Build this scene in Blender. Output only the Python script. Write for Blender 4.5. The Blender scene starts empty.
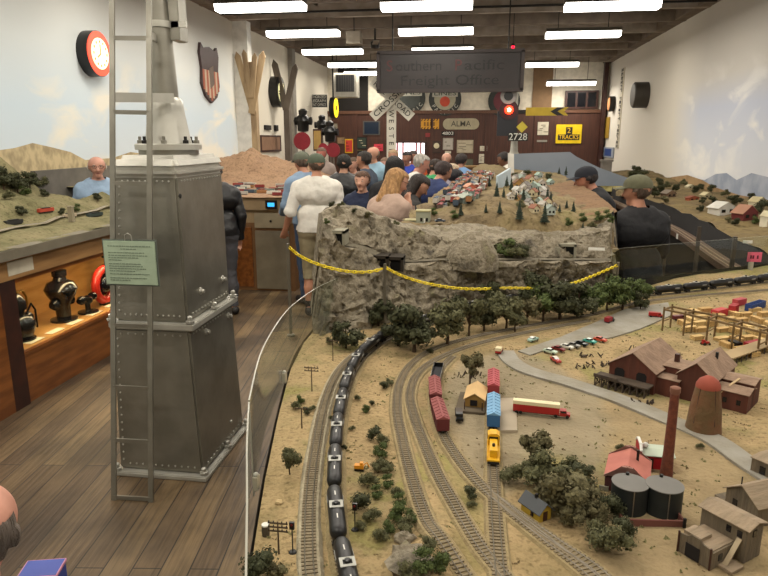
import bpy, bmesh, math, random
import numpy as np
from mathutils import Vector, Matrix, noise
R = random.Random(7)
C = bpy.context.scene.collection
PI = math.pi
# ------------------------------------------------------------ camera, world, exposure
F = 640.0; EYE = 1.95
PITCH = math.atan(148/F); YAW = math.atan(91/F*math.cos(PITCH))
sa, ca, sp, cp = math.sin(YAW), math.cos(YAW), math.sin(PITCH), math.cos(PITCH)
FW = Vector((-sa*cp, ca*cp, -sp)); RT = Vector((ca, sa, 0)); UP = Vector((-sa*sp, ca*sp, cp))
cam = bpy.data.cameras.new('camera'); cam_o = bpy.data.objects.new('camera', cam); C.objects.link(cam_o)
cam.sensor_fit = 'HORIZONTAL'; cam.sensor_width = 36; cam.lens = 36*F/768; cam.clip_start = 0.05; cam.clip_end = 100
cam_o.matrix_world = Matrix(((RT.x, UP.x, -FW.x, 0), (RT.y, UP.y, -FW.y, 0), (RT.z, UP.z, -FW.z, EYE), (0, 0, 0, 1)))
bpy.context.scene.camera = cam_o
w = bpy.data.worlds.new('world'); bpy.context.scene.world = w; w.use_nodes = True
w.node_tree.nodes['Background'].inputs[0].default_value = (1.0, 0.93, 0.82, 1)
w.node_tree.nodes['Background'].inputs[1].default_value = 0.22
vs = bpy.context.scene.view_settings
vs.view_transform = 'Standard'; vs.look = 'None'; vs.gamma = 1; vs.use_curve_mapping = False; vs.exposure = 0.0
LAMP_W = 36.0; LAMP_GLOW = 9.0
LAMP_COL = (1.0, 0.91, 0.78)

# ------------------------------------------------------------ pixel -> place helpers
def ray(x, y): return FW + RT*((x-384)/F) + UP*((288-y)/F)
def atz(x, y, z):
    d = ray(x, y); t = (z-EYE)/d.z; return Vector((d.x*t, d.y*t, z))
def aty(x, y, Y):
    d = ray(x, y); t = Y/d.y; return Vector((d.x*t, Y, EYE+d.z*t))
def atx(x, y, X):
    d = ray(x, y); t = X/d.x; return Vector((X, d.y*t, EYE+d.z*t))

# ------------------------------------------------------------ materials
def lin(c):
    if isinstance(c, str): c = tuple(int(c[i:i+2], 16)/255 for i in (0, 2, 4))
    return tuple((v/12.92 if v <= 0.04045 else ((v+0.055)/1.055)**2.4) for v in c)
MATS = {}
def mat(name, col, rough=0.8, metal=0.0, col2=None, scale=8.0, bump=0.0, bscale=None, emit=0, alpha=None, detail=4, stretch=None):
    if name in MATS: return MATS[name]
    m = bpy.data.materials.new(name); m.use_nodes = True; nt = m.node_tree; N = nt.nodes; L = nt.links
    b = N['Principled BSDF']; c = lin(col)
    b.inputs['Base Color'].default_value = (*c, 1); b.inputs['Roughness'].default_value = rough; b.inputs['Metallic'].default_value = metal
    tc = N.new('ShaderNodeTexCoord'); mp = N.new('ShaderNodeMapping'); L.new(tc.outputs['Object'], mp.inputs[0])
    if stretch: mp.inputs['Scale'].default_value = stretch
    if col2 is None:
        col2 = tuple(max(0, v*0.86) for v in c)
    else: col2 = lin(col2)
    n = N.new('ShaderNodeTexNoise'); n.inputs['Scale'].default_value = scale; n.inputs['Detail'].default_value = detail
    L.new(mp.outputs[0], n.inputs['Vector'])
    rp = N.new('ShaderNodeValToRGB'); rp.color_ramp.elements[0].position = 0.38; rp.color_ramp.elements[1].position = 0.62
    rp.color_ramp.elements[0].color = (*c, 1); rp.color_ramp.elements[1].color = (*col2, 1)
    L.new(n.outputs[0], rp.inputs[0]); L.new(rp.outputs[0], b.inputs['Base Color'])
    if bump:
        n2 = N.new('ShaderNodeTexNoise'); n2.inputs['Scale'].default_value = bscale or scale*3; n2.inputs['Detail'].default_value = 5
        L.new(mp.outputs[0], n2.inputs['Vector'])
        bp = N.new('ShaderNodeBump'); bp.inputs['Strength'].default_value = bump; bp.inputs['Distance'].default_value = 0.02
        L.new(n2.outputs[0], bp.inputs['Height']); L.new(bp.outputs[0], b.inputs['Normal'])
    if emit:
        b.inputs['Emission Color'].default_value = (*c, 1); b.inputs['Emission Strength'].default_value = emit
    if alpha is not None: b.inputs['Alpha'].default_value = alpha
    MATS[name] = m; return m
def ramp(nt, fac, stops):
    rp = nt.nodes.new('ShaderNodeValToRGB'); cr = rp.color_ramp
    while len(cr.elements) < len(stops): cr.elements.new(0.5)
    for e, (p, c) in zip(cr.elements, stops): e.position = p; e.color = (*(lin(c) if isinstance(c, str) else c), 1)
    nt.links.new(fac, rp.inputs[0]); return rp.outputs[0]

# ------------------------------------------------------------ mesh building
class MB:
    def __init__(s): s.v = []; s.f = []; s.sm = []
    def add(s, vs, fs, smooth=False, M=None):
        o = len(s.v)
        s.v += [tuple(M @ Vector(p)) if M else tuple(p) for p in vs]
        s.f += [tuple(i+o for i in f) for f in fs]; s.sm += [smooth]*len(fs); return s
    def box(s, c, d, rz=0, M=None, taper=1.0):
        x, y, z = d[0]/2, d[1]/2, d[2]/2; cr, sr = math.cos(rz), math.sin(rz); P = []
        for k, (i, j) in ((-1, (-1, -1)), (-1, (1, -1)), (-1, (1, 1)), (-1, (-1, 1)), (1, (-1, -1)), (1, (1, -1)), (1, (1, 1)), (1, (-1, 1))):
            t = taper if k > 0 else 1; a, b = i*x*t, j*y*t
            P.append((c[0]+a*cr-b*sr, c[1]+a*sr+b*cr, c[2]+k*z))
        return s.add(P, [(0, 3, 2, 1), (4, 5, 6, 7), (0, 1, 5, 4), (1, 2, 6, 5), (2, 3, 7, 6), (3, 0, 4, 7)], M=M)
    def bb(s, a, b):
        return s.box([(a[i]+b[i])/2 for i in range(3)], [abs(b[i]-a[i]) for i in range(3)])
    def bar(s, a, b, w, h=None, up=(0, 0, 1)):
        a, b = Vector(a), Vector(b); h = h or w; d = (b-a).normalized(); u = Vector(up)
        if abs(d.dot(u)) > .98: u = Vector((0, 1, 0))
        r = d.cross(u).normalized(); u = r.cross(d).normalized(); P = []
        for p in (a, b):
            for i, j in ((-1, -1), (1, -1), (1, 1), (-1, 1)): P.append(p+r*(i*w/2)+u*(j*h/2))
        return s.add(P, [(0, 1, 2, 3), (7, 6, 5, 4), (0, 4, 5, 1), (1, 5, 6, 2), (2, 6, 7, 3), (3, 7, 4, 0)])
    def tube(s, pts, r, n=8, closed=False, rs=None, smooth=True):
        pts = [Vector(p) for p in pts]; P = []; m = len(pts); u = None
        for i, p in enumerate(pts):
            if closed: d = pts[(i+1) % m]-pts[i-1]
            else: d = pts[min(i+1, m-1)]-pts[max(i-1, 0)]
            d.normalize()
            if u is None: u = Vector((0, 0, 1)) if abs(d.z) < .9 else Vector((1, 0, 0))
            a = d.cross(u).normalized(); u = a.cross(d).normalized(); rr = rs[i] if rs else r
            for k in range(n):
                t = 2*PI*k/n; P.append(p+a*(rr*math.cos(t))+u*(rr*math.sin(t)))
        fs = []
        for i in range(m if closed else m-1):
            for k in range(n):
                j = (i+1) % m; fs.append((i*n+k, j*n+k, j*n+(k+1) % n, i*n+(k+1) % n))
        if not closed: fs += [tuple(range(n)), tuple(range((m-1)*n, m*n))[::-1]]
        return s.add(P, fs, smooth)
    def cyl(s, a, b, r, r2=None, n=16): return s.tube([a, b], r, n, rs=[r, r if r2 is None else r2])
    def lathe(s, prof, c=(0, 0, 0), n=24, axis='z', smooth=True, M=None):
        P = []
        for r, h in prof:
            for k in range(n):
                t = 2*PI*k/n; q = (r*math.cos(t), r*math.sin(t), h)
                if axis == 'x': q = (h, q[0], q[1])
                elif axis == 'y': q = (q[0], h, q[1])
                P.append((q[0]+c[0], q[1]+c[1], q[2]+c[2]))
        m = len(prof); fs = [(i*n+k, i*n+(k+1) % n, (i+1)*n+(k+1) % n, (i+1)*n+k) for i in range(m-1) for k in range(n)]
        fs += [tuple(range(n))[::-1], tuple(range((m-1)*n, m*n))]
        return s.add(P, fs, smooth, M)
    def ball(s, c, r, nu=12, nv=8, jit=0, seed=0, freq=6):
        c = Vector(c); r = Vector(r) if not isinstance(r, (int, float)) else Vector((r, r, r)); P = []; fs = []
        for i in range(nv+1):
            ph = PI*i/nv
            for k in range(nu):
                t = 2*PI*k/nu; d = Vector((math.sin(ph)*math.cos(t), math.sin(ph)*math.sin(t), math.cos(ph)))
                q = 1+(jit*noise.noise(d*freq*.5+Vector((seed, seed*.7, 0)))*2 if jit else 0)
                P.append(c+Vector((d.x*r.x, d.y*r.y, d.z*r.z))*q)
        for i in range(nv):
            for k in range(nu): fs.append((i*nu+k, (i+1)*nu+k, (i+1)*nu+(k+1) % nu, i*nu+(k+1) % nu))
        return s.add(P, fs, True)
    def prism(s, poly, a, b, axis='y', M=None):
        def q(p, h): return (p[0], h, p[1]) if axis == 'y' else ((h, p[0], p[1]) if axis == 'x' else (p[0], p[1], h))
        n = len(poly); P = [q(p, a) for p in poly]+[q(p, b) for p in poly]
        fs = [tuple(range(n)), tuple(range(n, 2*n))[::-1]]+[(k, (k+1) % n, n+(k+1) % n, n+k) for k in range(n)]
        return s.add(P, fs, M=M)
    def grid(s, rows, smooth=True):
        m, n = len(rows), len(rows[0])
        return s.add([p for r in rows for p in r], [(i*n+k, i*n+k+1, (i+1)*n+k+1, (i+1)*n+k) for i in range(m-1) for k in range(n-1)], smooth)
    def build(s, name, m=None, parent=None, bevel=0, fix=True):
        me = bpy.data.meshes.new(name); me.from_pydata([tuple(p) for p in s.v], [], s.f)
        me.polygons.foreach_set('use_smooth', s.sm)
        sharp = any(s.sm)
        if fix:
            bm = bmesh.new(); bm.from_mesh(me); bmesh.ops.recalc_face_normals(bm, faces=bm.faces)
            if bevel: bmesh.ops.bevel(bm, geom=bm.edges[:], offset=bevel, segments=2, affect='EDGES', clamp_overlap=True)
            bm.to_mesh(me); bm.free()
        o = bpy.data.objects.new(name, me); C.objects.link(o)
        if sharp: me.set_sharp_from_angle(angle=math.radians(42))
        if m: me.materials.append(m)
        if parent: o.parent = parent
        return o
def tag(o, label=None, cat=None, group=None, kind=None):
    if label: o['label'] = label
    if cat: o['category'] = cat
    if group: o['group'] = group
    if kind: o['kind'] = kind
    return o
def thing(name, label, cat, loc=(0, 0, 0), rz=0, group=None):
    o = bpy.data.objects.new(name, None); C.objects.link(o); o.location = loc; o.rotation_euler = (0, 0, rz)
    o.empty_display_size = 0.05
    return tag(o, label, cat, group)
def struct(name, mb, m, parent=None, **k):
    o = mb.build(name, m, parent, **k); o['kind'] = 'structure'; return o
KIDS = {}
def children(o): return [c for c in C.objects if c.parent == o]
def copy_thing(o, loc=None, rz=None, label=None, group=None, scale=None, kids=None):
    c = o.copy(); C.objects.link(c)
    if o.name not in KIDS: KIDS[o.name] = [(k, children(k)) for k in children(o)]
    for k, gs in KIDS[o.name]:
        d = k.copy(); C.objects.link(d); d.parent = c
        for g in gs:
            e = g.copy(); C.objects.link(e); e.parent = d
    if loc is not None: c.location = loc
    if rz is not None: c.rotation_euler = (0, 0, rz)
    if scale is not None: c.scale = (scale,)*3 if isinstance(scale, (int, float)) else scale
    if label: c['label'] = label
    if group: c['group'] = group
    return c
def recolour(o, frm, to):
    for k in [o]+children(o):
        if k.type == 'MESH' and k.data.materials and k.data.materials[0] == frm:
            k.data = k.data.copy(); k.data.materials[0] = to
def text(body, size, M, m, parent=None, name='lettering', width=None, depth=0.002):
    cu = bpy.data.curves.new(name, 'FONT'); cu.body = body; cu.size = size; cu.align_x = 'CENTER'; cu.align_y = 'CENTER'
    cu.extrude = depth; cu.resolution_u = 3; cu.offset = size*0.003
    o = bpy.data.objects.new(name, cu); C.objects.link(o)
    dg = bpy.context.evaluated_depsgraph_get(); me = bpy.data.meshes.new_from_object(o.evaluated_get(dg))
    C.objects.unlink(o); bpy.data.objects.remove(o)
    if width and len(me.vertices):
        xs = [v.co.x for v in me.vertices]; f = width/(max(xs)-min(xs))
        for v in me.vertices: v.co.x *= f
    me.transform(M); me.materials.clear(); me.materials.append(m)
    q = bpy.data.objects.new(name, me); C.objects.link(q)
    if parent: q.parent = parent
    return q
def TR(loc, rx=0, ry=0, rz=0):
    return Matrix.Translation(loc) @ Matrix.Rotation(rz, 4, 'Z') @ Matrix.Rotation(ry, 4, 'Y') @ Matrix.Rotation(rx, 4, 'X')
def FRONT(loc, roll=0):      # facing -Y
    return Matrix.Translation(loc) @ Matrix.Rotation(PI/2, 4, 'X') @ Matrix.Rotation(roll, 4, 'Z')
def smooth_path(P, n=8):
    P = [Vector(p) for p in P]; out = []
    for i in range(len(P)-1):
        a, b, c, d = P[max(i-1, 0)], P[i], P[i+1], P[min(i+2, len(P)-1)]
        for k in range(n):
            t = k/n; out.append(.5*((2*b)+(c-a)*t+(2*a-5*b+4*c-d)*t*t+(3*b-a-3*c+d)*t**3))
    return out+[P[-1]]
def resample(P, step):
    out = [P[0].copy()]; acc = 0; 
    for i in range(len(P)-1):
        a, b = P[i], P[i+1]; L = (b-a).length; 
        while acc+L >= step and L > 1e-9:
            t = (step-acc)/L; a = a.lerp(b, t); out.append(a.copy()); L = (b-a).length; acc = 0
        acc += L
    return out
def N3(x, y, z=0.0, f=1.0): return noise.noise(Vector((x*f, y*f, z*f)))
def fbm(x, y, z=0.0, f=1.0): return noise.fractal(Vector((x*f, y*f, z*f)), 1.0, 2.0, 5)

# common materials
M_ = dict(
 silver=mat('silver_paint', '8f8c81', 0.33, 0.62, '807d72', 5, 0.05, 30),
 silver_l=mat('silver_bright', 'b9b7ad', 0.38, 0.45),
 dark=mat('dark_metal', '23211f', 0.5, 0.4), black=mat('black_paint', '0d0d0e', 0.35), steel=mat('rail_steel', '8b8375', 0.45, 0.7),
 wheel=mat('wheel_black', '16130f', 0.7), white=mat('white_paint', 'd9d7cf', 0.7), cream=mat('cream_paint', 'd6cba9', 0.7),
 oak=mat('oak_wood', '8a5a2b', 0.5, 0, '6d431d', 6, 0.05, stretch=(1, 8, 8)), dwood=mat('dark_red_wood', '3a1a10', 0.5, 0, '2b120b', 8),
 brownp=mat('brown_panel', '4b2819', 0.6, 0, '3b1e12', 3, stretch=(12, 12, .6)), tan=mat('tan_panel', '9c8664', 0.7, 0, '8c7656', 5),
 redp=mat('red_paint', 'a51418', 0.5), yellow=mat('yellow_paint', 'e2b512', 0.5), green=mat('green_paint', '2f5a34', 0.6),
 glassw=mat('window_dark', '14151a', 0.15), paper=mat('paper', 'cfc8b4', 0.9), ink=mat('ink', '1b1a18', 0.8),
)
def clear_glass(name, tint=(0.93, 0.96, 0.94), refl=0.09):
    m = bpy.data.materials.new(name); m.use_nodes = True; nt = m.node_tree; nt.nodes.clear()
    o = nt.nodes.new('ShaderNodeOutputMaterial'); mx = nt.nodes.new('ShaderNodeMixShader'); t = nt.nodes.new('ShaderNodeBsdfTransparent'); g = nt.nodes.new('ShaderNodeBsdfGlossy')
    t.inputs[0].default_value = (*tint, 1); g.inputs['Roughness'].default_value = 0.04
    lw = nt.nodes.new('ShaderNodeLayerWeight'); lw.inputs[0].default_value = .5; pw = nt.nodes.new('ShaderNodeMath'); pw.operation = 'POWER'; pw.inputs[1].default_value = 5
    ml = nt.nodes.new('ShaderNodeMath'); ml.operation = 'MULTIPLY_ADD'; ml.inputs[1].default_value = .5; ml.inputs[2].default_value = .03
    nt.links.new(lw.outputs['Facing'], pw.inputs[0]); nt.links.new(pw.outputs[0], ml.inputs[0]); nt.links.new(ml.outputs[0], mx.inputs[0])
    nt.links.new(t.outputs[0], mx.inputs[1]); nt.links.new(g.outputs[0], mx.inputs[2]); nt.links.new(mx.outputs[0], o.inputs[0]); return m
GLASS = clear_glass('acrylic')
# ============================================================ ROOM
XL, XR, YF, YB, ZC = -4.85, 4.05, 21.5, -3.0, 4.25
def floor_mat():
    m = bpy.data.materials.new('floor_planks'); m.use_nodes = True; nt = m.node_tree; N = nt.nodes; L = nt.links; b = N['Principled BSDF']
    tc = N.new('ShaderNodeTexCoord'); mp = N.new('ShaderNodeMapping'); mp.inputs['Rotation'].default_value = (0, 0, math.radians(90-7))
    L.new(tc.outputs['Object'], mp.inputs[0])
    br = N.new('ShaderNodeTexBrick'); br.offset = 0.37; br.inputs['Scale'].default_value = 1; br.inputs['Brick Width'].default_value = 2.6; br.inputs['Row Height'].default_value = 0.135
    br.inputs['Mortar Size'].default_value = 0.004; br.inputs['Mortar Smooth'].default_value = .3; br.inputs['Bias'].default_value = 0
    br.inputs['Color1'].default_value = (*lin('7d684a'), 1); br.inputs['Color2'].default_value = (*lin('574532'), 1); br.inputs['Mortar'].default_value = (*lin('241b12'), 1)
    L.new(mp.outputs[0], br.inputs['Vector'])
    mp2 = N.new('ShaderNodeMapping'); mp2.inputs['Scale'].default_value = (1.2, 22, 1); L.new(mp.outputs[0], mp2.inputs[0])
    n = N.new('ShaderNodeTexNoise'); n.inputs['Scale'].default_value = 2.2; n.inputs['Detail'].default_value = 7; L.new(mp2.outputs[0], n.inputs['Vector'])
    n2 = N.new('ShaderNodeTexNoise'); n2.inputs['Scale'].default_value = 1.6; n2.inputs['Detail'].default_value = 6; L.new(tc.outputs['Object'], n2.inputs['Vector'])
    mx = N.new('ShaderNodeMix'); mx.data_type = 'RGBA'; mx.blend_type = 'MULTIPLY'; mx.inputs[0].default_value = 0.85
    L.new(br.outputs['Color'], mx.inputs[6]); L.new(ramp(nt, n.outputs[0], [(0.3, (.42, .40, .36)), (0.55, (1, 1, 1)), (0.8, (.75, .72, .68))]), mx.inputs[7])
    mx2 = N.new('ShaderNodeMix'); mx2.data_type = 'RGBA'; mx2.blend_type = 'MULTIPLY'; mx2.inputs[0].default_value = 0.8
    L.new(mx.outputs[2], mx2.inputs[6]); L.new(ramp(nt, n2.outputs[0], [(0.38, (.36, .35, .34)), (0.56, (1, 1, 1))]), mx2.inputs[7])
    L.new(mx2.outputs[2], b.inputs['Base Color']); b.inputs['Roughness'].default_value = 0.5
    bp = N.new('ShaderNodeBump'); bp.inputs['Strength'].default_value = .35; bp.inputs['Distance'].default_value = .01
    L.new(n.outputs[0], bp.inputs['Height']); L.new(bp.outputs[0], b.inputs['Normal'])
    return m
def mural_mat(name, stops, cloud, lo, hi, y_end, plain):
    m = bpy.data.materials.new(name); m.use_nodes = True; nt = m.node_tree; N = nt.nodes; L = nt.links; b = N['Principled BSDF']; b.inputs['Roughness'].default_value = .9
    tc = N.new('ShaderNodeTexCoord'); sx = N.new('ShaderNodeSeparateXYZ'); L.new(tc.outputs['Object'], sx.inputs[0])
    mr = N.new('ShaderNodeMapRange'); mr.inputs[1].default_value = lo; mr.inputs[2].default_value = hi; L.new(sx.outputs[2], mr.inputs[0])
    base = ramp(nt, mr.outputs[0], stops)
    mp = N.new('ShaderNodeMapping'); mp.inputs['Scale'].default_value = (1, .8, 1.7); L.new(tc.outputs['Object'], mp.inputs[0])
    n = N.new('ShaderNodeTexNoise'); n.inputs['Scale'].default_value = 1.1; n.inputs['Detail'].default_value = 8; n.inputs['Distortion'].default_value = .6; L.new(mp.outputs[0], n.inputs['Vector'])
    f = ramp(nt, n.outputs[0], [(0.52, (0, 0, 0)), (0.66, (1, 1, 1))])
    mr2 = N.new('ShaderNodeMapRange'); mr2.inputs[1].default_value = 3.3; mr2.inputs[2].default_value = 2.5; mr2.inputs[4].default_value = .8; L.new(sx.outputs[2], mr2.inputs[0])
    mu = N.new('ShaderNodeMath'); mu.operation = 'MULTIPLY'; L.new(f, mu.inputs[0]); L.new(mr2.outputs[0], mu.inputs[1])
    mx = N.new('ShaderNodeMix'); mx.data_type = 'RGBA'; L.new(mu.outputs[0], mx.inputs[0]); L.new(base, mx.inputs[6]); mx.inputs[7].default_value = (*lin(cloud), 1)
    mr3 = N.new('ShaderNodeMapRange'); mr3.inputs[1].default_value = y_end-.8; mr3.inputs[2].default_value = y_end+.8; L.new(sx.outputs[1], mr3.inputs[0])
    mx3 = N.new('ShaderNodeMix'); mx3.data_type = 'RGBA'; L.new(mr3.outputs[0], mx3.inputs[0]); L.new(mx.outputs[2], mx3.inputs[6]); mx3.inputs[7].default_value = (*lin(plain), 1)
    L.new(mx3.outputs[2], b.inputs['Base Color']); return m
LW = mural_mat('left_mural_shaded_top', [(0, 'd3dbdf'), (.35, 'c3d2dc'), (.6, 'cbd1d1'), (1, 'aba497')], 'e6e0cf', 1.3, 4.2, 13.4, 'dcd6c6')  # sky colours; last stop darkened to imitate light fading toward the ceiling
RW = mural_mat('right_sky_mural', [(0, 'd8dadc'), (.25, 'cbd0da'), (.45, 'bcc3d3'), (.62, 'c6c3bd'), (1, 'b7b1a6')], 'e9e8e4', 1.1, 4.2, 13.6, 'dbd6cb')
PW = mat('plain_wall', 'd5cdbb', .9)
struct('floor', MB().bb((XL, YB, -.1), (XR, YF, 0)), floor_mat())
struct('wall_left', MB().bb((XL-.15, YB, 0), (XL, YF, ZC+.7)), LW)
struct('wall_right', MB().bb((XR, YB, 0), (XR+.15, YF, ZC+.7)), RW)
struct('wall_back', MB().bb((XL, YF, 0), (XR, YF+.15, ZC+.7)), PW)
struct('wall_front', MB().bb((XL, YB-.15, 0), (XR, YB, ZC+.7)), PW)
dm = mat('ceiling_boards', '6e6256', .9, 0, '4d443b', 2, .3, 12)
nt = dm.node_tree
mp_ = [n for n in nt.nodes if n.type == 'MAPPING'][0]; mp_.inputs['Rotation'].default_value = (0, 0, .8); mp_.inputs['Scale'].default_value = (1, 14, 1)
struct('ceiling', MB().bb((XL, YB, ZC+.55), (XR, YF, ZC+.7)), dm)
BEAM = mat('beam_wood', 'a3978a', .9, 0, '8f8476', 4, .1)
BEAM2 = mat('beam_dark', '7d7062', .9, 0, '6c6054', 4, .1)
for x0_, x1_ in ((XL-.02, XL+.22), (XR-.22, XR+.02)): struct('ceiling_beam', MB().bb((x0_, YB, ZC), (x1_, YF, ZC+.56)), BEAM2)
y = -2.0; k = 0
while y < YF:
    struct('ceiling_beam', MB().box((-.4, y, ZC+.12), (XR-XL, .12, .26)), BEAM if k % 2 else BEAM2)
    mb = MB()
    for x0 in (-3.6, -1.2, 1.2, 3.2):
        mb.bar((x0-.55, y, ZC+.2), (x0, y, ZC+.56), .05, .12, (0, 1, 0)); mb.bar((x0+.55, y, ZC+.2), (x0, y, ZC+.56), .05, .12, (0, 1, 0))
    struct('ceiling_brace', mb, BEAM2)
    mb = MB()
    for x0 in (-4.0, -2.3, -.6, 1.2, 2.9):
        mb.bar((x0, y, ZC+.42), (x0+.9, y+1.35, ZC+.46), .05, .16)
    struct('ceiling_brace', mb, BEAM2)
    y += 1.35; k += 1
for x0 in (-3.0, .1, 3.0): struct('ceiling_beam', MB().box((x0, 9, ZC+.33), (.14, 24, .16)), BEAM)
struct('ceiling_pipe', MB().cyl((XL+.1, 12.2, ZC-.02), (XR-.1, 12.2, ZC-.02), .02), M_['dark'])
# back wall
for x0, x1, z0, z1, m in ((XL, XR, 0, 2.78, M_['brownp']),):
    struct('trim_1', MB().bb((x0, YF-.05, z0), (x1, YF, z1)), m)
struct('trim_2', MB().bb((XL, YF-.09, 2.78), (XR, YF, 2.88)), mat('rail_brown', '5c3a26', .6))
for i, x0 in enumerate((-3.9, -1.4, .35, 1.9)): struct('trim_%d' % (i+3), MB().bb((x0-.04, YF-.08, 0), (x0+.04, YF-.045, 2.78)), M_['brownp'])
struct('trim_7', MB().bb((1.75, YF-.04, 2.88), (2.35, YF, 4.3)), mat('tan_strip', '7a5f42', .8))
struct('trim_8', MB().bb((-4.5, YF-.05, 2.88), (-3.5, YF, 4.3)), mat('dark_opening', '16110d', .9))
o = MB().bb((2.75, YF-.12, 2.9), (3.75, YF-.02, 3.45)).build('window_1', M_['dwood']); o['kind'] = 'structure'
for i in range(3): MB().bb((2.82+i*.31, YF-.13, 2.96), (3.06+i*.31, YF-.115, 3.39)).build('pane', M_['glassw'], o)
# bright doorway window
a = aty(393, 143, YF-.06); b = aty(424, 190, YF-.06)
o = MB().bb((a.x-.05, YF-.10, b.z), (b.x+.05, YF-.05, a.z+.06)).build('window_2', M_['dwood']); o['kind'] = 'structure'
MB().bb((a.x, YF-.12, b.z+.03), (b.x, YF-.102, a.z)).build('pane', mat('daylight_pane', 'f4eef0', .5, emit=2.2), o)
for t in (.12, .3, .72, .86): MB().bb((a.x+(b.x-a.x)*t, YF-.14, b.z), (a.x+(b.x-a.x)*(t+.05), YF-.122, a.z)).build('curtain_stripe', mat('flag_red', 'a03038', .8), o)
# white corner post at end of the mural
pt = atx(248, 120, XL+.2)
struct('trim_9', MB().bb((XL, pt.y-.12, 0), (XL+.3, pt.y+.12, ZC)), M_['white'])
# corner panel left back, pilasters
struct('trim_10', MB().bb((XL, 16.9, 0), (XL+.12, 17.2, ZC)), mat('post_grey', '8b857b', .8))
struct('trim_11', MB().bb((3.85, YF-.3, 0), (3.97, YF-.1, ZC)), M_['dwood'])
# painted hills of the two murals (flat paint on the wall)
def mural(name, px, X, y0px, m, off, side):
    top = [atx(x, y, X) for x, y in px]
    mb = MB(); n = len(top); bot = [Vector((X, p.y, y0px)) for p in top]
    mb.grid([[tuple(p+Vector((off*side, 0, 0))) for p in top], [tuple(p+Vector((off*side, 0, 0))) for p in bot]], False)
    o = mb.build(name, m); o['kind'] = 'structure'; return o
mural('trim_12', [(-60, 156), (-30, 150), (0, 150), (14, 148), (32, 143), (50, 147), (70, 152), (85, 160), (112, 158), (130, 152), (160, 156), (200, 158), (245, 160)], XL, .9, mat('mural_tan_hills', 'c2b089', .9, 0, '9b8c6c', 4, detail=8, stretch=(1, 3, 2)), .006, 1)
mural('trim_13', [(640, 186), (655, 184), (675, 178), (690, 178), (705, 180), (716, 174), (727, 173), (737, 180), (752, 173), (768, 177), (800, 176), (850, 175)], XR, .6, mat('mural_blue_mountains', '8d97a8', .9, 0, 'a8aebb', 3), .006, -1)
mural('trim_14', [(622, 184), (635, 183), (655, 181), (673, 177), (688, 175), (703, 180), (715, 187), (740, 195), (768, 200), (850, 208)], XR, .6, mat('mural_brown_hills', 'a88a62', .9, 0, '8e7450', 2.5), .012, -1)
# ---- lamps
def lamp(x, y, z, lab, L=1.42):
    t = thing('fluorescent_ceiling_light', lab, 'ceiling light', (x, y, z), 0, 'fluorescent fixtures on the ceiling')
    MB().prism([(-.16, .0), (.16, 0), (.10, .07), (-.10, .07)], -L/2, L/2, 'x').build('housing', mat('lamp_housing', '6a655c', .6), t)
    MB().prism([(-.15, -.002), (.15, -.002), (.12, -.095), (-.12, -.095)], -L/2+.01, L/2-.01, 'x').build('diffuser', mat('lamp_diffuser', 'fffaf0', .4, emit=LAMP_GLOW), t)
    for hx in (-L/3, L/3): MB().cyl((hx, 0, .07), (hx, 0, ZC+.55-z), .008, n=6).build('hanger', M_['dark'], t)
    ld = bpy.data.lights.new('tube_light', 'AREA'); ld.shape = 'RECTANGLE'; ld.size = L; ld.size_y = .2; ld.energy = LAMP_W; ld.color = LAMP_COL
    lo = bpy.data.objects.new('tube_light', ld); C.objects.link(lo); lo.parent = t; lo.location = (0, 0, -.105)
    return t
cols = {'left': -3.36, 'centre': -.8, 'right': 2.02}
rows = {'left': [10.3, 12.85, 15.5, 18.2, 20.5], 'centre': [10.55, 12.95, 15.6, 18.4], 'right': [10.95, 13.7, 16.3, 18.9]}
ordn = ['nearest', 'second', 'third', 'fourth', 'fifth', 'sixth']
for cn, X in cols.items():
    for i, Y in enumerate(rows[cn]):
        if cn == 'right' and i == 2: continue
        lamp(X, Y, 4.0, 'bright white fluorescent fixture, %s visible in the %s row of ceiling lights' % (ordn[i], cn))
q = aty(571, 82, 20.6); lamp(q.x, q.y, q.z, 'dim long fluorescent fixture, the lowest and farthest one before the back wall')
for X in cols.values():
    for Y in (7.7, 5.1, 2.5, -.2): lamp(X, Y, 4.0, 'white fluorescent fixture in the ceiling rows above the near layout')
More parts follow.
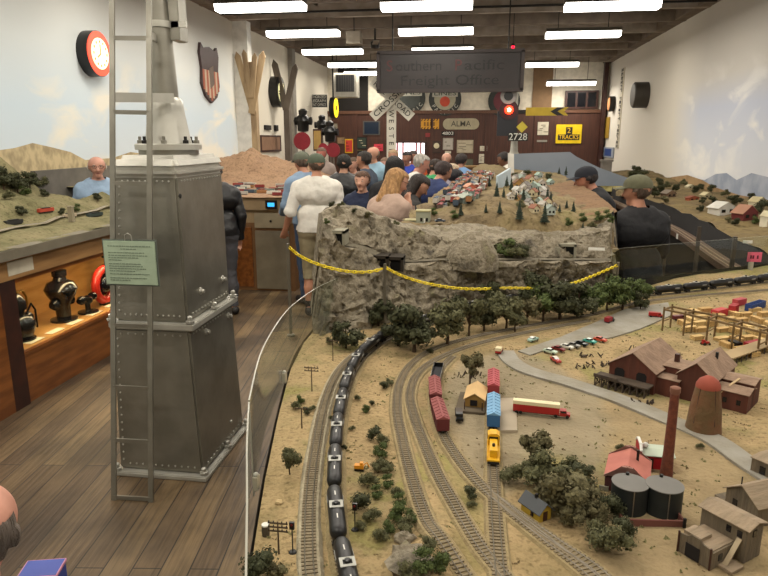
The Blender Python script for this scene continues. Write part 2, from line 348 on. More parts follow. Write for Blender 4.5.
# ============================================================ SIGNAL TOWER
t = thing('signal_tower_base', 'tall silver riveted two-tier steel signal base with round pole, left of the layout', 'signal mast', (-1.79, 3.6, 0))
def fr(z0, a, z1, b, mb):    # frustum between two world rectangles (x0,x1,y0,y1), relative to the root
    P = []
    for z, (x0, x1, y0, y1) in ((z0, a), (z1, b)): P += [(x0+1.79, y0-3.6, z), (x1+1.79, y0-3.6, z), (x1+1.79, y1-3.6, z), (x0+1.79, y1-3.6, z)]
    mb.add(P, [(0, 3, 2, 1), (4, 5, 6, 7), (0, 1, 5, 4), (1, 2, 6, 5), (2, 3, 7, 6), (3, 0, 4, 7)]); return P
def rivets(mb, p, q, n, out, r=.0065):
    p, q = Vector(p), Vector(q)
    for i in range(n): mb.ball(p.lerp(q, (i+.5)/n)+Vector(out)*.002, r, 6, 4)
def tier(z0, a, z1, b, name):
    mb = MB(); P = [Vector(p) for p in fr(z0, a, z1, b, mb)]
    me = MB(); me.v = mb.v; me.f = mb.f; me.sm = mb.sm
    i = Vector((.03, 0, .04))
    rv = MB()
    rivets(rv, P[0]+i, P[4]+Vector((.03, 0, -.04)), 17, (0, -1, 0)); rivets(rv, P[0]+Vector((.05, 0, .04)), P[1]+Vector((-.03, 0, .04)), 11, (0, -1, 0))
    rivets(rv, P[4]+Vector((.03, 0, -.03)), P[5]+Vector((-.03, 0, -.03)), 9, (0, -1, 0))
    rivets(rv, P[5]+Vector((0, .03, -.03)), P[6]+Vector((0, -.03, -.03)), 15, (1, 0, 0)); rivets(rv, P[1]+Vector((0, .05, .04)), P[2]+Vector((0, -.03, .04)), 13, (1, 0, 0))
    o = me.build(name, M_['silver'], t, bevel=.012); rv.build('rivets', M_['silver_l'], o); return P
A0, A1 = (-2.05, -1.525, 3.25, 3.93), (-2.03, -1.565, 3.28, 3.94)
B0, B1 = (-2.015, -1.575, 3.295, 3.93), (-1.965, -1.60, 3.335, 3.98)
fm = MB(); fr(0, (-2.08, -1.49, 3.21, 3.97), .03, (-2.08, -1.49, 3.21, 3.97), fm); fm.build('base_flange', M_['silver_l'], t, bevel=.006)
P = tier(.03, A0, .90, A1, 'lower_housing'); Q = tier(.94, B0, 1.76, B1, 'upper_housing')
fm = MB(); fr(.90, (-2.045, -1.535, 3.265, 3.97), .94, (-2.045, -1.535, 3.265, 3.97), fm); fm.build('middle_flange', M_['silver_l'], t, bevel=.006)
mb = MB(); fr(1.745, (-1.985, -1.585, 3.32, 4.0), 1.81, (-1.985, -1.585, 3.32, 4.0), mb); fr(1.79, (-1.985, -1.585, 3.32, 4.0), 1.868, (-1.955, -1.61, 3.36, 3.97), mb)
mb.build('cap', M_['silver_l'], t, bevel=.025)
for (x, y, z) in ((-2.055, 3.23, .035), (-1.52, 3.25, .035), (-1.51, 3.93, .035), (-1.51, 3.6, .035), (-2.03, 3.28, .945), (-1.56, 3.29, .945), (-1.55, 3.62, .945), (-1.55, 3.93, .945)):
    MB().lathe([(.026, 0), (.026, .012), (.016, .014), (.016, .034), (.008, .04)], (x+1.79, y-3.6, z), 6, smooth=False).build('bolt', M_['silver_l'], t)
for (x, y, z) in ((-1.567, 3.50, .83), (-1.567, 3.86, .83), (-1.553, 3.72, .15), (-1.586, 3.50, 1.08), (-1.584, 3.84, 1.08)):
    MB().lathe([(.024, 0), (.022, .01), (.012, .014), (.011, .03), (.0, .033)], (x+1.79, y-3.6, z), 10, 'x').build('stud', M_['silver_l'], t)
MB().lathe([(.016, 0), (.012, .008), (0, .01)], (-1.60+1.79, 3.335-3.6+.02, 1.65), 8, 'x').build('stud', M_['dark'], t)
pc = aty(169, 150, 3.66); px_, py_ = pc.x+1.79, .06
mb = MB().lathe([(.19, 1.895), (.19, 1.925), (.18, 1.93)], (px_, py_, 0), 32); mb.build('mast_flange', M_['silver_l'], t)
for k in range(8):
    a = k*PI/4+.3; MB().lathe([(.018, 0), (.018, .018), (.01, .02), (.01, .04)], (px_+.16*math.cos(a), py_+.16*math.sin(a), 1.93), 6, smooth=False).build('flange_bolt', M_['dark'] if k % 2 else M_['silver'], t)
MB().lathe([(.17, 1.865), (.17, 1.895)], (px_, py_, 0), 28).build('mast_seat', M_['silver'], t)
MB().lathe([(.135, 1.93), (.125, 1.97), (.108, 2.08), (.10, 2.14), (.098, 2.17), (.08, 2.19)], (px_, py_, 0), 28).build('mast_casting', M_['silver_l'], t)
MB().lathe([(.076, 2.18), (.066, 2.5), (.052, 2.74), (.046, 3.6), (0, 3.62)], (px_, py_, 0), 28).build('mast_pole', M_['silver'], t)
for z in (2.58, 2.75): MB().lathe([(.072, z-.012), (.072, z+.022)], (px_, py_, 0), 24).box((px_+.09, py_, z+.005), (.14, .02, .034)).build('clamp', M_['silver_l'], t)
MB().bb((px_+.06, py_-.01, 2.50), (px_+.12, py_+.10, 3.3)).build('mechanism_plate', M_['silver'], t, bevel=.004)
# ladder standing in front of the tower
a0, b0 = atz(114, 500, 0), atz(151, 502, 0); a1, b1 = aty(112, 0, 3.36), aty(149, 0, 3.36)
d = (a1-a0); a1 = a0+d*1.45; b1 = b0+(b1-b0)*1.45
lt = thing('steel_ladder', 'narrow silver steel ladder leaning against the riveted signal base', 'ladder', a0)
for p, q in ((a0, a1), (b0, b1)): MB().bar(p-a0, q-a0, .028, .012, (0, 1, 0)).build('rail', M_['silver'], lt)
def lad(t_): return (a0.lerp(a1, t_)-a0, b0.lerp(b1, t_)-a0)
def tz(ypx):   # ladder parameter for an image row
    lo, hi = 0.0, 1.0
    for _ in range(40):
        m_ = (lo+hi)/2; v = a0.lerp(a1, m_)-Vector((0, 0, EYE)); yy = 288-F*v.dot(UP)/v.dot(FW)
        if yy > ypx: lo = m_
        else: hi = m_
    return lo
for yp in (497, 440, 387, 325, 254, 183, 112, 38, -30, -95):
    p, q = lad(tz(yp)); MB().bar(p, q, .012, .022, (0, 0, 1)).build('rung', M_['silver'], lt)
p, q = lad(tz(97)); mx_ = (-1.79+px_, 3.6+py_)
MB().bar(p+Vector((-.02, .02, 0)), Vector((mx_[0]+.1, mx_[1]-.1, (p+a0).z+.01))-a0, .01, .05, (0, 0, 1)).build('stay_bar', M_['silver_l'], lt)
p, q = lad(tz(34)); MB().bar(q, Vector((mx_[0], mx_[1]-.06, (q+a0).z+.02))-a0, .01, .04).build('stay_bar', M_['silver_l'], lt)
# green notice hung on the ladder
p, q = lad(tz(263)); c = aty(130.5, 263, (p+a0).y-.035)
sg = thing('notice_board', 'pale green printed notice board hanging from the ladder', 'sign', c)
GR = mat('pale_green_card', 'a3b59c', .8)
MB().box((0, 0, 0), (.29, .008, .235)).build('card', GR, sg, bevel=.002)
MB().box((0, .006, 0), (.305, .006, .25)).build('backing', mat('grey_green', '5a6158', .8), sg)
GI = mat('green_ink', '6c7a6a', .9)
R.seed(3)
for i, (n_, z) in enumerate(((1, .09), (.4, .075), (.85, .055), (.95, .04), (.7, .028), (.3, .015), (.75, -.005), (.8, -.018), (.9, -.031), (.6, -.044), (.95, -.06), (.9, -.082), (.5, -.094))):
    mb = MB(); x = -.12 if i > 1 else -.12*n_
    x1 = x+.24*n_
    while x < x1-.008:
        L = R.uniform(.006, .02); mb.bb((x, -.0052, z-.002), (min(x+L, x1), -.004, z+.0025)); x += L+.004
    mb.build('text_line', GI, sg)
MB().tube([(-.02, 0, .12), (-.018, -.004, .15), (0, -.004, .16), (.018, -.004, .15), (.02, 0, .12)], .002, 6).build('wire_hook', M_['silver_l'], sg)

# ============================================================ LEFT DISPLAY CASE AND LAYOUT
XF = -3.3
t = thing('display_case', 'glossy oak display case lit inside, under the left layout', 'display case', (XF, 5.4, 0))
def cb(mb, a, b): return mb.bb((a[0]-XF, a[1]-5.4, a[2]), (b[0]-XF, b[1]-5.4, b[2]))
Y0, Y1 = 4.0, 7.2
OKM = mat('glossy_oak', '8a5428', .28, 0, '6b3d1b', 3, .05, stretch=(6, .8, 6)); OKL = mat('light_oak', 'b98a4c', .5, 0, 'a5763b', 3, stretch=(1, 1, 6))
cb(MB(), (XF, Y0, .0), (XF-.03, Y1, .385)).build('base_panel', OKM, t)
cb(MB(), (XF+.02, Y0-.03, 0), (XF-.75, Y0+.13, 1.0)).build('side_panel', M_['dwood'], t)
cb(MB(), (XF+.02, Y1-.05, 0), (XF-.75, Y1, 1.0)).build('side_panel', M_['dwood'], t)
cb(MB(), (XF-.03, Y0+.13, .38), (XF-.6, Y1-.05, .40)).build('shelf', OKL, t)
cb(MB(), (XF-.6, Y0+.13, .40), (XF-.63, Y1-.05, .97)).build('back_panel', OKL, t)
cb(MB(), (XF+.015, Y0+.13, .375), (XF-.03, Y1-.05, .40)).build('sill', OKM, t)
cb(MB(), (XF+.0, Y0-.03, .93), (XF-.75, Y1, .97)).build('top_panel', OKM, t)
cb(MB(), (XF+.03, Y0-1.9, .97), (XF, Y1+.6, 1.13)).build('fascia', mat('fascia_tan', 'a67e4e', .55, 0, '8f6a3f', 3, stretch=(3, .6, 6)), t)
cb(MB(), (XF-.02, Y0+.13, .40), (XF-.026, Y1-.05, .93)).build('glass_pane', GLASS, t)
cb(MB(), (XF-.08, Y0+.2, .91), (XF-.12, Y1-.1, .929)).build('case_lamp', mat('warm_tube', 'ffd9a0', .5, emit=3), t)
ld = bpy.data.lights.new('case_light', 'AREA'); ld.shape = 'RECTANGLE'; ld.size = .04; ld.size_y = Y1-Y0-.5; ld.energy = 16; ld.color = (1, .72, .4)
lo = bpy.data.objects.new('case_light', ld); C.objects.link(lo); lo.parent = t; lo.location = (-.1, .2, .90)
MB().bb((XF+.034, 4.06, 1.0), (XF+.03, 4.33, 1.1)).build('label_card', M_['paper'], None)
o = C.objects[-1]; tag(o, 'blank grey label card on the wood fascia at the left layout corner', 'label')
cb(MB(), (XF+.02, 2.4, 0), (XF-.1, Y0-.03, .97)).build('end_panel', OKM, t)
# exhibits
BG = mat('black_gloss', '17171a', .18, .3); RG = mat('red_gloss', 'c02a1c', .35)
def exhibit(name, lab, cat, X, Y, prof, s=1.0, extra=None):
    t = thing(name, lab, cat, (X, Y, .40)); MB().lathe([(r*s, h*s) for r, h in prof], n=20).build('body', BG, t)
    mb = MB().lathe([(.115*s, 0), (.115*s, .02*s), (.06*s, .03*s)], n=16); mb.build('foot', BG, t)
    for sy in (-1, 1): MB().lathe([(.045*s, 0), (.05*s, .03), (.035*s, .05), (.03*s, .06)], (0, 0, 0), 12, 'y', M=Matrix.Translation((0, sy*.0, .17*s)) @ Matrix.Scale(sy, 4, (0, 1, 0)) @ Matrix.Translation((0, .085*s, 0))).build('flanged_port', BG, t)
    return t
t = exhibit('air_valve', 'black cast valve nearest the left end of the display case', 'valve', XF-.22, 4.42, [(.09, .02), (.12, .1), (.13, .14), (.10, .2), (.05, .22), (.05, .25), (.07, .27), (.07, .33), (.04, .38), (.02, .4)], .95)
MB().tube([(0, .1, .2), (0, .16, .26), (0, .2, .2), (0, .2, .05)], .008, 8).build('pipe', BG, t)
t = exhibit('whistle_valve', 'tall black cast valve with wide shoulders in the middle of the display case', 'valve', XF-.24, 5.0, [(.06, .02), (.065, .15), (.12, .24), (.14, .29), (.11, .35), (.06, .37), (.05, .40), (.062, .41), (.062, .46), (.02, .47)], .98)
t = exhibit('governor_valve', 'black cast valve with brass top behind the red ring', 'valve', XF-.4, 6.05, [(.07, .02), (.09, .1), (.12, .2), (.1, .3), (.05, .33), (.05, .38), (.08, .4), (.07, .46), (.02, .5)], .95)
t = exhibit('pressure_gauge', 'small silver-topped black gauge beside the red ring', 'gauge', XF-.18, 5.27, [(.03, .02), (.03, .1), (.06, .13), (.06, .18), (.02, .2)], .8)
t = thing('red_ring_valve', 'red ring-shaped casting with black hub in the display case', 'valve', (XF-.2, 5.6, .40))
MB().tube([(0, .15*math.cos(a), .19+.15*math.sin(a)) for a in [k*PI/14 for k in range(28)]], .04, 10, True).build('ring', RG, t)
MB().ball((0, 0, .19), (.06, .085, .085)).build('hub', BG, t); MB().bb((-.03, -.07, 0), (.03, .07, .03)).build('foot', BG, t)
for k in range(3):
    a = k*2*PI/3; MB().cyl((0, .06*math.cos(a), .19+.06*math.sin(a)), (0, .13*math.cos(a), .19+.13*math.sin(a)), .012, n=8).build('spoke', BG, t)
t = thing('brass_pipe_loop', 'thin bent brass pipe loop behind the valves in the case', 'pipe', (XF-.45, 4.75, .40))
MB().tube([(0, -.06, 0), (0, -.06, .25), (0, -.02, .31), (0, .04, .31), (0, .08, .25), (0, .08, 0)], .01, 8).build('tube', mat('brass', '9a7a3c', .3, .9), t)
for i, Y in enumerate((4.42, 4.68, 4.95, 5.25, 5.55, 5.85)):
    o = MB().box((XF-.11, Y, .404), (.07, .17, .004)).build('exhibit_card', mat('white_card', 'ece2c8', .8)); tag(o, 'white caption card on the case shelf, %s from the left end' % ordn[i], 'card', 'caption cards along the case shelf')

TER = dict()
def terrain_mat(name, stops, s1=2.5, s2=40, bump=.5, rough=.95):
    m = bpy.data.materials.new(name); m.use_nodes = True; nt = m.node_tree; N = nt.nodes; L = nt.links; b = N['Principled BSDF']; b.inputs['Roughness'].default_value = rough
    b.inputs['Specular IOR Level'].default_value = .15
    tc = N.new('ShaderNodeTexCoord'); n = N.new('ShaderNodeTexNoise'); n.inputs['Scale'].default_value = s1; n.inputs['Detail'].default_value = 9; n.inputs['Roughness'].default_value = .62
    L.new(tc.outputs['Object'], n.inputs['Vector']); col = ramp(nt, n.outputs[0], stops)
    n2 = N.new('ShaderNodeTexNoise'); n2.inputs['Scale'].default_value = s2; n2.inputs['Detail'].default_value = 6; L.new(tc.outputs['Object'], n2.inputs['Vector'])
    mx = N.new('ShaderNodeMix'); mx.data_type = 'RGBA'; mx.blend_type = 'MULTIPLY'; mx.inputs[0].default_value = .8; L.new(col, mx.inputs[6])
    L.new(ramp(nt, n2.outputs[0], [(.3, (.42, .40, .36)), (.5, (1, 1, 1)), (.75, (.7, .68, .64))]), mx.inputs[7]); L.new(mx.outputs[2], b.inputs['Base Color'])
    bp = N.new('ShaderNodeBump'); bp.inputs['Strength'].default_value = bump; bp.inputs['Distance'].default_value = .01; L.new(n2.outputs[0], bp.inputs['Height']); L.new(bp.outputs[0], b.inputs['Normal'])
    return m
SAND = terrain_mat('sandy_ground', [(.28, '7f7150'), (.4, '907e5b'), (.48, 'a48e69'), (.55, '93835f'), (.6, '8a8252'), (.7, '9c8961')], 3.2, 75, .5)
ROCK = terrain_mat('grey_rock', [(.3, '57524a'), (.42, '807868'), (.5, '968d7b'), (.58, '797060'), (.7, '8a8468')], 9, 70, 1.0)
HILL = terrain_mat('brown_hillside', [(.3, '5e5240'), (.45, '7a6b51'), (.55, '877859'), (.7, '706a42')], 3, 40, .8)
DES = terrain_mat('desert_rock', [(.3, '7f6650'), (.5, '9d8066'), (.7, '8b705a')], 2.2, 20, .6)
GRN = terrain_mat('green_slope', [(.3, '5e5c40'), (.5, '7b7556'), (.7, '8a8062')], 4, 30, .7)
def patch(name, x0, x1, y0, y1, nx, ny, hf, m, skip=None, zb=None):
    xs = [x0+(x1-x0)*i/nx for i in range(nx+1)]; ys = [y0+(y1-y0)*j/ny for j in range(ny+1)]
    mb = MB(); mb.v = [(x, y, hf(x, y)) for y in ys for x in xs]
    for j in range(ny):
        for i in range(nx):
            xm, ym = (xs[i]+xs[i+1])/2, (ys[j]+ys[j+1])/2
            if skip and skip(xm, ym): continue
            k = j*(nx+1)+i; mb.f.append((k, k+1, k+nx+2, k+nx+1)); mb.sm.append(True)
    return mb
def sstep(a, b, x): t_ = max(0, min(1, (x-a)/(b-a))); return t_*t_*(3-2*t_)
def hL(x, y):
    u = (-3.2-x)
    z = 1.20+.015*fbm(x, y, 0, 3)
    if y < 7.9:
        z += .20*sstep(.45, .85, u)+.06*fbm(x, y, 2, 2.2)*sstep(.2, .6, u)
        z += (.30+.1*fbm(x, y, 5, 3))*sstep(1.0, 1.3, u)*(1-sstep(5.6, 6.3, y))
        z += .03*sstep(.15, .3, u)
    if y > 7.2:
        k = sstep(7.2, 8.2, y); z = z*(1-k)+(1.25+.01*fbm(x, y, 0, 5))*k
        m = .60*math.exp(-((x+4.55)/.6)**2-((y-11.6)/.8)**2)+.62*math.exp(-((x+3.95)/.45)**2-((y-11.7)/.7)**2)+.42*math.exp(-((x+3.25)/.45)**2-((y-11.6)/.7)**2)+.16*math.exp(-((x+2.7)/.3)**2-((y-11.3)/.5)**2)
        m = .74*(1-math.exp(-1.5*max(0, m)))*(1+.22*fbm(x, y, 1, 2.8)); z += max(0, m-.06)
    return z
t = thing('left_layout_scenery', 'model railway layout of grass slopes and desert mountains along the left wall', 'model railway layout', (0, 0, 0))
patch('g', XL+.02, -3.2, 2.3, 7.9, 44, 120, hL, None, skip=lambda x, y: x < -3.93 and 5.95 < y < 7.0).build('grass_slope', GRN, t)
patch('g', XL+.02, -2.25, 7.9, 13.2, 70, 110, hL, None).build('desert_ground', DES, t)
mb = MB(); mb.bb((XF-.0, 2.3, 1.13), (-3.19, 7.9, 1.2)); mb.build('table_edge', mat('edge_grey', '77705f', .8), t)
mb = MB(); mb.bb((XF-.65, 2.4, .97), (XF-.0, 7.2, 1.12)); mb.build('table_frame', M_['dwood'], t)
mb = MB(); mb.bb((-4.84, 13.2, .9), (-2.25, 8.0, 1.2)); mb.build('table_frame', M_['tan'], t)
MB().bb((-4.80, 6.5, 1.1), (-4.74, 9.0, 1.62)).build('dam_wall', mat('dam_grey', '6c675f', .9, 0, '5e5a53', 4), t)
mb = MB()
rows_ = []
for i in range(26):
    u = i/25; y = 3.0+u*3.3; rows_.append([(XL+.03+.28*(1-v/8)**1.4+.10*fbm(y, v*.2, 3, 2.4), y, 1.2+.42*v/8+.03*fbm(y, v, 1, 3)) for v in range(9)])
mb.grid(rows_); mb.build('rock_face', ROCK, t)
# cabinets under the jog
t = thing('control_cabinet', 'tan cabinet with steel door under the far left layout edge', 'cabinet', (-2.65, 8.0, 0))
MB().bb((-1.9, .0, .0), (.36, 1.2, .9)).build('body', mat('cabinet_brown', '7a5634', .6), t)
a = aty(255, 228, 7.98); b = aty(290, 290, 7.98)
MB().bb((-.15, -.03, .03), (.30, .0, .80)).build('steel_door', mat('galvanised', '96907f', .45, .5, '857f70', 4), t)
d_ = MB().bb((-.15, -.03, .84), (.30, 0, 1.03)).build('drawer', mat('drawer_cream', '9c8f74', .6), t); MB().ball((.07, -.045, .93), .015).build('knob', M_['dark'], d_)
MB().bb((-.6, -.015, .05), (-.2, .0, .84)).build('wood_door', OKM, t)
MB().bb((-1.9, -.05, 1.07), (.40, .0, 1.24)).build('apron', M_['tan'], t)
for x in (.02, .22):
    f_ = MB().bb((x, -.075, 1.09), (x+.15, -.05, 1.20)).build('meter', M_['black'], t); MB().bb((x+.03, -.078, 1.12), (x+.12, -.075, 1.17)).build('blue_display', mat('blue_led', '3aa8e8', .4, emit=1.3), f_)
# simple model helpers --------------------------------------------------------------
def hstreet(name, lab, cat, grp, x, y, z, rz, w_, d_, h_, rh, wm, rm):
    t = thing(name, lab, cat, (x, y, z), rz, grp)
    MB().prism([(-w_/2, 0), (w_/2, 0), (w_/2, h_), (0, h_+rh), (-w_/2, h_)], -d_/2, d_/2, 'y').build('walls', wm, t)
    mb = MB(); e = .12*w_; k = rh/(w_/2)
    for s in (-1, 1): mb.prism([(0, h_+rh+.002), (s*(w_/2+e), h_-e*k+.002), (s*(w_/2+e), h_-e*k+.006), (0, h_+rh+.007)], -d_/2-.004, d_/2+.004, 'y')
    mb.build('roof', rm, t)
    for s in (-.5, .5):
        mb = MB(); mb.bb((s*w_*.5-.12*w_, -d_/2-.002, h_*.35), (s*w_*.5+.12*w_, -d_/2+.001, h_*.75)); mb.build('window', M_['glassw'], t)
    return t
# ============================================================ NEAR LAYOUT
ZN = 1.12
LEFT = [(-.28, .6), (-.385, .95), (-.435, 1.15), (-.495, 1.4), (-.58, 1.8), (-.65, 2.17), (-.685, 2.5), (-.69, 3.2)]
BACK = [(-.69, 3.2), (-.3, 3.45), (.85, 3.66), (1.15, 3.90), (1.95, 4.42), (2.75, 4.95)]
def interp(P, y, k=1):
    for a, b in zip(P, P[1:]):
        if a[k] <= y <= b[k]: return a[1-k]+(b[1-k]-a[1-k])*(y-a[k])/(b[k]-a[k]+1e-9)
    return P[0][1-k] if y < P[0][k] else P[-1][1-k]
def xl(y): return interp(LEFT, y) if y < 3.2 else interp(BACK, y)
def hN(x, y):
    z = ZN+.004*fbm(x, y, 0, 4)
    if y > 2.6:
        yb = interp(BACK, x, 0); d_ = yb-y
        if x > .8: z += .03*(1-sstep(.04, .26, d_))*(1+.3*fbm(x, y, 2, 3))*sstep(.9, 1.3, x)
    # small rocky rise at the front between the tracks
    gx, gy = x+.06, y-1.12
    z += .03*math.exp(-(gx/.035)**2-(gy/.13)**2)
    if x < -.3 and y < 2.7:
        z += .006*math.exp(-((x-xl(y)-.1)/.08)**2)
    return z
def G(px, py, dz=0.0):
    p = atz(px, py, ZN); return Vector((p.x, p.y, hN(p.x, p.y)+dz))
lay = thing('near_layout', 'large sandy model railway layout table filling the right foreground', 'model railway layout', (0, 0, 0))
rows_ = []
for j in range(150):
    y = .6+4.35*j/149; a_ = xl(y); rows_.append([(a_+(2.75-a_)*i/130, y, hN(a_+(2.75-a_)*i/130, y)) for i in range(131)])
def poly_mask(P, x, y, soft):
    ins = False; dm = 9
    for (x0, y0), (x1, y1) in zip(P, P[1:]+P[:1]):
        if (y0 > y) != (y1 > y) and x < (x1-x0)*(y-y0)/(y1-y0)+x0: ins = not ins
        L2_ = (x1-x0)**2+(y1-y0)**2; t_ = max(0, min(1, ((x-x0)*(x1-x0)+(y-y0)*(y1-y0))/L2_)); dm = min(dm, math.hypot(x-x0-t_*(x1-x0), y-y0-t_*(y1-y0)))
    return sstep(-soft, soft, (dm if ins else -dm)+.02*fbm(x, y, 3, 14))
YARD = [tuple(atz(x, y, ZN)[:2]) for x, y in [(462, 362), (503, 350), (545, 360), (600, 393), (612, 440), (598, 475), (545, 450), (522, 470), (500, 500), (470, 480), (455, 440), (440, 410), (446, 378)]]
MOSSP = [tuple(atz(x, y, ZN)[:2]) for x, y in [(448, 455), (470, 470), (487, 520), (500, 576), (470, 570), (455, 520)]]
DRYP = [tuple(atz(x, y, ZN)[:2]) for x, y in [(610, 385), (700, 425), (768, 470), (768, 600), (600, 600), (590, 540), (640, 450), (600, 420)]]
ter = MB().grid(rows_).build('sandy_terrain', SAND, lay)
for nm_, PP, sf in (('yard', YARD, .035), ('moss', MOSSP, .03), ('dry', DRYP, .06)):
    at_ = ter.data.attributes.new(nm_, 'FLOAT', 'POINT'); at_.data.foreach_set('value', [poly_mask(PP, v.co.x, v.co.y, sf) for v in ter.data.vertices])
nt = SAND.node_tree; bs = nt.nodes['Principled BSDF']
for nm_, c_, k_ in (('dry', '938264', .7), ('yard', '8e836c', .85), ('moss', '8b8450', .5)):
    src = bs.inputs['Base Color'].links[0].from_socket; an = nt.nodes.new('ShaderNodeAttribute'); an.attribute_name = nm_; ml = nt.nodes.new('ShaderNodeMath'); ml.operation = 'MULTIPLY'; ml.inputs[1].default_value = k_; nt.links.new(an.outputs['Fac'], ml.inputs[0])
    n_ = nt.nodes.new('ShaderNodeTexNoise'); n_.inputs['Scale'].default_value = 14; n_.inputs['Detail'].default_value = 8; rc = ramp(nt, n_.outputs[0], [(.35, tuple(v*.72 for v in lin(c_))), (.6, lin(c_))])
    mx = nt.nodes.new('ShaderNodeMix'); mx.data_type = 'RGBA'; nt.links.new(ml.outputs[0], mx.inputs[0]); nt.links.new(src, mx.inputs[6]); nt.links.new(rc, mx.inputs[7]); nt.links.new(mx.outputs[2], bs.inputs['Base Color'])
edge = [Vector((x, y, 0)) for x, y in LEFT]; edge = smooth_path(edge, 6)
mb = MB(); mb.grid([[(p.x-.006, p.y, ZN+.005) for p in edge], [(p.x-.006, p.y, ZN-.22) for p in edge]]); mb.build('edge_fascia', mat('fascia_dark', '3f3427', .8), lay)
eb = [Vector((x, y, 0)) for x, y in BACK]
mb = MB(); mb.grid([[(p.x, p.y, ZN+.05) for p in eb], [(p.x, p.y, 0.02) for p in eb]]); mb.build('back_skirt', mat('skirt_black', '191614', .9), lay)
pl = [(p.x, p.y) for p in edge]+[(x, y) for x, y in BACK[1:]]+[(2.75, .6)]
MB().prism(pl, ZN-.22, ZN-.05, 'z').build('table_board', mat('plywood', '8a7048', .8), lay)
for x, y in ((-.3, .8), (-.5, 3.0), (1.2, .8), (2.5, .8), (2.5, 4.6), (.9, 3.5)): MB().bb((x-.04, y-.04, 0), (x+.04, y+.04, ZN-.2)).build('leg', M_['dwood'], lay)

# clear acrylic guard around the left edge: two curved panes
def pane(bot, top, name, label, th=.0035):
    """bottom and top curves with the same number of points"""
    o_ = bot[0].copy(); t = thing(name, label, 'guard screen', o_); nrm = []
    for i in range(len(bot)):
        d_ = (bot[min(i+1, len(bot)-1)]-bot[max(i-1, 0)]).normalized(); nrm.append(Vector((-d_.y, d_.x, 0))*th/2)
    mb = MB()
    for sg_ in (1, -1): mb.grid([[p+n*sg_-o_ for p, n in zip(bot, nrm)], [p+n*sg_-o_ for p, n in zip(top, nrm)]])
    mb.build('acrylic_sheet', GLASS, t, fix=False)
    mb = MB(); mb.grid([[p+n-o_ for p, n in zip(top, nrm)], [p-n-o_ for p, n in zip(top, nrm)]])
    for k in (0, -1): mb.add([bot[k]+nrm[k]-o_, bot[k]-nrm[k]-o_, top[k]-nrm[k]-o_, top[k]+nrm[k]-o_], [(0, 1, 2, 3)])
    mb.build('polished_edge', mat('acrylic_edge', 'a09e90', .3), t); return t
def even(P, n):
    P = smooth_path(P, 8); L = [0]
    for a, b in zip(P, P[1:]): L.append(L[-1]+(b-a).length)
    out = []; j = 0
    for i in range(n):
        s = L[-1]*i/(n-1)
        while j < len(P)-2 and L[j+1] < s: j += 1
        out.append(P[j].lerp(P[j+1], min(1, (s-L[j])/max(1e-9, L[j+1]-L[j]))))
    return out
ZG = 1.352
far_t = even([atz(x, y, ZG) for x, y in ((249, 400), (262, 350), (283, 315), (300, 299), (320, 286), (345, 275))], 30)
far = [Vector((p.x, p.y, ZN-.02)) for p in far_t]
near_t = even([atz(x, y, ZG) for x, y in ((246, 640), (246, 576), (247, 500), (247, 440), (249, 402))], 20)
near = [Vector((p.x-.012, p.y, ZN-.02)) for p in near_t]
pane(near, near_t, 'acrylic_guard', 'clear acrylic guard pane nearest the camera on the left layout edge')
pane(far, far_t, 'acrylic_guard', 'clear curved acrylic guard pane sweeping round the left layout edge to the rock')
for p in (far[0], far[14]):
    t = thing('pane_clamp', 'small clear clamp block joining acrylic panes, %s' % ('nearer one' if p is far[0] else 'farther one below the chain post'), 'clamp', (p.x+.008, p.y, ZN-.0))
    MB().bb((-.006, -.010, 0), (.006, .010, .035)).build('block', mat('clamp_grey', 'a9a290', .4), t); MB().ball((0, 0, .038), .007, 8, 6).build('screw', M_['silver_l'], t)
a_, b_ = atz(612, 249, 1.36), atz(800, 233, 1.36); rp_ = [Vector((a_.x+(b_.x-a_.x)*i/8, a_.y+(b_.y-a_.y)*i/8, 0)) for i in range(9)]
pane([Vector((p.x, p.y, ZN-.03)) for p in rp_], [Vector((p.x, p.y, 1.36)) for p in rp_], 'acrylic_guard', 'long straight acrylic guard pane along the far right edge behind the black train')
for (x0, y0, x1, y1, lab) in ((588, 247, 604, 250, 'white tape strip stuck on the rock end beside the black figure'), (742, 240, 751, 243, 'white tape strip on the right acrylic pane')):
    p = aty(x0, y0, rp_[0].y if x0 < 700 else rp_[6].y-.03); q = aty(x1, y1, rp_[0].y if x0 < 700 else rp_[6].y-.03)
    tag(MB().bb((p.x, p.y-.02, q.z), (q.x, p.y-.016, p.z)).build('tape_strip', M_['white']), lab, 'tape')
p = atz(754, 246, 1.34)
p = aty(748, 252, rp_[6].y-.02); q = aty(761, 262, rp_[6].y-.02)
t = thing('exit_tag', 'small pink tag with dark marks on the right guard post', 'tag', ((p.x+q.x)/2, p.y, (p.z+q.z)/2))
MB().box((0, 0, 0), (q.x-p.x, .004, p.z-q.z)).build('card', mat('pink_card', 'd8607a', .6, emit=0), t)
for dx in (-.022, -.008, .018): MB().box((dx, -.003, 0), (.010, .002, .022)).build('mark', mat('dark_red', '5a1020', .7), t)
t = thing('guard_post', 'short clear post holding the right acrylic pane under the pink tag', 'post', (aty(752, 262, rp_[6].y-.02).x, rp_[6].y-.01, ZN)); MB().bb((-.012, -.01, 0), (.012, .01, .13)).build('post', mat('clamp_grey', 'a9a290', .4), t)

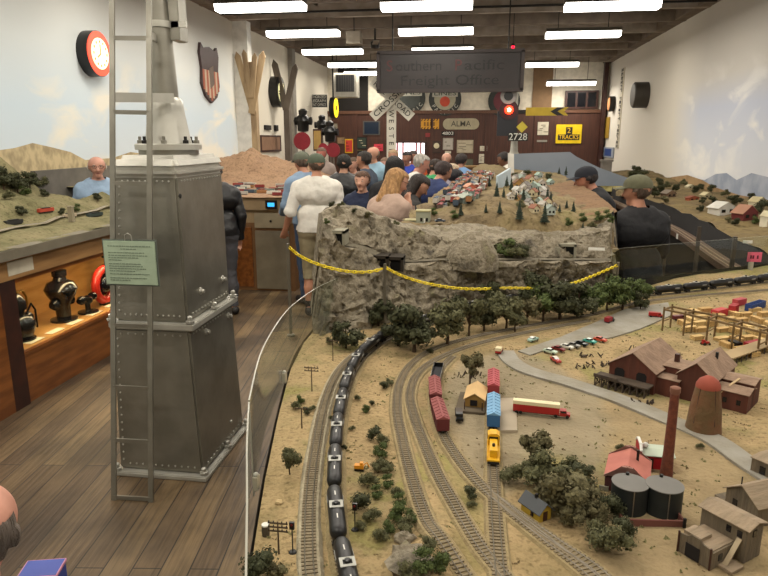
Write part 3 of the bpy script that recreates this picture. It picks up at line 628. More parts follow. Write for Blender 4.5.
# ------------------------------------------------------------ central mountain
def L3(P, dz=0): return [aty(x, y, Y)+Vector((0, 0, dz)) for x, y, Y in P]
def rsn(P, n):
    P = smooth_path(P, 6); L = [0]
    for a, b in zip(P, P[1:]): L.append(L[-1]+(b-a).length)
    out = []; j = 0
    for i in range(n):
        s = L[-1]*i/(n-1)
        while j < len(P)-2 and L[j+1] < s: j += 1
        t = (s-L[j])/max(1e-9, L[j+1]-L[j]); out.append(P[j].lerp(P[j+1], min(1, t)))
    return out
def loft(lines, n, steps, amp, freq, sharp=None, seed=0, keep=0.0):
    rows = []; Ls = [rsn(l, n) for l in lines]
    for i in range(len(Ls)-1):
        st = steps[i]
        for k in range(st if i < len(Ls)-2 else st+1):
            t = k/st; rows.append([a.lerp(b, t) for a, b in zip(Ls[i], Ls[i+1])])
    out = []
    for r in rows:
        q = []
        for p in r:
            v = Vector((noise.fractal(p*freq+Vector((seed, 0, 0)), 1, 2, 5), noise.fractal(p*freq+Vector((9, seed, 3)), 1, 2, 5), noise.fractal(p*freq+Vector((4, 7, seed)), 1, 2, 5)))
            rd = 1-2*abs(noise.noise(p*freq*3.3+Vector((seed, 1, 5)))); rd2 = noise.noise(p*freq*9)
            q.append(p+v*amp+Vector((rd*.3, -rd*.55+rd2*.15, rd*.15))*amp*(1 if amp > .012 else .2))
        out.append(q)
    return out
mt = thing('rock_mountain', 'grey rocky model mountain with ledges and tunnels in the middle of the layout', 'model mountain', (0, 0, 0))
Abase = [atz(x, y, ZN-.01) for x, y in ((320, 338), (350, 333), (400, 322), (450, 313), (500, 305), (560, 298), (608, 291))]
Btop = L3([(321, 232, 2.70), (328, 240, 2.72), (338, 247, 2.78), (356, 250, 2.84), (372, 257, 2.90), (400, 264, 3.0), (450, 262, 3.13), (520, 262, 3.32), (580, 262, 3.52), (609, 262, 3.62)])
Cback = [p+Vector((.03, .11, 0)) for p in Btop]
Dtop = L3([(320, 213, 3.0), (340, 206, 3.0), (360, 211, 3.03), (380, 219, 3.08), (400, 226, 3.14), (430, 234, 3.27), (450, 239, 3.35), (520, 238, 3.52), (570, 236, 3.70), (609, 231, 3.82)])
low = loft([Abase, Btop], 150, [30], .03, 9)
mb = MB(); mb.grid(low)
led = loft([Btop, Cback], 150, [3], .004, 9); mb.grid([low[-1]]+led[1:])
up = loft([Cback, Dtop], 150, [16], .022, 11, seed=3); mb.grid([led[-1]]+up[1:])
# lobe top and its back
Eb = L3([(318, 212, 3.25), (345, 205, 3.3), (375, 215, 3.35), (400, 222, 3.45), (430, 226, 3.55), (470, 224, 3.8), (520, 226, 3.85), (570, 228, 3.95), (612, 219, 4.03)])
tp = loft([Dtop, Eb], 150, [6], .02, 8, seed=5); mb.grid([up[-1]]+tp[1:])
Es = [p+Vector((-.02, .03, -.6)) for p in Eb]
bk = loft([Eb, Es], 150, [6], .02, 6, seed=5); mb.grid([tp[-1]]+bk[1:])
# left and right ends
def endcap(idx, sgn):
    r_ = [q[idx] for q in low]+[q[idx] for q in led[1:]]+[q[idx] for q in up[1:]]+[q[idx] for q in tp[1:]]
    base = [Vector((p.x+sgn*.01, p.y, ZN-.15)) for p in r_]; mb.grid([r_, [a.lerp(b, .5)+Vector((sgn*(.03+.02*N3(a.y, a.z, 0, 9)), 0, 0)) for a, b in zip(r_, base)], base])
endcap(0, -1); endcap(-1, 1)
mb.build('rock_body', ROCK, mt)
# tunnel portals: dark recess boxes with stone frames
def portal(a, b, Y, lab, m, par=mt):
    p, q = aty(a[0], a[1], Y), aty(b[0], b[1], Y)
    f = MB(); f.bb((p.x-.012, p.y-.02, q.z-.004), (p.x, p.y+.08, p.z+.012)); f.bb((q.x, p.y-.02, q.z-.004), (q.x+.012, p.y+.08, p.z+.012)); f.bb((p.x-.012, p.y-.02, p.z), (q.x+.012, p.y+.08, p.z+.014))
    o = f.build('tunnel_portal', m, par); MB().bb((p.x, p.y-.004, q.z-.004), (q.x, p.y+.075, p.z)).build('tunnel_mouth', mat('tunnel_black', '0c0a08', 1), o); return o
CONC = mat('concrete', '8a8674', .85)
portal((331, 233), (343, 244), 2.80, '', CONC)
portal((376, 258), (386, 266), 2.93, '', mat('timber_dark', '2c2418', .9)); portal((386, 259), (401, 270), 2.955, '', mat('timber_dark', '2c2418', .9))
portal((560, 246), (573, 259), 3.60, '', CONC)
p, q = aty(528, 247, 3.56), aty(559, 262, 3.56); MB().bb((p.x, p.y-.01, q.z), (q.x, p.y+.02, p.z)).build('concrete_wall', CONC, mt)
# ledge deck strip
o = MB(); c1 = [a.lerp(b, .25)+Vector((0, 0, .006)) for a, b in zip(Btop, Cback)]; c2 = [a.lerp(b, .8)+Vector((0, 0, .006)) for a, b in zip(Btop, Cback)]
o.grid([rsn(c1, 60), rsn(c2, 60)]); o.build('ledge_trackbed', mat('ledge_grey', '6d6655', .9), mt)
# dome rock
dc = aty(472, 262, 3.14)
mb = MB(); rows_ = []
for i in range(26):
    ph = PI/2*i/25; rows_.append([(dc.x+.135*math.cos(ph)*math.cos(2*PI*k/60), dc.y+.06+.12*math.cos(ph)*math.sin(2*PI*k/60), dc.z-.04+.185*math.sin(ph)*(1+.05*N3(i*.3, 2))) for k in range(61)])
mb.grid(rows_)
for i, v in enumerate(mb.v):
    n_ = noise.fractal(Vector(v)*14, 1, 2, 4)*.008; mb.v[i] = (v[0]+n_, v[1]+n_, v[2]+n_)
mb.build('dome_rock', ROCK, mt)

# ------------------------------------------------------------ plateau with yard and town
E2 = L3([(400, 227, 3.42), (440, 226, 3.6), (475, 222, 3.8), (510, 221, 3.82), (545, 224, 3.85), (580, 226, 3.95), (611, 219, 4.05)])
F_ = L3([(410, 215, 4.2), (440, 211, 4.4), (475, 205, 4.5), (505, 205, 4.5), (535, 207, 4.6), (575, 212, 4.6), (613, 211, 4.45)])
G_ = L3([(430, 198, 5.2), (452, 196, 5.3), (480, 193, 5.3), (510, 193, 5.3), (535, 194, 5.3), (570, 199, 5.3), (605, 201, 5.2)])
H_ = L3([(447, 186, 6.6), (465, 184, 6.6), (488, 182, 6.6), (510, 184, 6.6), (530, 185, 6.6), (556, 187, 6.6), (588, 190, 6.3)])
I_ = L3([(464, 175, 8.6), (474, 174, 8.6), (494, 173, 8.6), (512, 177, 8.6), (528, 177, 8.6), (550, 178, 8.6), (572, 181, 8)])
J_ = L3([(480, 164, 12.5), (487, 164, 12.5), (500, 165, 12.5), (516, 170, 11), (530, 171, 11), (545, 172, 11), (560, 174, 11)])
pt_ = thing('plateau_layout', 'raised middle layout section with hill, town ground and rail yard', 'model railway layout', (0, 0, 0))
E1 = [p+Vector((0, -.22, -.16)) for p in E2]
tpn = loft([E1, E2, F_, G_, H_, I_, J_], 110, [6, 26, 14, 10, 8, 8], .026, 6, seed=2)
for (hx, hy, ha, hr) in ((490, 219, .055, .26), (462, 222, .03, .2), (540, 226, .035, .22), (515, 214, .03, .2), (590, 224, .02, .15)):
    c_ = aty(hx, hy, 3.95 if hx < 560 else 4.0)
    for r in tpn[5:]:
        for q in r: q.z += ha*math.exp(-((q.x-c_.x)**2+((q.y-c_.y-.12)*.8)**2)/hr**2)
# a low rocky crest in front of the yard
for r in tpn[8:36]:
    for q in r[12:100]:
        q.z += .02*max(0, N3(q.x, q.y, 0, 6))
mb = MB(); mb.grid(tpn); mb.build('hill_ground', HILL, pt_)
mb = MB(); L_ = [r[0] for r in tpn]; mb.grid([L_, [Vector((p.x-.02, p.y, p.z-.3)) for p in L_]]); mb.build('side_fascia', mat('skirt_black', '191614', .9), pt_)
mb = MB(); L_ = [r[-1] for r in tpn]; mb.grid([L_, [Vector((p.x+.03, p.y, p.z-.12)) for p in L_], [Vector((p.x+.05, p.y+.0, .02)) for p in L_]]); mb.build('side_skirt', mat('skirt_black', '191614', .9), pt_)
MB().bb((-.25, 4.2, .0), (-.17, 4.3, 1.15)).build('leg', M_['dwood'], pt_); MB().bb((.5, 9.9, .0), (.58, 10, 1.2)).build('leg', M_['dwood'], pt_)
# the brown bare slope on the aisle side
S0 = L3([(545, 187, 6.4), (560, 203, 5.2), (573, 214, 4.6), (590, 226, 4.1)], .012)
S1 = L3([(572, 182, 7.4), (590, 192, 6.0), (605, 203, 5.0), (617, 214, 4.35)], .02)
sl = loft([S0, S1], 30, [12], .008, 7); sk = [Vector((p.x+.03, p.y, .03)) for p in sl[-1]]
mb = MB(); mb.grid(sl); mb.grid([sl[-1], sk]); mb.build('bare_slope', terrain_mat('bare_brown', [(.3, '5f4c3a'), (.5, '84694f'), (.7, '735a45')], 5, 40, .9), pt_)
def hp(px, Yd):      # ground of the plateau under a pixel column at depth Yd
    best = None
    for r in tpn:
        for q in r:
            pass
    return best
PTS = [q for r in tpn for q in r]
def onplat(px, py, dz=0):     # nearest plateau vertex to a pixel
    d = ray(px, py).normalized(); o_ = Vector((0, 0, EYE)); best = min(PTS, key=lambda q: ((q-o_)-d*((q-o_).dot(d))).length/max(1, (q-o_).length))
    return best+Vector((0, 0, dz))

# ------------------------------------------------------------ roads and yards
def ribbon(pts, w_, name, m, label, cat, dz=.004, dens=None, closed_poly=False):
    P = smooth_path([G(*p) for p in pts], 8); mb = MB(); A_, B_ = [], []
    for i, p in enumerate(P):
        d_ = (P[min(i+1, len(P)-1)]-P[max(i-1, 0)]); d_.z = 0; d_.normalize(); n_ = Vector((-d_.y, d_.x, 0)); ww = w_[0]+(w_[1]-w_[0])*i/(len(P)-1) if isinstance(w_, tuple) else w_
        A_.append(p+n_*ww/2+Vector((0, 0, dz))); B_.append(p-n_*ww/2+Vector((0, 0, dz)))
    lo = [q-Vector((0, 0, .012)) for q in A_]; lo2 = [q-Vector((0, 0, .012)) for q in B_]
    mb.grid([lo, A_, B_, lo2]); o = mb.build(name, m); o['kind'] = 'structure' if cat is None else 'thing'
    if cat: del o['kind']; tag(o, label, cat)
    return o
ROAD = mat('road_grey', '8f8b80', .9, 0, '827c6d', 9, .2, 60); DIRT = mat('packed_dirt', 'a5967a', .95, 0, '978868', 6, .2, 60)
def area(px, name, m, label, cat, dz=.003):
    P = [G(*p, dz) for p in px]; mb = MB(); n = len(P); mb.add(P+[p-Vector((0, 0, .01)) for p in P], [tuple(range(n))]+[(i, (i+1) % n, n+(i+1) % n, n+i) for i in range(n)])
    return tag(mb.build(name, m), label, cat)
area([(598, 322), (625, 310), (668, 303), (672, 316), (640, 330), (612, 338), (560, 346), (530, 356), (518, 352), (560, 338)], 'paved_lot', ROAD, 'pale grey paved lot in front of the timber crane', 'paved lot', .005)
ribbon([(505, 352), (512, 362), (530, 372), (570, 384), (620, 401), (665, 419), (712, 440), (745, 462), (780, 485)], .07, 'curving_road', ROAD, 'grey model road curving past the sawmill toward the lower right', 'road', .007)

# ------------------------------------------------------------ tracks
TIE = mat('tie_brown', '7d7059', .9); BAL = mat('ballast_grey', '9f957d', .95, 0, '8d836c', 60, .3, 120); BAL2 = mat('ballast_brown', '93835f', .95, 0, '857553', 60, .3, 120)
TRACKS = {}
def track(name_key, pts, label, bal=BAL, bw=.042, gauge=.0165, raised=.006, step=.011):
    P = smooth_path([G(*p) for p in pts], 10); P = resample(P, .02); TRACKS[name_key] = P
    o0 = P[0].copy(); t = thing('model_track', label, 'model track', o0); r0 = []; rows_ = [[], [], [], []]; rl = ([], [])
    for i, p in enumerate(P):
        d_ = (P[min(i+1, len(P)-1)]-P[max(i-1, 0)]); d_.z = 0; d_.normalize(); n_ = Vector((-d_.y, d_.x, 0)); q = p-o0; zz = Vector((0, 0, raised))
        rows_[0].append(q+n_*(bw/2+.008)-Vector((0, 0, .004))); rows_[1].append(q+n_*bw/2+zz); rows_[2].append(q-n_*bw/2+zz); rows_[3].append(q-n_*(bw/2+.008)-Vector((0, 0, .004)))
        rl[0].append(q+n_*gauge/2+zz+Vector((0, 0, .0035))); rl[1].append(q-n_*gauge/2+zz+Vector((0, 0, .0035)))
    MB().grid(rows_, False).build('ballast', bal, t)
    mb = MB()
    for i, p in enumerate(resample(P, step)[1:-1]):
        j = min(len(P)-2, int(i*step/.02)); d_ = (P[j+1]-P[j]); mb.box(p-o0+Vector((0, 0, raised+.001)), (.006, .031, .003), math.atan2(d_.y, d_.x))
    o = mb.build('ties', TIE, t, fix=False); o['kind'] = 'stuff'
    for s in rl: MB().tube(s, .0014, 4).build('rail', M_['steel'], t, fix=False)
    return t
track('t1', [(318, 640), (312, 590), (309, 560), (310, 500), (317, 445), (325, 405), (336, 378), (350, 360), (372, 345), (395, 334), (430, 322), (475, 311)], 'empty model track left of the black tank car train')
track('t2', [(360, 640), (347, 585), (338, 540), (335, 500), (336, 460), (340, 420), (349, 385), (362, 361), (382, 344), (405, 333), (440, 322), (480, 312), (530, 303), (600, 297), (650, 297), (700, 292), (768, 283), (830, 274)], 'long model track carrying the black tank car train along the far edge', BAL2)
track('t3', [(480, 600), (464, 576), (440, 548), (426, 522), (412, 480), (402, 440), (397, 410), (400, 385), (412, 365), (435, 350), (475, 338), (530, 327), (590, 316), (640, 304), (700, 297), (768, 291), (830, 284)], 'outer model track curving from the lower middle to the far right', BAL2)
track('t4', [(520, 600), (503, 576), (478, 545), (453, 505), (437, 475), (422, 440), (413, 415), (410, 395), (418, 375), (440, 359), (478, 345), (530, 333), (590, 322)], 'inner model track beside the outer curve', BAL2)
track('t5', [(620, 610), (588, 576), (541, 539), (505, 510), (478, 485), (457, 458), (443, 435), (436, 410), (435, 390), (441, 370), (455, 356)], 'model siding with the dark red cars running to the lower right', BAL2)
track('t6', [(503, 600), (500, 576), (496, 530), (494, 490), (493, 462), (493, 430), (493, 400), (493, 378)], 'model siding under the blue boxcar and yellow engine', BAL2)
track('t7', [(640, 620), (600, 576), (560, 548), (520, 520), (490, 497)], 'short model track branching to the bottom right corner', BAL2)
area([(500, 400), (516, 400), (517, 433), (500, 433)], 'loading_ramp', mat('ramp_grey', 'a79a85', .9), 'flat grey loading ramp beside the blue boxcar', 'ramp', .008)

# ------------------------------------------------------------ rolling stock
def trucks(t, xs, m=M_['wheel']):
    for x in xs:
        mb = MB(); mb.bb((x-.014, -.012, .004), (x+.014, .012, .010)); o = mb.build('truck', m, t)
        for dx in (-.009, .009):
            for s in (-1, 1): MB().cyl((x+dx, s*.0075, .0065), (x+dx, s*.0105, .0065), .0062, n=10).build('wheel', m, o)
def place_on(P, s, zoff=.010):
    acc = 0
    for a, b in zip(P, P[1:]):
        L = (b-a).length
        if acc+L >= s: q = a.lerp(b, (s-acc)/L); return q+Vector((0, 0, zoff)), math.atan2(b.y-a.y, b.x-a.x)
        acc += L
    return None, None
TANK = mat('tank_black', '131213', .42, .0)
def tank_car():
    t = thing('tank_car', '', 'model train car', (0, 0, 0))
    L = .186; pr = [(0, -L/2), (.009, -L/2+.002), (.0155, -L/2+.008), (.018, -L/2+.018), (.018, L/2-.018), (.0155, L/2-.008), (.009, L/2-.002), (0, L/2)]
    MB().lathe(pr, (0, 0, .031), 20, 'x').build('tank', TANK, t)
    MB().bb((-L/2, -.008, .010), (L/2, .008, .014)).build('underframe', M_['wheel'], t)
    for s in (-1, 1): MB().bb((s*L/2-.004, -.014, .012), (s*L/2+.004, .014, .018)).build('end_sill', M_['wheel'], t)
    mb = MB(); mb.bb((-.014, -.015, .0485), (-.007, .015, .0497)); mb.bb((.007, -.015, .0485), (.014, .015, .0497)); mb.bb((-.014, -.015, .0485), (.014, -.009, .0497)); mb.bb((-.014, .009, .0485), (.014, .015, .0497))
    mb.build('walkway', mat('walkway_grey', 'a8a8a0', .6), t); MB().lathe([(.006, .048), (.006, .054), (.0, .056)], n=12).build('dome', M_['black'], t)
    for x in (-.045, .045):
        MB().bb((x-.008, -.0012, .0488), (x+.008, .0012, .0495)).build('white_marking', M_['white'], t)
    for s in (-1, 1): MB().bb((.03, s*.0178-.0006, .028), (.06, s*.0178+.0006, .035)).build('white_marking', mat('marking_dim', '8a8a86', .7), t)
    trucks(t, (-.065, .065)); return t
base = tank_car(); P2 = TRACKS['t2']; tot = sum((b-a).length for a, b in zip(P2, P2[1:]))
words_ = ['first', 'second', 'third', 'fourth', 'fifth', 'sixth', 'seventh', 'eighth', 'ninth', 'tenth', 'eleventh', 'twelfth', 'thirteenth', 'fourteenth', 'fifteenth', 'sixteenth', 'seventeenth', 'eighteenth', 'nineteenth', 'twentieth', 'twenty-first', 'twenty-second', 'twenty-third', 'twenty-fourth', 'twenty-fifth', 'twenty-sixth', 'twenty-seventh', 'twenty-eighth', 'twenty-ninth', 'thirtieth']
s = .13; i = 0
while s < tot-.1 and i < 30:
    q, a = place_on(P2, s); x_ = q
    v = q-Vector((0, 0, EYE)); pxx = 384+F*v.dot(RT)/v.dot(FW)
    lab = 'glossy black tank car, %s of the long train counted from the bottom edge' % words_[i]
    c = base if i == 0 else copy_thing(base)
    c.location = q; c.rotation_euler = (0, 0, a); c['label'] = lab; c['group'] = 'black tank cars of the long train'
    s += .199; i += 1
def boxcar(lab, body, roofm, pxy, rz, L=.15, name='boxcar', h=.048, zoff=.012, ribs=True):
    p = G(*pxy); t = thing(name, lab, 'model train car', (p.x, p.y, p.z+zoff-.004), rz)
    MB().bb((-L/2, -.018, .012), (L/2, .018, h)).build('body', body, t)
    mb = MB().prism([(-.020, h), (.020, h), (.004, h+.007), (-.004, h+.007)], -L/2-.001, L/2+.001, 'x')
    for k in range(7): x = -L/2+L*(k+.5)/7; mb.prism([(-.020, h+.0015), (.020, h+.0015), (.004, h+.0085), (-.004, h+.0085)], x-.001, x+.001, 'x')
    mb.bb((-L/2, -.003, h+.007), (L/2, .003, h+.009)); mb.build('roof', roofm, t)
    for s_ in (-1, 1):
        o = MB().bb((-.018, s_*.018, .014), (.018, s_*.0195, h-.003)).build('door', body, t)
        mb = MB()
        for k in range(9): x = -L/2+L*(k+.5)/9; mb.bb((x-.0006, s_*.018, .013), (x+.0006, s_*.0188, h-.001))
        mb.build('side_ribs', body, t)
    MB().bb((-L/2-.004, -.003, .008), (L/2+.004, .003, .013)).build('coupler_beam', M_['wheel'], t)
    trucks(t, (-L/2+.025, L/2-.025)); return t
def head(a, b): p, q = G(*a), G(*b); return math.atan2(q.y-p.y, q.x-p.x)
DRED = mat('oxide_red', '5a2022', .7); DRED2 = mat('oxide_lit_roof', '8a4a48', .8); PINKR = mat('faded_red_roof', 'a5484e', .7)  # oxide roof tone paler than the body, standing in for light on top
def on5(py_):   # heading along the siding at an image row
    P = TRACKS['t5']; best = min(range(1, len(P)-1), key=lambda i: abs(288-F*(P[i]-Vector((0, 0, EYE))).dot(UP)/(P[i]-Vector((0, 0, EYE))).dot(FW)-py_)); p, q = P[best-1], P[best+1]
    return P[best], math.atan2(q.y-p.y, q.x-p.x)
def put5(t, row): p, a = on5(row); t.location = p+Vector((0, 0, .006)); t.rotation_euler = (0, 0, a)
t = boxcar('dark red boxcar with roof coloured as lit, nearest of the cars on the curved siding', DRED, DRED2, (445, 430), 0, .15); put5(t, 427)
t = boxcar('dark red boxcar in the middle of the cars on the curved siding', DRED, DRED2, (437, 400), 0, .15); put5(t, 401)
t = thing('gondola', 'open black gondola car at the far end of the curved siding', 'model train car', (0, 0, 0))
mb = MB(); L = .17
mb.bb((-L/2, -.018, .010), (L/2, .018, .013)); mb.bb((-L/2, -.018, .01), (L/2, -.016, .035)); mb.bb((-L/2, .016, .01), (L/2, .018, .035)); mb.bb((-L/2, -.018, .01), (-L/2+.002, .018, .035)); mb.bb((L/2-.002, -.018, .01), (L/2, .018, .035))
mb.build('body', M_['black'], t); MB().bb((-L/2+.004, -.015, .013), (L/2-.004, .015, .020)).build('coal_load', mat('dark_load', '2a2a2e', .9), t); trucks(t, (-.06, .06)); put5(t, 381)
a6 = head((493, 440), (493, 400))
boxcar('bright blue boxcar with pale blue roof beside the freight house', mat('blue_paint', '2c5d8c', .6), mat('blue_roof', '6d9cc0', .6), (493, 422), a6, .16)
boxcar('faded red boxcar coupled beyond the blue boxcar', mat('red_box', '8c3236', .6), PINKR, (493, 393), a6, .15)
p = G(493, 457); t = thing('yellow_locomotive', 'small yellow diesel switcher locomotive in front of the blue boxcar', 'model locomotive', (p.x, p.y, p.z+.008), a6)
YL = mat('engine_yellow', 'd8a414', .5)
MB().bb((-.065, -.017, .012), (.065, .017, .018)).build('deck', YL, t); MB().bb((-.05, -.010, .018), (.018, .010, .038)).build('hood', YL, t)
MB().prism([(-.016, .018), (.016, .018), (.016, .046), (.008, .051), (-.008, .051), (-.016, .046)], .02, .05, 'x').build('cab', YL, t)
for s_ in (-1, 1): MB().bb((.026, s_*.0163-.0006, .032), (.044, s_*.0163+.0006, .043)).build('window', M_['glassw'], t)
MB().bb((.0195, -.012, .034), (.0201, .012, .043)).build('window', M_['glassw'], t)
MB().cyl((-.025, 0, .038), (-.025, 0, .045), .004, n=8).build('stack', M_['black'], t); MB().bb((-.067, -.015, .008), (-.063, .015, .014)).build('pilot', M_['wheel'], t)
for s_ in (-1, 1): MB().tube([(-.062, s_*.016, .018), (-.062, s_*.016, .028), (.018, s_*.016, .028)], .0008, 5).build('handrail', YL, t)
trucks(t, (-.04, .04))

# ------------------------------------------------------------ road vehicles
def car(lab, col, pxy, rz, L=.052, group=None, top=None, hgt=1.0):
    p = G(*pxy); t = thing('model_car', lab, 'model car', (p.x, p.y, p.z+.0035), rz, group); m = mat('car_'+col, col, .3); s_ = L/.052
    prof = [(-.026, .004), (.026, .004), (.0265, .010), (.022, .0125), (.012, .013), (-.018, .013), (-.0255, .012)]
    MB().prism([(x*s_, z*hgt) for x, z in prof], -.010, .010, 'y').build('body', m, t, bevel=.0008)
    MB().prism([(.010*s_, .0125), (-.016*s_, .0125), (-.012*s_, .018), (.004*s_, .018)], -.0086, .0086, 'y').build('windows', M_['glassw'], t)
    MB().prism([(.0045*s_, .0175), (-.0125*s_, .0175), (-.011*s_, .019), (.003*s_, .019)], -.0084, .0084, 'y').build('roof', mat('car_'+top, top, .3) if top else m, t)
    for x in (-.017, .017):
        for s2 in (-1, 1): MB().cyl((x*s_, s2*.0075, .0035), (x*s_, s2*.0105, .0035), .0042, n=10).build('wheel', M_['black'], t)
    return t
for (lab, col, px, an, top) in (
 ('white and green sedan at the left end of the parked row', 'b8c8b4', (550, 354), .15, 'dfe2dc'), ('maroon sedan second in the parked row', '6e1c1e', (558, 351.5), .15, None), ('white sedan third in the parked row', 'cfcdc2', (566.5, 349), .15, None),
 ('grey sedan fourth in the parked row', '77756d', (573.5, 347.5), .15, None), ('black sedan fifth in the parked row', '1b2224', (581, 346), .15, None), ('teal and white sedan near the right end of the parked row', '3f9a8c', (589.5, 344), .15, 'dcefe6'),
 ('orange-red sedan at the right end of the parked row', 'b8462c', (600, 342), .15, None), ('red sedan with pale roof parked alone below the row', 'a83a36', (555.5, 362.5), -.4, 'd8c8b8'), ('pale teal and white car driving on the grey road', 'a9c8bd', (533, 341.5), .4, 'f0f2ec')):
    a = head((px[0]-6, px[1]-1), (px[0]+6, px[1]+2)) if an == .15 else head((px[0]-6, px[1]-(4 if an < 0 else -2)), (px[0]+6, px[1]+(4 if an < 0 else -2)))
    car(lab, col, px, a, .056, None, top)
def truck(lab, pxy, rz, cabm, boxm, L=.09, bh=.032, topm=None, cab_l=.02, name='model_truck'):
    p = G(*pxy); t = thing(name, lab, 'model truck', (p.x, p.y, p.z+.004), rz)
    MB().bb((-L/2, -.011, .007), (L/2-cab_l, .011, bh)).build('cargo_box', boxm, t)
    if topm: MB().bb((-L/2-.0005, -.0115, bh-.010), (L/2-cab_l+.0005, .0115, bh+.001)).build('upper_box', topm, t)
    MB().prism([(L/2-cab_l+.001, .005), (L/2+.006, .005), (L/2+.006, .012), (L/2-.004, .014), (L/2-.006, .023), (L/2-cab_l+.001, .023)], -.0095, .0095, 'y').build('cab', cabm, t)
    MB().prism([(L/2-cab_l+.004, .015), (L/2-.0055, .015), (L/2-.007, .021), (L/2-cab_l+.004, .021)], -.0098, .0098, 'y').build('windows', M_['glassw'], t)
    MB().bb((-L/2, -.008, .004), (L/2, .008, .007)).build('chassis', M_['black'], t)
    for x in ([-L/2+.01, L/2-.004] if L < .1 else [-L/2+.012, -L/2+.024, L/2-cab_l-.01, L/2-.002]):
        for s2 in (-1, 1): MB().cyl((x, s2*.008, .0045), (x, s2*.0115, .0045), .0052, n=10).build('wheel', M_['black'], t)
    return t
TR_ = mat('truck_red', '9e1d1c', .4); CR_ = mat('truck_cream', 'd9cda6', .5)
truck('long red semi truck with cream upper trailer beside the loading ramp', (540, 416), head((517, 415), (562, 420)), TR_, TR_, .165, .040, CR_, .026, 'semi_truck')
truck('small red truck with cream box on the grey road bend', (499, 354), head((499, 357), (503, 351)), TR_, TR_, .05, .026, CR_, .02)
truck('dark red dump truck on the grey road near the trees', (609, 323), head((605, 325), (613, 322)), M_['black'], mat('dump_red', '8f1f26', .5), .055, .026, None, .018)
truck('dark old truck parked at the freight house platform', (459, 419), head((459, 413), (460, 424)), M_['black'], mat('truck_rust', '4a4038', .8), .06, .02, None, .024)
truck('red flatbed truck under the first timber frame', (655, 318), head((649, 318), (661, 319)), TR_, TR_, .06, .024)
truck('dark maroon truck parked beside the red flatbed', (678, 321), head((672, 322), (684, 321)), mat('maroon', '5a1a22', .5), mat('maroon', '5a1a22', .5), .06, .022)
# ============================================================ MODEL BUILDINGS
def base2(a, b, dz=0):
    p, q = G(*a), G(*b); return p, math.atan2(q.y-p.y, q.x-p.x), (Vector((q.x, q.y, 0))-Vector((p.x, p.y, 0))).length
def gable(par, x0, y0, w_, d_, z0, h_, rh, wm, rm, ridge='d', ov=.006, names=('walls', 'roof'), th=.0025):
    """front-left corner x0,y0; ridge 'd' runs away from the front, 'w' along it"""
    if ridge == 'd':
        MB().prism([(x0, z0), (x0+w_, z0), (x0+w_, z0+h_), (x0+w_/2, z0+h_+rh), (x0, z0+h_)], y0, y0+d_, 'y').build(names[0], wm, par)
        mb = MB(); c = x0+w_/2; k = rh/(w_/2)
        for s in (-1, 1): mb.prism([(c, z0+h_+rh+.0005), (c+s*(w_/2+ov), z0+h_-ov*k+.0005), (c+s*(w_/2+ov), z0+h_-ov*k+th), (c, z0+h_+rh+th+.0005)], y0-ov, y0+d_+ov, 'y')
    else:
        MB().prism([(y0, z0), (y0+d_, z0), (y0+d_, z0+h_), (y0+d_/2, z0+h_+rh), (y0, z0+h_)], x0, x0+w_, 'x').build(names[0], wm, par)
        mb = MB(); c = y0+d_/2; k = rh/(d_/2)
        for s in (-1, 1): mb.prism([(c, z0+h_+rh+.0005), (c+s*(d_/2+ov), z0+h_-ov*k+.0005), (c+s*(d_/2+ov), z0+h_-ov*k+th), (c, z0+h_+rh+th+.0005)], x0-ov, x0+w_+ov, 'x')
    return mb.build(names[1], rm, par)
def fwin(par, x, z, w_, h_, y=-.0008, name='window', m=None, frame=None):
    o = MB().bb((x-w_/2, y-.001, z-h_/2), (x+w_/2, y+.002, z+h_/2)).build(name, m or M_['glassw'], par)
    if frame:
        f = MB(); f.bb((x-w_/2-.001, y-.002, z-h_/2-.001), (x+w_/2+.001, y-.0005, z-h_/2)); f.bb((x-w_/2-.001, y-.002, z+h_/2), (x+w_/2+.001, y-.0005, z+h_/2+.001)); f.bb((x-.0004, y-.002, z-h_/2), (x+.0004, y-.0005, z+h_/2)); f.build('frame', frame, o)
    return o
def swin(par, x, y, z, w_, h_, name='window', m=None): return MB().bb((x-.001, y-w_/2, z-h_/2), (x+.001, y+w_/2, z+h_/2)).build(name, m or M_['glassw'], par)
MW = mat('mill_boards', '5b2f20', .85, 0, '4a261a', 40, .2, stretch=(1, 1, .1)); MR = mat('mill_roof', '8d7561', .9, 0, '7c6553', 30, .2, stretch=(1, 1, 1)); TMB = mat('trestle_timber', '4c4033', .9, 0, '3a3027', 30)
# sawmill
p, a, W = base2((608, 384), (653, 396)); t = thing('sawmill', 'big brown board sawmill with three gabled roofs above the road', 'model building', p, a)
gable(t, 0, 0, W, .23, 0, .080, .052, MW, MR, names=('main_walls', 'main_roof'))
for x in (W*.24, W*.72):
    o = MB().prism([(x-.017, .04), (x+.017, .04), (x+.017, .062), (x+.010, .070), (x-.010, .070), (x-.017, .062)], -.0015, .004, 'y').build('arched_door', mat('dark_inside', '120c0a', .9), t)
L2 = Vector((.215, .035, 0))
gable(t, W, .02, L2.x-W+.01, .08, 0, .062, .002, MW, MR, 'w', .004, ('link_walls', 'link_roof'))
gable(t, W, .075, L2.x-W+.01, .10, 0, .088, .004, MW, MR, 'w', .004, ('upper_link_walls', 'upper_link_roof'))
MB().bb((W+.016, .12, .085), (W+.030, .134, .122)).build('chimney', M_['dwood'], t)
wb = .112
gable(t, L2.x, L2.y, wb, .22, 0, .088, .046, MW, MR, names=('second_walls', 'second_roof'))
MB().bb((L2.x+wb*.62, .17, .10), (L2.x+wb*.62+.008, .178, .142)).build('chimney', M_['dark'], t)
gable(t, L2.x+wb, .055, .095, .08, 0, .060, .01, MW, MR, 'w', .004, ('shed_walls', 'shed_roof'))
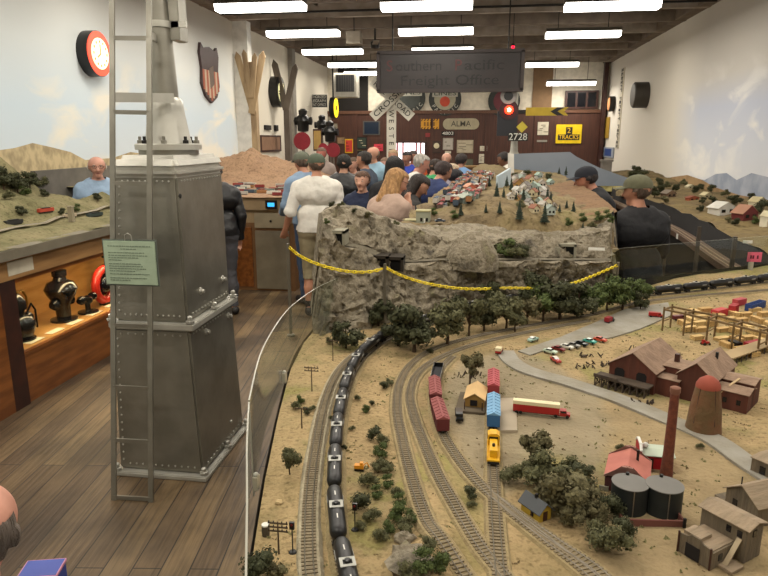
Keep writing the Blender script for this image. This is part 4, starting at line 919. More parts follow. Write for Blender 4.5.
gable(t, L2.x+wb, .110, .095, .08, 0, .078, .008, MW, MR, 'w', .004, ('upper_shed_walls', 'upper_shed_roof'))
fwin(t, L2.x+wb+.03, .03, .012, .016, .054); fwin(t, L2.x+wb+.07, .03, .012, .016, .054)
MB().bar((L2.x+wb-.005, .01, .03), (L2.x+wb+.05, .12, .088), .008, .003).build('conveyor_plank', mat('pale_plank', 'b39a75', .8), t)
d_ = MB().bb((-.03, -.055, .036), (W+.0, -.002, .041)).build('dock_deck', TMB, t)
MB().bb((-.03, -.056, .041), (W*.35, -.050, .048)).build('dock_rail', TMB, t)
for k in range(8):
    x = -.026+k*(W+.02)/7.2; mb = MB()
    for y in (-.05, -.012): mb.bar((x, y, -.002), (x, y, .036), .004)
    mb.bar((x, -.05, .0), (x, -.012, .036), .003); mb.bar((x, -.012, .0), (x, -.05, .036), .003)
    if k < 7: mb.bar((x, -.05, .0), (x+(W+.02)/7.2, -.05, .036), .003)
    mb.build('trestle_bent', TMB, t)
# burner
p = G(703, 430); t = thing('sawdust_burner', 'conical rusty burner with red domed top beside the sawmill', 'model burner', p)
MB().lathe([(.050, 0), (.047, .02), (.044, .06), (.038, .10), (.033, .135)], n=28).build('cone', mat('burner_olive', '5e4a2e', .9, 0, '6b4a30', 20, .3), t)
MB().lathe([(.034, .133), (.033, .142), (.026, .155), (.012, .165), (.003, .168)], n=28).build('dome', mat('burner_red', '8e4230', .8), t)
for k in range(5): MB().bar((.046*math.cos(k*1.25), .046*math.sin(k*1.25), .03), (.033*math.cos(k*1.25), .033*math.sin(k*1.25), .135), .002).build('rib', M_['dwood'], t)
# stack
p = G(666, 476); t = thing('brick_smokestack', 'tall reddish brick smokestack behind the two black tanks', 'model chimney', p)
MB().lathe([(.0155, 0), (.013, .06), (.0105, .225)], n=20).build('shaft', mat('brick_stack', '6e3a26', .9, 0, '5c2f20', 80, .2), t); MB().lathe([(.0105, .222), (.0125, .227), (.0125, .238), (.009, .240)], n=20).build('cap', mat('stack_cap', '7a5240', .9), t)
# red brick shop with pink roof
p, a, W = base2((604, 490), (647, 499)); t = thing('brick_powerhouse', 'dark brick powerhouse with pinkish red roof behind the black tanks', 'model building', p, a)
BK = mat('dark_brick', '4a2320', .85, 0, '3c1c1a', 60, .2); PK = mat('pink_roof', 'b06a5c', .8, 0, 'a56155', 20)
gable(t, 0, 0, W, .115, 0, .040, .026, BK, PK, ov=.003)
for y in (-.004, .113): MB().prism([(-.003, .036), (W/2-.012, .064), (W/2-.012, .072), (W/2+.012, .072), (W/2+.012, .064), (W+.003, .036), (W+.003, .042), (W/2, .074), (-.003, .042)], y, y+.005, 'y').build('parapet', mat('parapet_pink', '9c7468', .8), t)
MB().bb((W*.66, .07, .05), (W*.66+.006, .076, .085)).build('vent', M_['dark'], t); fwin(t, W*.5, .045, .014, .012, m=mat('dark_arch', '1a0f0e', .9))
for y in (.03, .06, .09): swin(t, -.001, y, .02, .012, .016)
MB().bb((-.012, -.005, .0), (.01, -.001, .012)).build('step', CONC, t)
for (px, lab) in (((628, 508), 'left round black oil tank in front of the brick powerhouse'), ((662, 511), 'right round black oil tank at the foot of the smokestack')):
    p = G(*px); t = thing('oil_tank', lab, 'model tank', p)
    MB().lathe([(.040, 0), (.040, .062), (.0405, .064)], n=32).build('shell', mat('tank_side', '1f2423', .6, 0, '181c1c', 30), t)
    MB().lathe([(.041, .064), (.041, .066), (.02, .069), (0, .0705)], n=32).build('lid', mat('tank_lid', '6b6964', .7), t)
    MB().bb((-.001, -.0415, .0), (.001, -.040, .064)).build('seam_pipe', M_['steel'], t); MB().cyl((.0, .03, .066), (.0, .03, .074), .004, n=10).build('hatch', M_['dark'], t)
p, a, W = base2((622, 526), (685, 528)); t = thing('retaining_wall', 'low reddish brown wall around the black oil tanks', 'model wall', p, a)
WM = mat('wall_redbrown', '6a3f35', .85); MB().bb((0, 0, 0), (W, .004, .018)).build('front_wall', WM, t)
for x in (0, W-.004): MB().bb((x, .004, 0), (x+.004, .085, .018)).build('side_wall', WM, t)
MB().bb((W-.006, -.004, 0), (W-.0, 0, .026)).build('gate_post', M_['wheel'], t)
# red shed
p, a, W = base2((641, 468), (672, 471)); t = thing('red_store', 'bright red model store with pale green roof and white-trimmed false front', 'model building', p, a)
gable(t, 0, 0, W, .06, 0, .038, .004, mat('bright_red', 'a8141e', .6), mat('pale_green_roof', 'a9b4a2', .7), 'w', .005)
ff = MB().prism([(-.006, 0), (.062, 0), (.062, .05), (.045, .062), (.010, .062), (-.006, .05)], -.006, -.002, 'x').build('false_front', mat('bright_red', 'a8141e', .6), t)
MB().prism([(-.008, .05), (.010, .063), (.045, .063), (.064, .05), (.064, .054), (.046, .067), (.009, .067), (-.008, .054)], -.008, -.001, 'x').build('white_trim', M_['white'], ff)
MB().ball((.012, .03, .052), .008, 8, 6).build('roof_tank', M_['white'], t); fwin(t, W*.7, .018, .01, .014); fwin(t, W*.3, .016, .012, .028, name='door', m=M_['dwood'])
# yellow shed
p, a, W = base2((521, 511), (539, 524)); t = thing('yellow_shed', 'small yellow trackside shed with dark grey roof under the trees', 'model building', p, a)
gable(t, 0, 0, W, .034, 0, .026, .016, mat('shed_yellow', 'b0922c', .7), mat('slate_roof', '4c4f52', .8), 'w', .006)
MB().bb((W*.45, .014, .036), (W*.45+.006, .02, .052)).build('chimney', M_['dark'], t); fwin(t, W*.62, .014, .008, .013, frame=M_['dwood']); swin(t, W+.0005, .017, .012, .012, .022, 'door', M_['dwood'])
# freight house
p, a, W = base2((462, 411), (484, 413)); t = thing('freight_house', 'tan-roofed wooden freight house on a platform beside the blue boxcar', 'model building', p, a)
MB().bb((-.02, -.02, 0), (W+.004, .135, .008)).build('platform', mat('platform_grey', '5f5443', .9), t)
gable(t, .006, .018, W-.008, .105, .008, .026, .018, mat('ochre_wall', '8e6d34', .8), mat('tan_roof', 'd0ad78', .8), ov=.004)
for x in (.008, W-.006):
    MB().bb((x-.0015, -.006, .008), (x+.0015, -.003, .034)).build('porch_post', M_['dwood'], t)
fwin(t, W*.5, .022, .022, .018, .016, 'door', mat('dark_inside', '120c0a', .9)); MB().bb((-.02, -.021, .008), (.0, -.016, .016)).build('railing', M_['dwood'], t)
tag(MB().box(G(538, 458)+Vector((0, 0, .006)), (.012, .012, .012)).build('wooden_crate', mat('crate_brown', '5c2d1c', .8)), 'tiny brown crate beside the leaning tree', 'crate')
o = MB(); q = G(470, 400); 
o.add([G(452, 380)+Vector((0, 0, .0035)), G(462, 378)+Vector((0, 0, .0035)), G(462, 400)+Vector((0, 0, .0035)), G(454, 405)+Vector((0, 0, .0035))], [(0, 1, 2, 3)])
# weathered wooden buildings bottom right
GW = mat('grey_boards', '6f6350', .9, 0, '5c5243', 60, .3, stretch=(1, 1, .15)); GRF = mat('grey_roof_boards', '93816a', .9, 0, '7f705b', 50, .3, stretch=(1, .15, 1))
p, a, W = base2((678, 550), (711, 570)); t = thing('warehouse', 'weathered grey wooden warehouse with arched false front and outside stairs', 'model building', p, a)
MB().prism([(0, 0), (W, 0), (W, .043), (W*.74, .045), (W*.62, .052), (W*.38, .052), (W*.26, .045), (0, .043)], -.003, .0, 'y').build('false_front', GW, t)
MB().bb((0, 0, 0), (W, .10, .036)).build('walls', GW, t); MB().bb((.004, .002, .036), (W-.004, .10, .038)).build('flat_roof', GRF, t)
MB().bb((.002, .01, .038), (W*.55, .045, .046)).build('roof_monitor', GRF, t)
fwin(t, W*.45, .016, W*.42, .030, -.0035, 'loading_door', mat('dark_inside', '120c0a', .9))
for x in (.0, W-.003): MB().bb((x, -.006, 0), (x+.003, -.003, .048)).build('corner_post', M_['dwood'], t)
MB().bb((W, .02, .0), (W+.03, .06, .006)).build('loading_step', GRF, t)
for y in (.025, .06): swin(t, W+.0008, y, .02, .012, .014)
gable(t, -.005, .075, W*1.35, .055, 0, .075, .008, GW, GRF, 'w', .006, ('upper_walls', 'upper_roof'))
mb = MB(); mb.bar((W+.008, .03, .004), (W+.008, .072, .05), .010, .002); mb.build('stair', mat('stair_grey', 'a8987c', .9), t); swin(t, W*1.35-.004, .10, .06, .012, .014)
for x in (.012, .035): fwin(t, W*.6+x, .058, .010, .014, .0745)
p, a, W = base2((724, 508), (757, 530)); t = thing('grey_barn', 'grey weathered gabled barn behind the warehouse at the right edge', 'model building', p, a)
gable(t, 0, 0, W*.95, .16, 0, .05, .028, GW, GRF, ov=.006); MB().bb((-.03, -.0, 0), (0, .06, .016)).build('side_bin', GW, t); fwin(t, W*.3, .028, .012, .016); swin(t, W*.95+.001, .05, .025, .02, .02)
MB().cyl((.02, .02, .05), (.02, .02, .085), .0015, n=6).build('vent_pipe', M_['dark'], t)
p, a, W = base2((750, 472), (790, 490)); t = thing('board_shed', 'dark grey board shed cut by the right frame edge', 'model building', p, a)
gable(t, 0, 0, W, .07, 0, .042, .003, GW, GRF, 'w', .003); fwin(t, W*.3, .02, .014, .02); MB().bb((W*.6, -.002, 0), (W*.8, 0, .03)).build('door', M_['dwood'], t)
# scrap debris and old fences
R.seed(11)
for k, (px, n_, lab) in enumerate((((590, 357), 16, 'row of dark scrap parts behind the sawmill'), ((600, 366), 16, 'heap of dark scrap left of the sawmill roof'), ((583, 368), 10, 'small dark heap of scrap below the parked cars'), ((632, 350), 8, 'broken fence of posts above the sawmill roof'), ((665, 351), 9, 'row of grey stakes beside the sawmill roofs'), ((640, 403), 12, 'dark junk pile at the foot of the sawmill trestle'), ((470, 377), 12, 'scatter of grey planks above the freight house'))):
    mb = MB(); p = G(*px)
    for i in range(n_):
        x, y = R.uniform(-.045, .045), R.uniform(-.018, .018)
        mb.bar((x, y, .0), (x+R.uniform(-.012, .012), y+R.uniform(-.01, .01), R.uniform(.004, .018)), R.uniform(.002, .005))
    o = mb.build('scrap_pile', TMB); o.location = p; o['kind'] = 'stuff'; o['label'] = lab; o['category'] = 'scrap'
# ------------------------------------------------------------ timber crane and lumber yard
TW = mat('crane_timber', '77603e', .85, 0, '65502f', 40)
t = thing('timber_crane', 'long timber overhead crane frame across the lumber yard', 'model crane', G(662, 331)); o0 = t.location.copy()
prs = [((662, 331), (670, 328)), ((683, 336), (691, 333)), ((706, 342), (714, 338)), ((731, 349), (739, 345)), ((757, 356), (765, 352)), ((785, 364), (793, 360))]
hh = .098; tops = []
for A_, B_ in prs:
    p, q = G(*A_)-o0, G(*B_)-o0; p.z = q.z = 0; tops.append((p+Vector((0, 0, hh)), q+Vector((0, 0, hh))))
    for r_ in (p, q): MB().bar(r_, r_+Vector((0, 0, hh+.012)), .0065).build('post', TW, t)
    MB().bar(p+Vector((0, 0, hh)), q+Vector((0, 0, hh)), .006, .008).build('cross_beam', TW, t); MB().bar(p+Vector((0, 0, hh*.45)), q+Vector((0, 0, hh*.45)), .004).build('brace', TW, t)
for k in (0, 1):
    for a_, b_ in zip(tops, tops[1:]): MB().bar(a_[k], b_[k], .008, .008).build('runway_beam', TW, t)
LY = [mat('lumber_yellow', 'd2b377', .8, 0, 'b89861', 60, stretch=(.1, 1, 6)), mat('lumber_tan', 'c29f66', .8, 0, 'a8874f', 60, stretch=(.1, 1, 6))]
ybase = [(690, 322), (702, 318), (712, 326), (722, 331), (735, 334), (746, 329), (757, 322), (764, 316), (699, 326), (684, 326), (728, 322), (718, 318), (741, 322), (752, 334), (765, 331), (722, 340), (736, 342), (748, 340), (760, 343), (726, 347), (742, 352), (753, 357), (700, 331), (689, 331), (694, 313), (705, 312), (745, 317), (733, 316), (760, 349), (768, 325), (754, 311), (740, 357), (768, 338), (697, 340)]
hd = head((690, 325), (760, 318)); hd2 = head((690, 320), (740, 340))
proto = None
for i, px in enumerate(sorted(ybase, key=lambda p_: p_[1])):
    p = G(*px)
    if i < 2:
        t = thing('lumber_stack', '', 'model lumber', p, hd); mb = MB(); L = .07; n_ = 4 if i else 3
        for k in range(n_): mb.bb((-L/2, -.014, k*.006+.002), (L/2, .014, k*.006+.0065))
        mb.build('boards', LY[i], t); mb = MB()
        for k in range(n_):
            for x in (-.025, .025): mb.bb((x-.002, -.014, k*.006), (x+.002, .014, k*.006+.002))
        mb.build('stickers', M_['dwood'], t); proto = proto or []; proto.append(t); c = t
    else: c = copy_thing(proto[i % 2], p, (hd if R.random() < .6 else hd2)+R.uniform(-.06, .06), scale=(R.uniform(.7, 1.05), R.uniform(.8, 1.1), R.uniform(.7, 1.3)))
    c['label'] = 'stack of yellow boards in the lumber yard, %s' % (('behind the timber crane', 'under the timber crane', 'in front of the timber crane')[0 if px[1] < 324 else (1 if px[1] < 343 else 2)]); c['group'] = 'yellow lumber stacks '+c['label'].split(', ')[1]
def crate(name, lab, cat, px, hd_, L, W_, H_, m, open_=False):
    p = G(*px); t = thing(name, lab, cat, (p.x, p.y, p.z+.002), hd_); mb = MB()
    if open_: mb.bb((-L/2, -W_/2, 0), (L/2, W_/2, .003)); mb.bb((-L/2, -W_/2, 0), (L/2, -W_/2+.002, H_)); mb.bb((-L/2, W_/2-.002, 0), (L/2, W_/2, H_)); mb.bb((-L/2, -W_/2, 0), (-L/2+.002, W_/2, H_)); mb.bb((L/2-.002, -W_/2, 0), (L/2, W_/2, H_))
    else: mb.bb((-L/2, -W_/2, 0), (L/2, W_/2, H_))
    mb.build('body', m, t); mb = MB()
    for k in range(8): x = -L/2+L*(k+.5)/8; mb.bb((x-.0008, -W_/2-.001, .002), (x+.0008, W_/2+.001, H_))
    mb.build('ribs', m, t); return t
crate('flat_trailer', 'red open trailer with pinkish load in the lumber yard', 'model trailer', (719, 316), head((712, 318), (728, 314)), .09, .034, .034, mat('trailer_red', 'b8383a', .6))
crate('freight_container', 'dark red container standing left of the blue trailer', 'model container', (733, 314), head((728, 318), (740, 310)), .07, .03, .045, mat('cont_red', 'a3262c', .6))
crate('freight_container', 'red container half hidden behind the blue trailer front', 'model container', (739, 305), head((730, 307), (748, 303)), .08, .03, .032, mat('cont_red2', 'b04048', .6))
crate('open_gondola', 'blue open-topped gondola with dark inside at the right edge', 'model train car', (755, 309), head((744, 311), (768, 303)), .155, .034, .034, mat('gon_blue', '24407a', .6), True)
crate('freight_container', 'red container below the crane at the right edge', 'model container', (753, 348), head((745, 350), (765, 346)), .085, .03, .028, mat('cont_red', 'a3262c', .6))
crate('freight_container', 'black box container between lumber stacks under the crane', 'model container', (735, 345), hd2, .05, .028, .016, M_['black'])
p, a, W = base2((732, 366), (790, 345)); t = thing('lumber_dock', 'dark timber dock on closely set posts at the right edge', 'model dock', p, a)
MB().bb((0, 0, .028), (W, .06, .033)).build('deck', mat('dock_tan', 'a08a66', .9), t)
for k in range(14): MB().bar((W*k/13, .002, 0), (W*k/13, .002, .03), .004).build('post', TMB, t)
p = G(706, 345); t = thing('red_tractor', 'tiny red tractor in front of the timber crane', 'model tractor', (p.x, p.y, p.z+.003), .4)
MB().bb((-.02, -.006, .004), (.012, .006, .012)).build('body', TR_, t); MB().bb((-.018, -.006, .012), (-.008, .006, .02)).build('seat_cab', TR_, t)
for x, r_ in ((-.014, .007), (.010, .005)):
    for s_ in (-1, 1): MB().cyl((x, s_*.007, r_-.003), (x, s_*.010, r_-.003), r_, n=12).build('wheel', M_['black'], t)

# ============================================================ TREES
def leafmat(name, a, b): return mat(name, a, .9, 0, b, 30, .4, 80)
def leaf_clump(mb, c, r, n_, q, rnd, flat=1.0):
    mb.ball(c, (r*.62, r*.62, r*.55*flat), 7, 5, .3, rnd.random()*50, 9)
    for _ in range(n_):
        d = Vector((rnd.gauss(0, 1), rnd.gauss(0, 1), rnd.gauss(0, 1))).normalized(); p = Vector(c)+Vector((d.x*r, d.y*r, d.z*r*.85*flat))*rnd.uniform(.55, 1.15)
        u = d.orthogonal().normalized(); v = d.cross(u); a = rnd.uniform(0, 6.28); u, v = u*math.cos(a)+v*math.sin(a)+d*rnd.uniform(-.6, .6), v*math.cos(a)-u*math.sin(a)+d*rnd.uniform(-.6, .6); k = q*rnd.uniform(.6, 1.3)
        mb.add([p-u*k, p+v*k*.8, p+u*k, p-v*k*.8+d*k*.4], [(0, 1, 2, 3)])
def tree(kind, seed, fm, tm, blobs, spread_=.42, base_=.35, trunk=True, rad=.2, leaves=130, flat=1.0):
    rnd = random.Random(seed); t = thing(kind, '', 'model tree', (0, 0, 0)); mb = MB(); br = MB()
    if trunk: br.tube([(0, 0, -.02), (.02, 0, .2), (.0, .02, base_+.1), (.01, 0, .75)], .03, 6, rs=[.04, .03, .025, .01])
    for i in range(blobs):
        a = rnd.uniform(0, 6.28); h = rnd.uniform(base_, .88); rr = spread_*math.sqrt(rnd.random())*(1-.5*abs((h-base_)/(1-base_)-.4)); c = (rr*math.cos(a), rr*math.sin(a), h); leaf_clump(mb, c, rad*rnd.uniform(.7, 1.15), leaves, .042, rnd, flat)
        if trunk: br.tube([(0, 0, base_*.6+.1*(h-base_)), (c[0]*.6, c[1]*.6, h-.08), c], .01, 4, rs=[.016, .01, .005])
    mb.build('foliage', fm, t, fix=False)
    if trunk: br.build('trunk', tm, t)
    return t
BARK = mat('bark', '4a3a29', .95); LD = leafmat('leaf_dark', '34361f', '484b2e'); LO = leafmat('leaf_olive', '4d4f35', '66633f'); LB = leafmat('leaf_brown', '5a553a', '6f6846'); LG = leafmat('leaf_green', '3f4d28', '57632f')
PR = {'dark': [tree('dark_oak_tree', s_, LD, BARK, 13, .42, .3) for s_ in (1, 2)], 'olive': [tree('olive_tree', s_, LO, BARK, 12, .4, .4) for s_ in (3, 4)], 'brown': [tree('dry_tree', 5, LB, BARK, 10, .35, .45, rad=.16)],
      'green': [tree('green_tree', s_, LG, BARK, 12, .42, .38) for s_ in (6, 7)], 'bush': [tree('round_bush', s_, m_, BARK, 7, .35, .2, False, .28) for s_, m_ in ((8, LD), (9, LO), (10, LG), (11, LB))]}
used = set()
def plant(kind, px, hpx, lab, idx=0, group=None, cat='model tree', z=None, sx=1.0, pos=None):
    src = PR[kind][idx % len(PR[kind])]; p = pos if pos is not None else G(*px); dist = (p-Vector((0, 0, EYE))).dot(FW); h = hpx*dist/F
    if src.name in used: c = copy_thing(src)
    else: c = src; used.add(src.name); KIDS.setdefault(src.name, [(k_, children(k_)) for k_ in children(src)])
    c.location = p-Vector((0, 0, .001)); c.rotation_euler = (0, 0, R.uniform(0, 6.28)); c.scale = (h*sx, h*sx, h); c['label'] = lab; c['category'] = cat
    if group: c['group'] = group
    return c
T_ = [('dark', (414, 352), 48, 'big dark green tree at the left end of the tree row behind the tracks', 1.1), ('dark', (398, 346), 32, 'dark tree just behind the black train where it enters the grove', 1.1), ('olive', (447, 346), 46, 'olive tree with pale trunk beside the big dark tree', 1),
 ('dark', (346, 349), 28, 'dark bush tree at the foot of the rock left of the chain post', 1.2), ('dark', (379, 326), 26, 'dark bush tree at the rock foot under the chain post', 1.2), ('olive', (469, 336), 42, 'tall thin tree with bare trunk in the tree row', .8),
 ('dark', (484, 331), 32, 'dark small tree in front of the peeking train car', .9), ('olive', (506, 330), 38, 'olive tree with open crown in the middle of the row', 1), ('brown', (527, 325), 30, 'dry brown tree in the middle of the tree row', 1.1), ('green', (543, 322), 36, 'mid green tree right of the dry brown tree', 1),
 ('dark', (560, 321), 42, 'dense dark tree near the right of the row', 1.15), ('dark', (577, 318), 36, 'dark tree beside the dense one near the row end', 1.1), ('green', (593, 315), 34, 'green tree fourth from the right end of the row', 1.0), ('green', (607, 312), 36, 'green tree third from the right end of the row', 1.0),
 ('green', (622, 310), 32, 'bright green tree second from the right end of the row', 1.05), ('green', (635, 307), 28, 'bright green tree at the right end of the row', 1.05), ('dark', (532, 312), 40, 'tall dark tree rising behind the row before the chain', .9), ('dark', (492, 316), 36, 'dark tree behind the row under the chain', .8), ('dark', (455, 322), 26, 'small dark tree at the rock foot behind the train', 1),
 ('brown', (470, 384), 36, 'thin brown tree behind the tan-roofed freight house', .8), ('brown', (531, 470), 46, 'leaning thin leafed tree above the bush cluster', .9), ('olive', (515, 332), 24, 'small olive tree low in the tree row', 1), ('dark', (640, 318-8), 18, 'small dark tree beside the paved lot', 1)]
for i, (k, px, h, lab, sx) in enumerate(T_): plant(k, px, h, lab, i, sx=sx)
B_ = [(512, 482, 22, 1), (536, 486, 32, 1), (548, 496, 44, 1), (563, 512, 50, 3), (572, 526, 26, 3), (577, 488, 26, 0), (540, 478, 24, 1), (568, 478, 22, 1), (600, 542, 26, 1), (610, 552, 36, 1), (622, 538, 22, 0), (598, 520, 22, 3), (610, 518, 24, 0), (588, 500, 22, 3), (585, 515, 18, 3),
 (264, 584, 34, 0), (276, 580, 20, 3), (424, 584, 26, 2), (430, 562, 16, 1), (440, 578, 22, 2), (412, 588, 26, 1),
 (376, 440, 14, 0), (384, 446, 14, 1), (380, 458, 16, 2), (377, 470, 14, 1), (388, 474, 16, 1), (370, 486, 18, 1), (388, 488, 14, 2), (377, 498, 14, 2), (362, 512, 20, 0), (372, 520, 16, 1), (400, 508, 16, 2), (396, 520, 20, 2), (404, 532, 18, 1), (382, 540, 16, 1), (362, 530, 12, 1), (390, 532, 14, 2), (412, 522, 14, 2), (398, 496, 12, 1),
 (330, 346, 8, 1), (297, 410, 10, 1), (305, 416, 8, 0), (301, 404, 9, 2), (312, 412, 7, 1), (384, 390, 9, 0), (390, 386, 8, 1), (366, 412, 9, 2), (372, 406, 6, 0), (358, 400, 7, 1), (352, 430, 6, 1), (468, 500, 14, 0), (472, 508, 9, 1), (430, 355, 7, 0), (590, 470, 8, 1), (700, 448, 7, 1), (620, 450, 8, 1), (638, 470, 10, 0), (330, 420, 5, 1), (344, 452, 6, 0)]
places = []
for i, (x, y, h, k) in enumerate(B_):
    where = 'in the bush cluster beside the yellow shed' if 510 < x < 595 and y > 460 else 'near the oil tanks' if 595 <= x < 640 and y > 440 else 'at the bottom edge of the layout' if y > 550 else 'in the green strip between black train and curved tracks' if 350 < x < 415 and y > 430 else 'on the sandy ground left of the empty track' if x < 345 else 'scattered on the open sandy ground'
    col = ('dark green', 'olive', 'bright green', 'dry brown')[k]; sz = 'large' if h > 25 else 'small' if h > 12 else 'tiny'
    lab = '%s %s rounded bush %s' % (sz, col, where)
    plant('bush', (x, y), h, lab, k, lab+' group', 'model bush', sx=1.15)
# lone tree, poles, signals, small things
plant('olive', (290, 476), 30, 'lone small tree with flat crown on the sand near the acrylic pane', 1, sx=.75)
def pole(px, hpx, arms, lab):
    p = G(*px); d = (p-Vector((0, 0, EYE))).dot(FW); h = hpx*d/F; t = thing('telegraph_pole', lab, 'model pole', p); MB().cyl((0, 0, -.002), (0, 0, h), .0022, .0014, 6).build('post', BARK, t)
    for k in range(arms):
        z = h*(.95-.12*k); o = MB().bb((-h*.28, -.001, z-.0015), (h*.28, .001, z+.0015)).build('crossarm', BARK, t)
        mb = MB()
        for x in (-.25, -.12, .12, .25): mb.bb((x*h-.001, -.001, z+.0015), (x*h+.001, .001, z+.005))
        mb.build('insulators', M_['dark'], o)
pole((279, 556), 36, 3, 'dark telegraph pole with three crossarms near the bottom of the layout'); pole((312, 393), 26, 2, 'thin telegraph pole with two crossarms left of the curved track'); pole((333, 362), 22, 1, 'far thin telegraph pole near the rock foot')
pole((302, 430), 22, 1, 'short telegraph pole among small bushes beside the acrylic pane'); pole((384, 310), 26, 0, 'bare pole at the rock foot')
for px, h, lab in (((293, 555), 30, 'small dark signal mast beside the telegraph pole'), ((355, 530), 26, 'small black signal with round head between train and green strip')):
    p = G(*px); d = (p-Vector((0, 0, EYE))).dot(FW)*h/F; t = thing('model_signal', lab, 'model signal', p); MB().cyl((0, 0, .0), (0, 0, d), .0014, n=6).build('mast', M_['black'], t)
    MB().box((0, 0, d), (.010, .005, .016)).build('signal_head', M_['black'], t); MB().lathe([(.009, 0), (.007, .003)], n=10).build('foot', M_['dark'], t); MB().cyl((0, -.003, d+.003), (0, -.0045, d+.003), .0025, n=8).build('lens', mat('lens_dim', '6a2020', .3), t)
p = G(266, 537); t = thing('water_barrel', 'small dark barrel with white top on the sand by the acrylic pane', 'model barrel', p); MB().lathe([(.008, 0), (.009, .012), (.008, .024)], n=12).build('staves', mat('barrel_brown', '4d4436', .8), t); MB().lathe([(.0085, .024), (.0085, .027)], n=12).build('lid', M_['white'], t)
p = G(360, 470); t = thing('orange_excavator', 'tiny orange-yellow digger beside the black train', 'model vehicle', (p.x, p.y, p.z+.002)); OY = mat('orange_yellow', 'd88f1e', .5)
MB().bb((-.014, -.007, .005), (.010, .007, .014)).build('body', OY, t); MB().bb((.0, -.005, .014), (.008, .005, .021)).build('cab', OY, t); MB().tube([(.008, 0, .012), (.018, .002, .02), (.024, .002, .008)], .0018, 5).build('boom', OY, t)
for s_ in (-1, 1): MB().bb((-.013, s_*.006, .0), (.011, s_*.009, .005)).build('track', M_['black'], t)
def rock(px, r, lab, m=ROCK):
    p = G(*px); return tag(MB().ball(p+Vector((0, 0, r*.3)), (r, r*.8, r*.6), 10, 7, .3, px[0], 5).build('boulder', m), lab, 'rock')
PS = mat('pale_stone', 'c0a77c', .9)
rock((279, 505), .010, 'small pale stone on the sand left of the empty track', PS); rock((276, 574), .016, 'pale boulder beside the dark bush at the bottom left', PS); rock((408, 560), .035, 'grey rocky outcrop at the bottom between the tracks'); rock((404, 540), .022, 'smaller grey rock above the bottom outcrop'); rock((410, 576), .045, 'largest grey rock at the bottom edge between the tracks'); rock((398, 493), .007, 'yellowish stone in the green strip', PS); rock((353, 421), .006, 'tiny pale stone right of the train', PS)

# tufts and litter strewn over the ground: uncountable
allp = [q for k_ in TRACKS for q in TRACKS[k_]]+[G(*p_) for p_ in ((505, 352), (512, 362), (530, 372), (570, 384), (620, 401), (665, 419), (712, 440), (745, 462))]
def strew(n_, m, r0, r1, seed, name, lab, keep):
    rr = random.Random(seed); mb = MB()
    for _ in range(n_):
        y = rr.uniform(.75, 3.6); x = rr.uniform(xl(y)+.02, 2.2)
        if noise.noise(Vector((x*3.1, y*3.1, seed))) < keep: continue
        if min((x-q.x)**2+(y-q.y)**2 for q in allp[::2]) < .0009: continue
        z = hN(x, y); r_ = rr.uniform(r0, r1)
        for k in range(3):
            a = rr.uniform(0, 6.28); c_ = Vector((x+rr.uniform(-r_, r_)*1.5, y+rr.uniform(-r_, r_)*1.5, z)); u = Vector((math.cos(a), math.sin(a), 0))*r_; mb.add([c_-u, c_+u, c_+Vector((rr.uniform(-r_, r_)*.6, rr.uniform(-r_, r_)*.6, r_*1.1)), c_+Vector((-u.y, u.x, 0))], [(0, 1, 2), (1, 3, 2), (3, 0, 2)])
    tag(mb.build(name, m, None, fix=False), lab, 'ground litter', kind='stuff')
strew(2600, leafmat('tuft_olive', '6a6640', '7a744c'), .002, .005, 1, 'grass_tufts', 'small olive grass tufts strewn over the sandy layout', -.05)
strew(2200, mat('litter_brown', '6f5c40', .95), .0015, .0035, 2, 'ground_litter', 'fine brown litter strewn over the sandy layout', -.1)
# ============================================================ CHAIN AND ITS POSTS
CY = mat('chain_yellow', 'e8cf12', .45)
def cpost(name, lab, base, top, r=.007, m=None):
    t = thing(name, lab, 'post', base); MB().cyl((0, 0, 0), Vector(top)-Vector(base), r, n=12).build('tube', m or mat('post_grey2', '6d675a', .4, .4), t); MB().lathe([(r*2.6, 0), (r*2.4, .008), (r*1.3, .012)], n=16).build('foot', m or mat('post_grey2', '6d675a', .4, .4), t)
    return t
pA0 = Vector((-.705, 2.58, ZN-.0)); pA1 = aty(288, 246, 2.58); pA0 = Vector((pA1.x, 2.58, ZN))
pB1 = aty(385, 266, 2.76); pC1 = aty(618, 264, 3.50); pD1 = aty(478, 288, 2.95); pE1 = aty(566, 284, 3.2)
for b_, lab in ((pA1, 'thin grey post at the layout edge holding the left end of the yellow chain'), (pB1, 'grey clear tube post below the first dip of the yellow chain'), (pC1, 'grey tube post holding the right end of the yellow chain'), (pE1, 'short dark post with small cap in front of the rock wall')):
    gz = ZN if b_ is pA1 else hN(b_.x, b_.y); cpost('chain_post', lab, Vector((b_.x, b_.y, gz)), b_+Vector((0, 0, .01 if b_ is not pE1 else .02)))
def chain(px, lab, s=1.0):
    P = smooth_path([aty(*p) for p in px], 10); P = resample(P, .017*s); o0 = P[0].copy(); mb = MB()
    for i, (a_, b_) in enumerate(zip(P, P[1:])):
        d = (b_-a_).normalized(); u = d.cross(Vector((0, 0, 1))).normalized(); v = u.cross(d); c = (a_+b_)/2-o0; w2 = (u+v).normalized() if i % 2 else (u-v).normalized(); Lh = .013*s; Wh = .0062*s
        mb.tube([c+d*(Lh*math.cos(t_))+w2*(Wh*math.sin(t_)) for t_ in [k*PI/5 for k in range(10)]], .0024*s, 5, True)
    o = mb.build('yellow_chain', CY, None, fix=False); o.location = o0; return tag(o, lab, 'chain')
chain([(289, 247, 2.58), (300, 256, 2.60), (320, 265, 2.64), (345, 271, 2.68), (368, 272, 2.72), (385, 268, 2.76)], 'yellow plastic chain sagging from the left post to the middle post')
